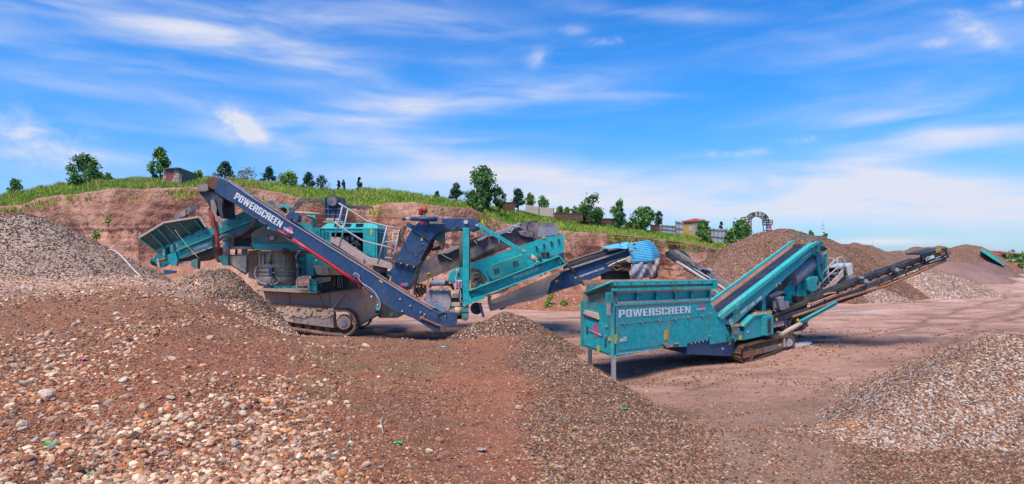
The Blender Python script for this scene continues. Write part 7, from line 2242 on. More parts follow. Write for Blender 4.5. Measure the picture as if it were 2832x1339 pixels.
# hinge line, seams, hinges
for a in ([(358, 712), (735, 682)], [(745, 681), (1055, 643)], [(360, 910), (360, 712)], [(742, 682), (738, 860)], [(1057, 600), (1060, 866)], [(735, 860), (362, 912)], [(1045, 655), (1040, 820)], [(752, 690), (752, 852)]):
    q = [Q('h', *p, -.004) for p in a]
    MB().beam(q[0], q[1], .008, .014, NV).build('panel_seam', M['teal_dirty'], RM)
for x in (405, 538, 670, 795, 903, 1008):
    y = 708 - (x - 405) * .094
    ql('hinge', 'h', [(x - 13, y - 8), (x + 6, y - 8), (x + 6, y + 14), (x, y + 14), (x, y), (x - 13, y)], -.03, 0, 'galv')
for x, y in ((1070, 630), (1064, 803)):
    ql('latch', 'h', [(x - 10, y - 6), (x + 12, y - 8), (x + 12, y + 2), (x - 10, y + 4)], -.03, 0, 'galv')
ql('warning_sticker', 'h', [(714, 760), (740, 758), (738, 826), (713, 828)], -.012, -.001, 'yellow')
ql('torn_sticker', 'h', [(372, 848), (375, 824), (400, 822), (402, 808), (424, 806), (424, 838), (400, 842)], -.012, -.001, 'white_worn')
ql('tow_plate', 'h', [(705, 860), (750, 862), (765, 880), (826, 852), (828, 870), (770, 886), (735, 892)], -.06, 0, 'rust_pink')
ql('plate_text', 'h', [(778, 868), (818, 858), (820, 866), (780, 876)], -.075, -.062, 'black')
e1_ = (Q('h', 912, 626, -.01) - Q('h', 362, 662, -.01))
block_letters('POWERSCREEN', Q('h', 362, 662, -.012), Q('h', 912, 624, -.012), (Q('h', 362, 602, -.012) - Q('h', 362, 662, -.012)) , M['white'], RM)
lettering('www.powerscreen.com', Q('h', 350, 945, -.012), Q('h', 588, 916, -.012), (Q('h', 350, 930, -.012) - Q('h', 350, 945, -.012)), M['white'], RM, bold=.02)
lettering('POWERSCREEN', Q('h', 957, 603, -.012), Q('h', 1031, 596, -.012), (Q('h', 957, 590, -.012) - Q('h', 957, 603, -.012)), M['white'], RM, bold=.03)
c = Q('h', 1006, 582, -.008)
MB().add([c + (DV * math.cos(a) + Vector((0, 0, 1)) * math.sin(a)) * .10 for a in np.linspace(0, 2 * math.pi, 24, endpoint=False)], [tuple(range(23, -1, -1))]).build('logo_disc', M['pink'], RM)
ql('sling_chain', 'h', [(797, 400), (801, 400), (800, 478), (796, 478)], -.13, -.11, 'rust')
# navy frame below
ql('main_frame', 'h', [(885, 857), (1055, 827), (1062, 868), (1250, 838), (1262, 900), (1228, 956), (885, 940)], .04, WD - .1, 'navy')
for x, y in ((915, 858), (945, 852), (975, 846), (1005, 840), (1035, 834)):
    qbolt('h', x, y, .03, .02, 'white_worn')
ql('frame_mark', 'h', [(1153, 892), (1166, 890), (1166, 904), (1153, 906)], .025, .035, 'white')
ql('warning_sticker', 'h', [(1208, 842), (1222, 840), (1220, 868), (1206, 870)], .02, .038, 'yellow')
ql('access_plate', 'h', [(1062, 600), (1090, 580), (1190, 745), (1236, 800), (1244, 834), (1062, 864)], -.02, 0, 'teal_clean')
for x, y in ((1185, 790), (1205, 800), (1190, 830), (1212, 832), (1190, 812)):
    qbolt('h', x, y, -.022, .02, 'black')
# control cluster
ql('control_box', 'i', [(235, 802), (290, 812), (292, 838), (330, 845), (330, 915), (286, 918), (236, 905)], -.12, .5, 'teal')
ql('orange_lamp', 'i', [(250, 845), (270, 845), (270, 866), (252, 866)], -.16, -.12, 'orange')
ql('warning_sticker', 'i', [(293, 878), (308, 878), (308, 912), (293, 914)], -.14, -.12, 'yellow')
ql('dark_gap', 'i', [(190, 815), (215, 800), (235, 830), (235, 885), (215, 865)], -.05, .3, 'black')
qt('cable', 'i', [(212, 745), (208, 770), (222, 805), (236, 840)], -.1, .016, 'galv', smooth=5)
qt('cable', 'i', [(235, 890), (250, 905), (256, 925)], -.1, .02, 'white_worn', smooth=4)
qt('cable', 'i', [(222, 742), (228, 770), (216, 790)], -.1, .012, 'white_worn', smooth=4)

# --- power pack with louvres, gravel lying on top
pk = [(330, 803), (352, 780), (410, 718), (440, 708), (498, 702), (500, 878), (335, 914)]
ql('power_pack', 'i', pk, -.15, 1.5, 'teal_clean')
ql('pack_trim', 'i', [(318, 800), (405, 712), (432, 702), (556, 692), (556, 700), (436, 712), (410, 722), (334, 804)], -.2, .1, 'teal_light')
ql('louvre_box', 'i', [(500, 722), (522, 715), (575, 704), (575, 862), (520, 878), (500, 876)], -.3, .9, 'teal_clean')
for i in range(11):
    y = 738 + i * 11.2
    ql('louvre', 'i', [(530, y), (558, y - 5), (558, y + 2), (530, y + 7)], -.32, -.3, 'black')
ql('pack_corner', 'i', [(540, 695), (558, 690), (558, 725), (540, 728)], -.1, .3, 'teal')
qbolt('i', 357, 845, -.15, .03, 'white_worn')
# heap on top
gp = []
Vg = []; nn_ = 34
ga, gb, gc_, gd = Q('i', 232, 800, -.1), Q('i', 556, 696, -.05), Q('i', 380, 662, .9), Q('i', 545, 690, .9)
for j in range(nn_ + 1):
    for i in range(nn_ + 1):
        u, v = i / nn_, j / nn_
        lo_ = [Q('i', *p, -.12) for p in ((232, 802), (300, 808), (334, 800), (408, 716), (440, 706), (556, 694))]
        k = u * 5; a_ = int(min(k, 4)); f = k - a_
        p0 = lo_[a_] * (1 - f) + lo_[a_ + 1] * f
        hi_ = [Q('i', *p, .75) for p in ((226, 790), (260, 760), (300, 722), (360, 670), (400, 658), (520, 684))]
        p1 = hi_[a_] * (1 - f) + hi_[a_ + 1] * f
        p = p0 * (1 - v) + p1 * v
        p.z += .05 * float(fbm(np.array(p.x * 3), np.array(p.y * 3), 3, 5)) + .08 * math.sin(math.pi * v)
        Vg.append(p)
Fg = [(j * (nn_ + 1) + i, j * (nn_ + 1) + i + 1, (j + 1) * (nn_ + 1) + i + 1, (j + 1) * (nn_ + 1) + i) for j in range(nn_) for i in range(nn_)]
gl = MB().add(Vg, Fg, True).build('gravel_load', M['grav_tan'])
tag(gl, 'spilled gravel lying on the louvred power pack of the screening plant', 'gravel heap')
Vn = np.array([list(v) for v in Vg])
ii = RNG.integers(0, len(Vn), 2600)
pp2 = Vn[ii] + RNG.normal(0, .025, (2600, 3)) * np.array([1, 1, .3])
pebble_mesh('gravel', pp2 + np.array([0, 0, .012]), RNG.uniform(.014, .032, 2600), palette(2600, [3, 3, 4, 1, 4, 3, 3, 1, 1, 1], 1.0), gl)

# --- tracks
def qpath(off):
    q = [Q('q', *p, off) for p in ((160, 745), (260, 722), (420, 680), (600, 640), (760, 605), (900, 573), (985, 560), (1060, 556))]
    q += [Q('q', *p, off) for p in ((1105, 575), (1130, 610), (1138, 660), (1130, 715), (1105, 752))]
    q += [Q('q', *p, off) for p in ((1030, 775), (850, 840), (650, 915), (450, 1000), (300, 1068), (180, 1112))]
    q += [Q('q', *p, off) for p in ((120, 1100), (80, 1050), (62, 980), (60, 900), (75, 830), (110, 775))]
    return q


ps = [p + NV * .28 for p in qpath(-.25)]
track_loop(RM, ps, NV, .56, .16, 'track')
ps2 = [p + NV * 1.75 for p in qpath(-.25)]
track_loop(RM, ps2, NV, .56, .16, 'track', joined=True)
ql('track_frame', 'q', [(105, 870), (150, 770), (300, 735), (600, 665), (960, 580), (1000, 610), (1003, 760), (850, 812), (600, 890), (350, 965), (115, 1005)], -.20, .2, 'track')
ql('frame_plate', 'q', [(118, 880), (240, 850), (460, 800), (465, 900), (300, 955), (120, 1000)], -.24, -.2, 'rust')
ql('frame_plate', 'q', [(470, 800), (690, 740), (995, 665), (998, 760), (700, 850), (470, 905)], -.235, -.2, paint('track_plate', (.22, .16, .14), .6, scale=4, rust=.4))
block_letters('00', Q('q', 858, 745, -.25), Q('q', 915, 728, -.25), Q('q', 858, 710, -.25) - Q('q', 858, 745, -.25), M['white'], RM)
qt('frame_hole', 'q', [(530, 822), (531, 823)], -.25, .06, 'black')
ql('frame_edge', 'q', [(996, 580), (1006, 580), (1008, 764), (998, 764)], -.3, -.2, 'tan')
MB().cyl(Q('q', 1065, 665, -.22), Q('q', 1065, 665, -.22) + NV * .45, .30, 22).build('sprocket', M['track'], RM)
MB().cyl(Q('q', 1065, 665, -.26), Q('q', 1065, 665, -.22), .14, 16).build('sprocket_hub', M['cloth'], RM)
MB().cyl(Q('q', 175, 930, -.18), Q('q', 175, 930, -.18) + NV * .4, .30, 22).build('idler_wheel', M['track'], RM)
for i in range(6):
    x = 260 + i * 135; y = 1010 - i * 45
    MB().cyl(Q('q', x, y, -.16), Q('q', x, y, -.16) + NV * .35, .09, 12).build('track_roller', M['track'], RM)
ql('under_body', 'i', [(235, 915), (560, 870), (720, 850), (720, 900), (640, 900), (330, 955), (250, 960)], .45, 1.6, 'black')

# --- main conveyor
cv_top = [(118, 722), (905, 110)]
ql('main_conveyor_side', 'i', [(118, 720), (905, 108), (950, 82), (988, 84), (1000, 118), (945, 175), (900, 192), (800, 290), (720, 355), (640, 430), (555, 505), (330, 705), (240, 790), (160, 782)], 0, .06, 'teal_clean')
ql('main_conveyor_flange', 'i', [(118, 718), (905, 106), (955, 80), (985, 84), (930, 122), (880, 150), (250, 655), (140, 745)], -.10, .14, 'teal_light')
p0, p1 = Q('i', 118, 716, 0), Q('i', 905, 106, 0)
ax = (p1 - p0)
nw = NV * 1.0
up_ = Vector((0, 0, 1))
MB().prism([p0 + NV * .14 - up_ * .03, p0 + NV * .80 - up_ * .03, p1 + NV * .80 - up_ * .03, p1 + NV * .14 - up_ * .03], (0, 0, -.05)).build('conveyor_belt', M['belt'], RM)
rm = MB()
axn = ax.normalized()
rm.prism([p0 + NV * .78 - up_ * .06, p0 + NV * .86 + up_ * .14, p1 + NV * .86 + up_ * .10, p1 + NV * .78 - up_ * .06], NV * .03)
rm.build('rusty_skirt', M['rust_pink'], RM)
rm = MB(); rm.beam(p0 + NV * .90 + up_ * .15, p1 + NV * .90 + up_ * .11, .10, .07, NV); rm.build('far_rail', M['teal_light'], RM)
rm = MB(); rm.prism([p0 + NV * .95 + up_ * .1, p0 + NV * .95 - up_ * .4, p1 + NV * .95 - up_ * .4, p1 + NV * .95 + up_ * .08], NV * .05); rm.build('main_conveyor_side', M['teal'], RM)
for i in range(3):
    o_ = .26 + i * .2
    MB().beam(p0 + NV * o_ - up_ * .022, p1 + NV * o_ - up_ * .022, .022, .006, NV).build('belt_streak', M['black_dust'], RM)
for i in range(12):
    c = p0 + ax * (i + .5) / 12 - up_ * .16
    MB().cyl(c + NV * .08, c + NV * .9, .05, 10).build('idler_roller', M['black'], RM)
ql('grille_plate', 'i', [(178, 725), (238, 680), (243, 705), (185, 750)], -.02, 0, 'teal_dirty')
for i in range(5):
    ql('vent_slot', 'i', [(182, 730 + i * 4), (238, 688 + i * 4), (238, 690 + i * 4), (182, 732 + i * 4)], -.03, -.02, 'black')
ql('warning_sticker', 'i', [(262, 694), (274, 692), (276, 722), (263, 724)], -.012, -.001, 'yellow')
ql('warning_sticker', 'i', [(597, 442), (609, 440), (609, 468), (598, 470)], -.012, -.001, 'yellow')
ql('warning_sticker', 'i', [(920, 135), (930, 132), (933, 158), (924, 162)], -.012, -.001, 'yellow')
block_letters('CHIEFTAIN 1700', Q('i', 300, 703, -.03), Q('i', 478, 567, -.03), (Q('i', 294, 676, -.03) - Q('i', 300, 703, -.03)) * 1.0, M['white'], RM)
block_letters('POWERSCREEN', Q('i', 812, 243, -.012), Q('i', 884, 188, -.012), (Q('i', 810, 232, -.012) - Q('i', 812, 243, -.012)), M['white'], RM)
ql('splice_plate', 'i', [(255, 628), (285, 605), (290, 640), (268, 665)], -.115, -.1, 'teal_light')
for i in range(10):
    x = 180 + i * 72; y = 760 - (x - 120) * .765
    qbolt('i', x + 30, y - 5, 0, .015, 'teal_light')
qbolt('r', 866, 800, -.0, .03, 'galv')
# head end
MB().cyl(p1 + NV * .05 - up_ * .15, p1 + NV * .98 - up_ * .15, .16, 20).build('head_drum', M['rubber'], RM)
hb_ = p1 + DV * .15
MB().prism([p1 + NV * 1.1 + up_ * .26, p1 + NV * .0 + up_ * .22, p1 + NV * .0 + DV * .9 + up_ * .26, p1 + NV * 1.1 + DV * .9 + up_ * .28], (0, 0, .05)).build('head_hood', M['teal_dirty'], RM)
ql('head_bracket', 'i', [(945, 95), (990, 86), (998, 112), (1003, 150), (1012, 150), (1010, 165), (975, 178), (945, 170)], -.08, .3, 'teal')
qt('head_motor', 'i', [(985, 140), (1012, 148)], -.15, .07, 'black')
ql('red_guard', 'i', [(1002, 118), (1012, 116), (1012, 134), (1002, 134)], -.05, .1, 'red')
qt('lamp_stalk', 'i', [(703, 178), (697, 130)], 1.15, .035, 'teal')
c = Q('i', 693, 123, 1.15)
MB().cyl(c - up_ * .06, c + up_ * .06, .07, 14).build('beacon_lamp', M['orange'], RM, .015)

# --- screen box behind the conveyor
ql('screen_plate', 'i', [(652, 505), (705, 440), (800, 345), (945, 242), (1028, 178), (1030, 210), (1028, 395), (1000, 412), (900, 520), (850, 572), (770, 600), (715, 648), (690, 610), (668, 580), (690, 530), (660, 525)], .35, .42, 'teal_clean')
ql('screen_plate', 'i', [(652, 505), (800, 345), (1028, 178), (1030, 395), (850, 572), (715, 640)], 1.7, 1.76, 'teal')
ql('screen_deck', 'i', [(665, 520), (1020, 230), (1020, 250), (670, 545)], .45, 1.7, 'black')
ql('deck_edge', 'i', [(700, 436), (945, 236), (1028, 172), (1028, 182), (945, 246), (702, 446)], .3, .36, 'teal_light')
ql('screen_gap', 'i', [(560, 500), (640, 430), (705, 370), (706, 438), (652, 505), (600, 512)], .3, .5, 'black')
sp_ = [Q('i', x, y, .3) for x, y in ((705, 372), (800, 292), (942, 205), (946, 240), (800, 350), (702, 440))]
cov = []
ca, cb = Q('i', 702, 405, .45), Q('i', 942, 225, .45)
MB().cyl(ca, cb, .33, 24, r2=.26).build('spreader_cover', M['cloth'], RM)
ql('cover_patch', 'i', [(800, 292), (818, 282), (822, 296), (806, 304)], .05, .12, 'black')
ribs = [((775, 430), (772, 560)), ((835, 380), (838, 555)), ((860, 360), (862, 420)), ((985, 225), (985, 330)), ((1005, 215), (1004, 330))]
for a, b in ribs:
    qa, qb = Q('i', *a, .30), Q('i', *b, .30)
    MB().beam(qa, qb, .1, .07, NV).build('screen_rib', M['teal'], RM)
for x, y in ((742, 478), (770, 455), (800, 410), (725, 510), (748, 520), (765, 500), (700, 530), (712, 560), (740, 570), (692, 500), (820, 400), (850, 370), (870, 345), (900, 320), (930, 295), (960, 270), (910, 350), (880, 380), (760, 420), (790, 470), (812, 450), (830, 500), (755, 545), (790, 540), (990, 250), (1010, 240), (1015, 280), (1012, 320), (995, 360), (700, 590)):
    qbolt('i', x, y, .35, .035, 'teal_light')
ql('warning_sticker', 'i', [(866, 314), (877, 312), (878, 334), (867, 336)], .33, .345, 'yellow')
ql('screen_post', 'i', [(905, 182), (965, 182), (962, 205), (985, 330), (1002, 412), (985, 418), (965, 380), (942, 300), (938, 205), (908, 198)], .15, .3, 'teal')
ql('screen_motor', 'i', [(860, 405), (885, 385), (950, 378), (962, 400), (945, 440), (950, 500), (900, 520), (872, 500)], .1, .35, 'teal_light', bevel=.04)
ql('teal_post', 'i', [(478, 560), (508, 550), (512, 680), (482, 684)], .1, .3, 'teal')
ql('teal_post', 'i', [(508, 600), (560, 560), (640, 520), (660, 560), (640, 640), (560, 660), (512, 640)], .5, .9, 'teal_dirty')
ql('support_deck', 'i', [(500, 630), (640, 650), (720, 650), (760, 610), (860, 590), (860, 660), (700, 700), (560, 712), (500, 690)], .4, .9, 'black_dust')
ql('spill_pipe', 'i', [(614, 562), (655, 548), (668, 575), (688, 650), (682, 662), (640, 668), (625, 620)], .0, .2, 'cloth', bevel=.05)
ql('spill_pipe', 'i', [(585, 590), (612, 582), (628, 660), (590, 650)], .15, .3, 'tan', bevel=.04)
ql('spill_pipe', 'i', [(688, 598), (702, 594), (710, 640), (690, 645)], .1, .25, 'tan')
ql('dusty_chute', 'i', [(540, 540), (600, 505), (650, 500), (660, 520), (600, 545), (560, 560)], .25, .35, 'tan')
ql('dark_side', 'i', [(400, 650), (480, 590), (480, 690), (400, 665)], .8, 1.0, 'black')
ql('motor_box', 'i', [(770, 545), (828, 548), (828, 575), (800, 600), (775, 596)], .1, .3, 'black')
for i in range(9):
    rr = random.Random(i + 7)
    q = [(rr.uniform(560, 740), rr.uniform(600, 690)) for _ in range(3)]
    qt('hydraulic_hose', 'i', q, .2, .018, ('black', 'tan', 'black_dust')[i % 3], smooth=4)

# --- long tail conveyor to the right
TB0 = P(2140, 870, 20.3)
TD = (math.cos(rad(14)), math.sin(rad(14)))


def R2(k, x, y, off=0.0):
    (px_, py_), = T(k, [(x, y)])
    n = (-TD[1], TD[0])
    return plane_hit(px_, py_, (TB0.x + n[0] * off, TB0.y + n[1] * off), TD)


def rl(name, k, pts, o1, o2, mat, bevel=0):
    n = Vector((-TD[1], TD[0], 0))
    return MB().prism([R2(k, x, y, o1) for x, y in pts], n * (o2 - o1)).build(name, M[mat] if isinstance(mat, str) else mat, RM, bevel)


def rt(name, k, pts, off, r, mat, n=8, smooth=0):
    q = [R2(k, x, y, off) for x, y in pts]
    if smooth: q = curve_pts(q, smooth)
    return MB().tube(q, r, n).build(name, M[mat], RM)


rl('tail_conveyor_skirt', 'j', [(352, 912), (730, 752), (1040, 630), (1330, 512), (1650, 400), (2000, 282), (2005, 312), (1650, 436), (1340, 548), (1050, 662), (740, 788), (356, 945)], 0, .06, 'black')
rl('tail_conveyor_belt', 'j', [(360, 925), (740, 775), (1340, 535), (2010, 300), (2015, 318), (1340, 560), (740, 800), (362, 950)], .08, .75, 'rubber')
rl('tail_conveyor_beam', 'j', [(352, 945), (560, 880), (740, 838), (1020, 742), (1330, 610), (1700, 452), (2040, 330), (2050, 358), (1700, 490), (1330, 655), (1040, 770), (760, 880), (400, 990), (350, 980)], .03, .10, 'black_dust')
rl('tail_conveyor_skirt', 'j', [(352, 900), (730, 742), (1330, 502), (2000, 272), (2005, 300), (1340, 540), (740, 780), (356, 935)], .8, .86, 'black')
rl('tail_conveyor_beam', 'j', [(352, 945), (740, 838), (1330, 610), (2040, 330), (2050, 358), (1330, 655), (760, 880), (350, 980)], .8, .86, 'black_dust')
rt('truss_tube', 'j', [(560, 940), (760, 872), (1100, 740), (1330, 672), (1580, 600), (1900, 470), (2120, 370), (2240, 308)], .0, .045, 'rust')
rt('truss_tube', 'j', [(560, 950), (1330, 690), (2240, 320)], .8, .045, 'black')
for x in np.linspace(760, 1950, 9):
    yb_ = np.interp(x, [560, 760, 1100, 1330, 1580, 1900], [940, 872, 740, 672, 600, 470]); ya = np.interp(x, [740, 1330, 2040], [800, 560, 320])
    rt('truss_web', 'j', [(x, yb_), (x + 10, ya)], .04, .02, 'black')
for i in range(14):
    x = 780 + i * 92; y = np.interp(x, [740, 1340, 2010], [800, 560, 320])
    c = R2('j', x, y, .1)
    MB().cyl(c, c + Vector((-TD[1], TD[0], 0)) * .65, .05, 8).build('idler_roller', M['black_dust'], RM)
for (x, y) in ((1325, 535), (1665, 410), (2010, 285)):
    rl('joint_bracket', 'j', [(x - 35, y - 20), (x - 28, y - 42), (x + 10, y - 48), (x + 18, y - 18), (x + 55, y - 5), (x + 62, y + 25), (x + 20, y + 48), (x + 5, y + 25), (x - 20, y + 30)], -.08, .0, 'black_dust')
    c = R2('j', x + 45, y + 10, -.1)
    MB().cyl(c, c + Vector((0, .1, 0)), .07, 10).build('joint_pin', M['galv'], RM)
rl('joint_cap', 'j', [(1298, 500), (1332, 488), (1345, 498), (1345, 520), (1300, 520)], -.12, -.06, 'galv')
rl('head_box', 'j', [(2025, 262), (2030, 240), (2135, 205), (2255, 182), (2272, 215), (2290, 275), (2230, 305), (2050, 368), (2020, 350)], -.05, .05, 'black')
rl('head_box', 'j', [(2030, 240), (2255, 182), (2290, 275), (2050, 368)], .85, .9, 'black')
rl('head_cover', 'j', [(2030, 240), (2255, 182), (2262, 196), (2036, 256)], .0, .85, 'black_dust')
c = R2('j', 2262, 250, -.05)
MB().cyl(c, c + Vector((-TD[1], TD[0], 0)) * .95, .14, 18).build('head_drum', M['rubber'], RM)
rl('scraper_guard', 'j', [(2255, 180), (2272, 178), (2276, 230), (2296, 268), (2282, 285), (2268, 240)], -.09, -.05, 'teal_dirty')
rl('warning_sticker', 'j', [(2134, 203), (2185, 184), (2196, 222), (2145, 238)], -.08, -.052, 'yellow')
for a in ((2146, 206), (2164, 200), (2180, 195), (2152, 222), (2170, 215)):
    rl('sticker_symbol', 'j', [(a[0], a[1]), (a[0] + 8, a[1] - 3), (a[0] + 11, a[1] + 9), (a[0] + 2, a[1] + 11)], -.09, -.082, 'rust')
rl('name_plate', 'j', [(2021, 297), (2110, 262), (2122, 288), (2028, 325)], -.085, -.052, 'white')
lettering('TEREX', R2('j', 2030, 314, -.095), R2('j', 2072, 297, -.095), R2('j', 2027, 303, -.095) - R2('j', 2030, 314, -.095), M['black'], RM, bold=.05)
for q in ([(2060, 345), (2120, 320), (2190, 300), (2250, 270)], [(2130, 300), (2160, 285), (2210, 262), (2235, 255)], [(2195, 240), (2215, 250), (2230, 235)]):
    rt('drive_fitting', 'j', q, -.08, .018, 'galv', smooth=4)
rt('drive_motor', 'j', [(2180, 262), (2215, 250)], -.08, .075, 'track', 12)
rl('teal_strut', 'j', [(655, 985), (800, 905), (1010, 790), (1045, 772), (1070, 790), (1040, 812), (720, 985), (660, 1015)], -.15, .0, 'teal')
rt('teal_strut_edge', 'j', [(650, 988), (1042, 775)], -.17, .02, 'teal_light')
rt('strut_tube', 'j', [(432, 1140), (500, 1095), (655, 1008)], -.1, .075, 'tan', 12)
rl('strut_foot', 'j', [(412, 1105), (440, 1100), (450, 1138), (420, 1142)], -.15, .0, 'galv')
rl('warning_sticker', 'j', [(374, 955), (395, 948), (402, 975), (382, 984)], -.03, -.01, 'yellow')
rl('warning_sticker', 'j', [(610, 960), (630, 955), (634, 984), (612, 988)], -.12, -.1, 'yellow')
rl('under_tray', 'j', [(356, 990), (470, 978), (472, 1030), (362, 1055)], .1, .3, 'tan')
rl('tail_frame', 'j', [(350, 1000), (600, 930), (800, 880), (760, 950), (700, 1040), (640, 1090), (480, 1120), (380, 1100)], .5, 1.2, 'black')
for i in range(16):
    rr = random.Random(i + 90)
    x = rr.uniform(380, 700)
    q = [(x, rr.uniform(930, 1000)), (x + rr.uniform(-60, 60), rr.uniform(970, 1060)), (x + rr.uniform(-70, 90), rr.uniform(1000, 1110))]
    rt('hydraulic_hose', 'j', q, .3, rr.choice((.02, .03, .045)), ('black', 'rust', 'galv', 'track', 'tan', 'teal')[i % 6], smooth=4)
for q in ([(730, 800), (830, 770), (960, 720), (1040, 690)], [(740, 790), (800, 800), (900, 740)], [(900, 700), (960, 680), (1040, 672)]):
    rt('copper_pipe', 'j', q, -.02, .025, 'rust_pink', smooth=4)
rl('spill_tray', 'j', [(570, 1125), (610, 1130), (620, 1180), (690, 1150), (700, 1170), (600, 1200), (560, 1180)], .2, .5, 'black_dust')
MBs = MB(); rr = random.Random(3)
for i in range(60):
    c = R2('j', rr.uniform(560, 740), rr.uniform(1120, 1180), rr.uniform(0, .6)); c.z = float(ground(c.x, c.y)) + .03; s = rr.uniform(.03, .09)
    MBs.add([c + Vector((dx * s * rr.uniform(.6, 1.3), dy * s, dz * s * .5)) for dx in (-1, 1) for dy in (-1, .6) for dz in (-1, 1)], [(0, 1, 3, 2), (4, 6, 7, 5), (0, 4, 5, 1), (2, 3, 7, 6), (0, 2, 6, 4), (1, 5, 7, 3)])
o = MBs.build('rubble', M['white_worn']); tag(o, 'pale rubble dropped under the tail of the screening plant', None, None, 'stuff')

# --- service steps with handrails
def sp(x, y, Y=22.2):
    return pt('j', x, y, Y)


def sl(name, pts, Y1, Y2, mat, bevel=0):
    return MB().prism([pt('j', x, y, Y1) for x, y in pts], (0, Y2 - Y1, 0)).build(name, M[mat] if isinstance(mat, str) else mat, RM, bevel)


for i in range(9):
    t = i / 8
    x = 760 + (1040 - 760) * t; y = 735 - (735 - 490) * t
    sl('step_tread', [(x, y), (x + 70, y - 8), (x + 72, y - 2), (x + 2, y + 6)], 22.2, 22.9, 'galv')
sl('step_stringer', [(800, 742), (860, 690), (1060, 490), (1118, 412), (1122, 498), (1105, 502), (1000, 620), (880, 715), (820, 760)], 22.05, 22.15, 'tan')
sl('step_stringer', [(730, 740), (930, 560), (1000, 480), (1010, 490), (760, 748)], 23.0, 23.06, 'galv')
rl_ = [[(735, 750), (705, 640), (712, 618), (770, 575), (850, 505), (950, 392), (1050, 300), (1072, 288), (1110, 286), (1132, 298), (1130, 345), (1118, 440)], [(735, 712), (790, 650), (860, 590), (960, 480), (1055, 400), (1118, 400)]]
for q in rl_:
    MB().tube([sp(x, y, 22.1) for x, y in q], .024, 7).build('handrail', M['rail'], RM)
for a, b in (((855, 505), (862, 690)), ((950, 395), (965, 590)), ((1050, 300), (1062, 480)), ((775, 578), (742, 640))):
    MB().tube([sp(*a, 22.1), sp(*b, 22.1)], .022, 7).build('rail_post', M['rail'], RM)
for q in ([(945, 295), (1010, 292), (1008, 345)], [(1010, 292), (1002, 440)], [(1135, 420), (1185, 365), (1215, 352)]):
    MB().tube([sp(x, y, 23.2) for x, y in q], .022, 7).build('handrail', M['rail'], RM)
MB().tube([sp(775, 600, 22.0), sp(790, 560, 22.0), sp(820, 575, 22), sp(800, 620, 22)], .012, 6).build('cable', M['white_worn'], RM)
can = MB()
can.prism([sp(935, 392, 22.6), sp(1182, 372, 22.4), sp(1212, 345, 23.8), sp(1050, 348, 24.2)], (0, 0, -.03))
can.build('canopy_sheet', paint('canopy', (.42, .58, .64), .25, scale=1.2), RM)
sl('platform_box', [(1062, 405), (1165, 440), (1170, 488), (1172, 560), (1120, 610), (1050, 622), (1105, 505), (1122, 498), (1122, 440)], 22.5, 23.8, 'black')
sl('platform_side', [(1155, 385), (1182, 372), (1212, 345), (1222, 458), (1180, 488), (1168, 470)], 22.4, 22.5, 'white_worn')
sl('platform_side', [(1178, 488), (1224, 460), (1240, 560), (1200, 575), (1176, 582)], 22.3, 22.5, 'cloth')
sl('platform_floor', [(935, 455), (1060, 450), (1062, 470), (935, 480)], 22.4, 23.6, 'galv')
sl('valve_chest', [(610, 705), (672, 708), (688, 740), (640, 770), (606, 762)], 21.9, 22.3, 'black')

# --- side conveyor behind the hopper, rising to the left
S0, S1 = P(2040, 0, 21.0), P(1838, 0, 24.0)
SD = Vector((S1.x - S0.x, S1.y - S0.y, 0)).normalized()
SN = Vector((-SD.y, SD.x, 0))
if SN.y < 0: SN = -SN


def S2(x, y, off=0.0, k='s'):
    (px_, py_), = T(k, [(x, y)])
    return plane_hit(px_, py_, (S0.x + SN.x * off, S0.y + SN.y * off), (SD.x, SD.y))


def s2l(name, pts, o1, o2, mat):
    return MB().prism([S2(x, y, o1) for x, y in pts], SN * (o2 - o1)).build(name, M[mat], RM)


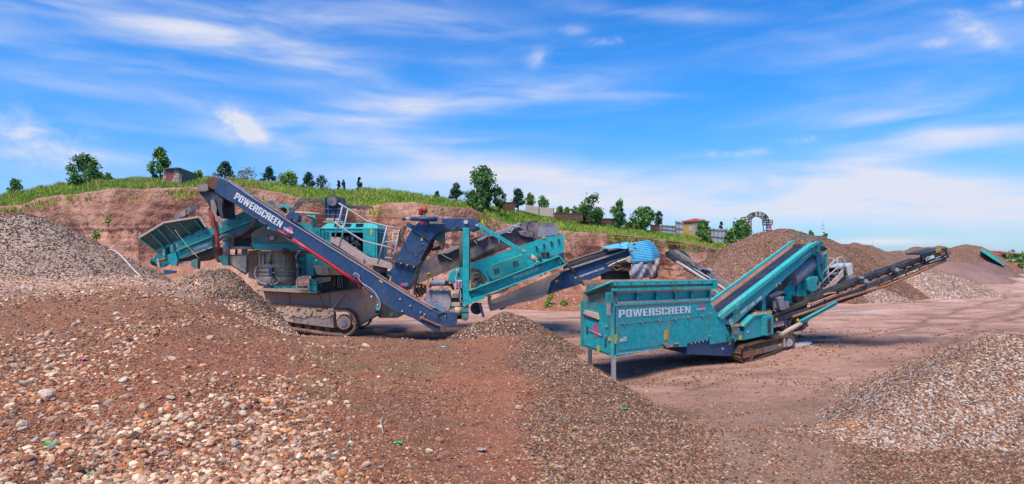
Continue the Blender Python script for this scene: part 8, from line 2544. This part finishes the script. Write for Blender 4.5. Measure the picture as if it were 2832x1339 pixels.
s2l('rear_conveyor_skirt', [(145, 235), (160, 210), (200, 222), (440, 370), (700, 540), (960, 700), (1150, 820), (1310, 930), (1290, 965), (1260, 1010), (1140, 930), (800, 720), (640, 590), (400, 450), (200, 310), (130, 262)], .0, .06, 'navy_dirty')
for i in range(22):
    x = 170 + i * 50; y = 262 + (x - 170) * .655
    a = S2(x, y - 40, -.01); b = S2(x + 12, y + 28, -.01)
    MB().beam(a, b, .03, .02).build('skirt_rib', M['galv'] if i % 2 else M['navy_dirty'], RM)
s2l('rear_conveyor_belt', [(20, 290), (60, 215), (340, 420), (660, 620), (900, 780), (1200, 985), (1180, 1030), (640, 680), (240, 420), (40, 340)], .1, .6, 'black')
s2l('rear_conveyor_beam', [(0, 280), (20, 220), (60, 225), (330, 420), (660, 660), (800, 740), (800, 790), (540, 690), (220, 470), (60, 370), (0, 330)], -.25, -.18, 'black_dust')
MB().tube([S2(215, 435, -.28), S2(400, 545, -.28), S2(640, 700, -.28), S2(790, 790, -.28)], .055, 8).build('rear_tube', M['rail'], RM)
MB().tube([S2(500, 550, -.2), S2(640, 625, -.2), S2(860, 760, -.2)], .03, 8).build('rear_tube', M['rail'], RM)
MB().tube([S2(985, 860, -.1), S2(1100, 940, -.1), S2(1200, 1000, -.1)], .05, 8).build('rear_tube', M['tan'], RM)
s2l('rear_head', [(0, 250), (20, 215), (60, 230), (150, 300), (230, 400), (210, 440), (60, 370), (0, 340)], -.3, .5, 'black_dust')
s2l('warning_sticker', [(0, 205), (30, 195), (50, 215), (45, 240), (10, 250), (0, 245)], -.34, -.3, 'yellow')
s2l('rear_clamp', [(640, 575), (700, 545), (780, 545), (820, 600), (790, 590), (690, 570), (650, 600)], -.1, .1, 'cloth')
s2l('rear_bracket', [(345, 440), (400, 425), (450, 500), (440, 520), (380, 490)], -.15, .0, 'black')
s2l('rear_bracket', [(640, 600), (720, 640), (700, 680), (660, 700)], -.15, .0, 'black')
s2l('rear_end', [(1260, 945), (1370, 940), (1360, 965), (1290, 1000), (1265, 990)], -.1, .3, 'cloth')
MB().beam(P(1966, 817, 20.5), P(2003, 830, 20.2), .15, .1).build('navy_cross_beam', M['navy'], RM)
MB().beam(P(1975, 803, 20.8), P(2003, 826, 20.4), .12, .08).build('teal_cross_beam', M['teal'], RM)
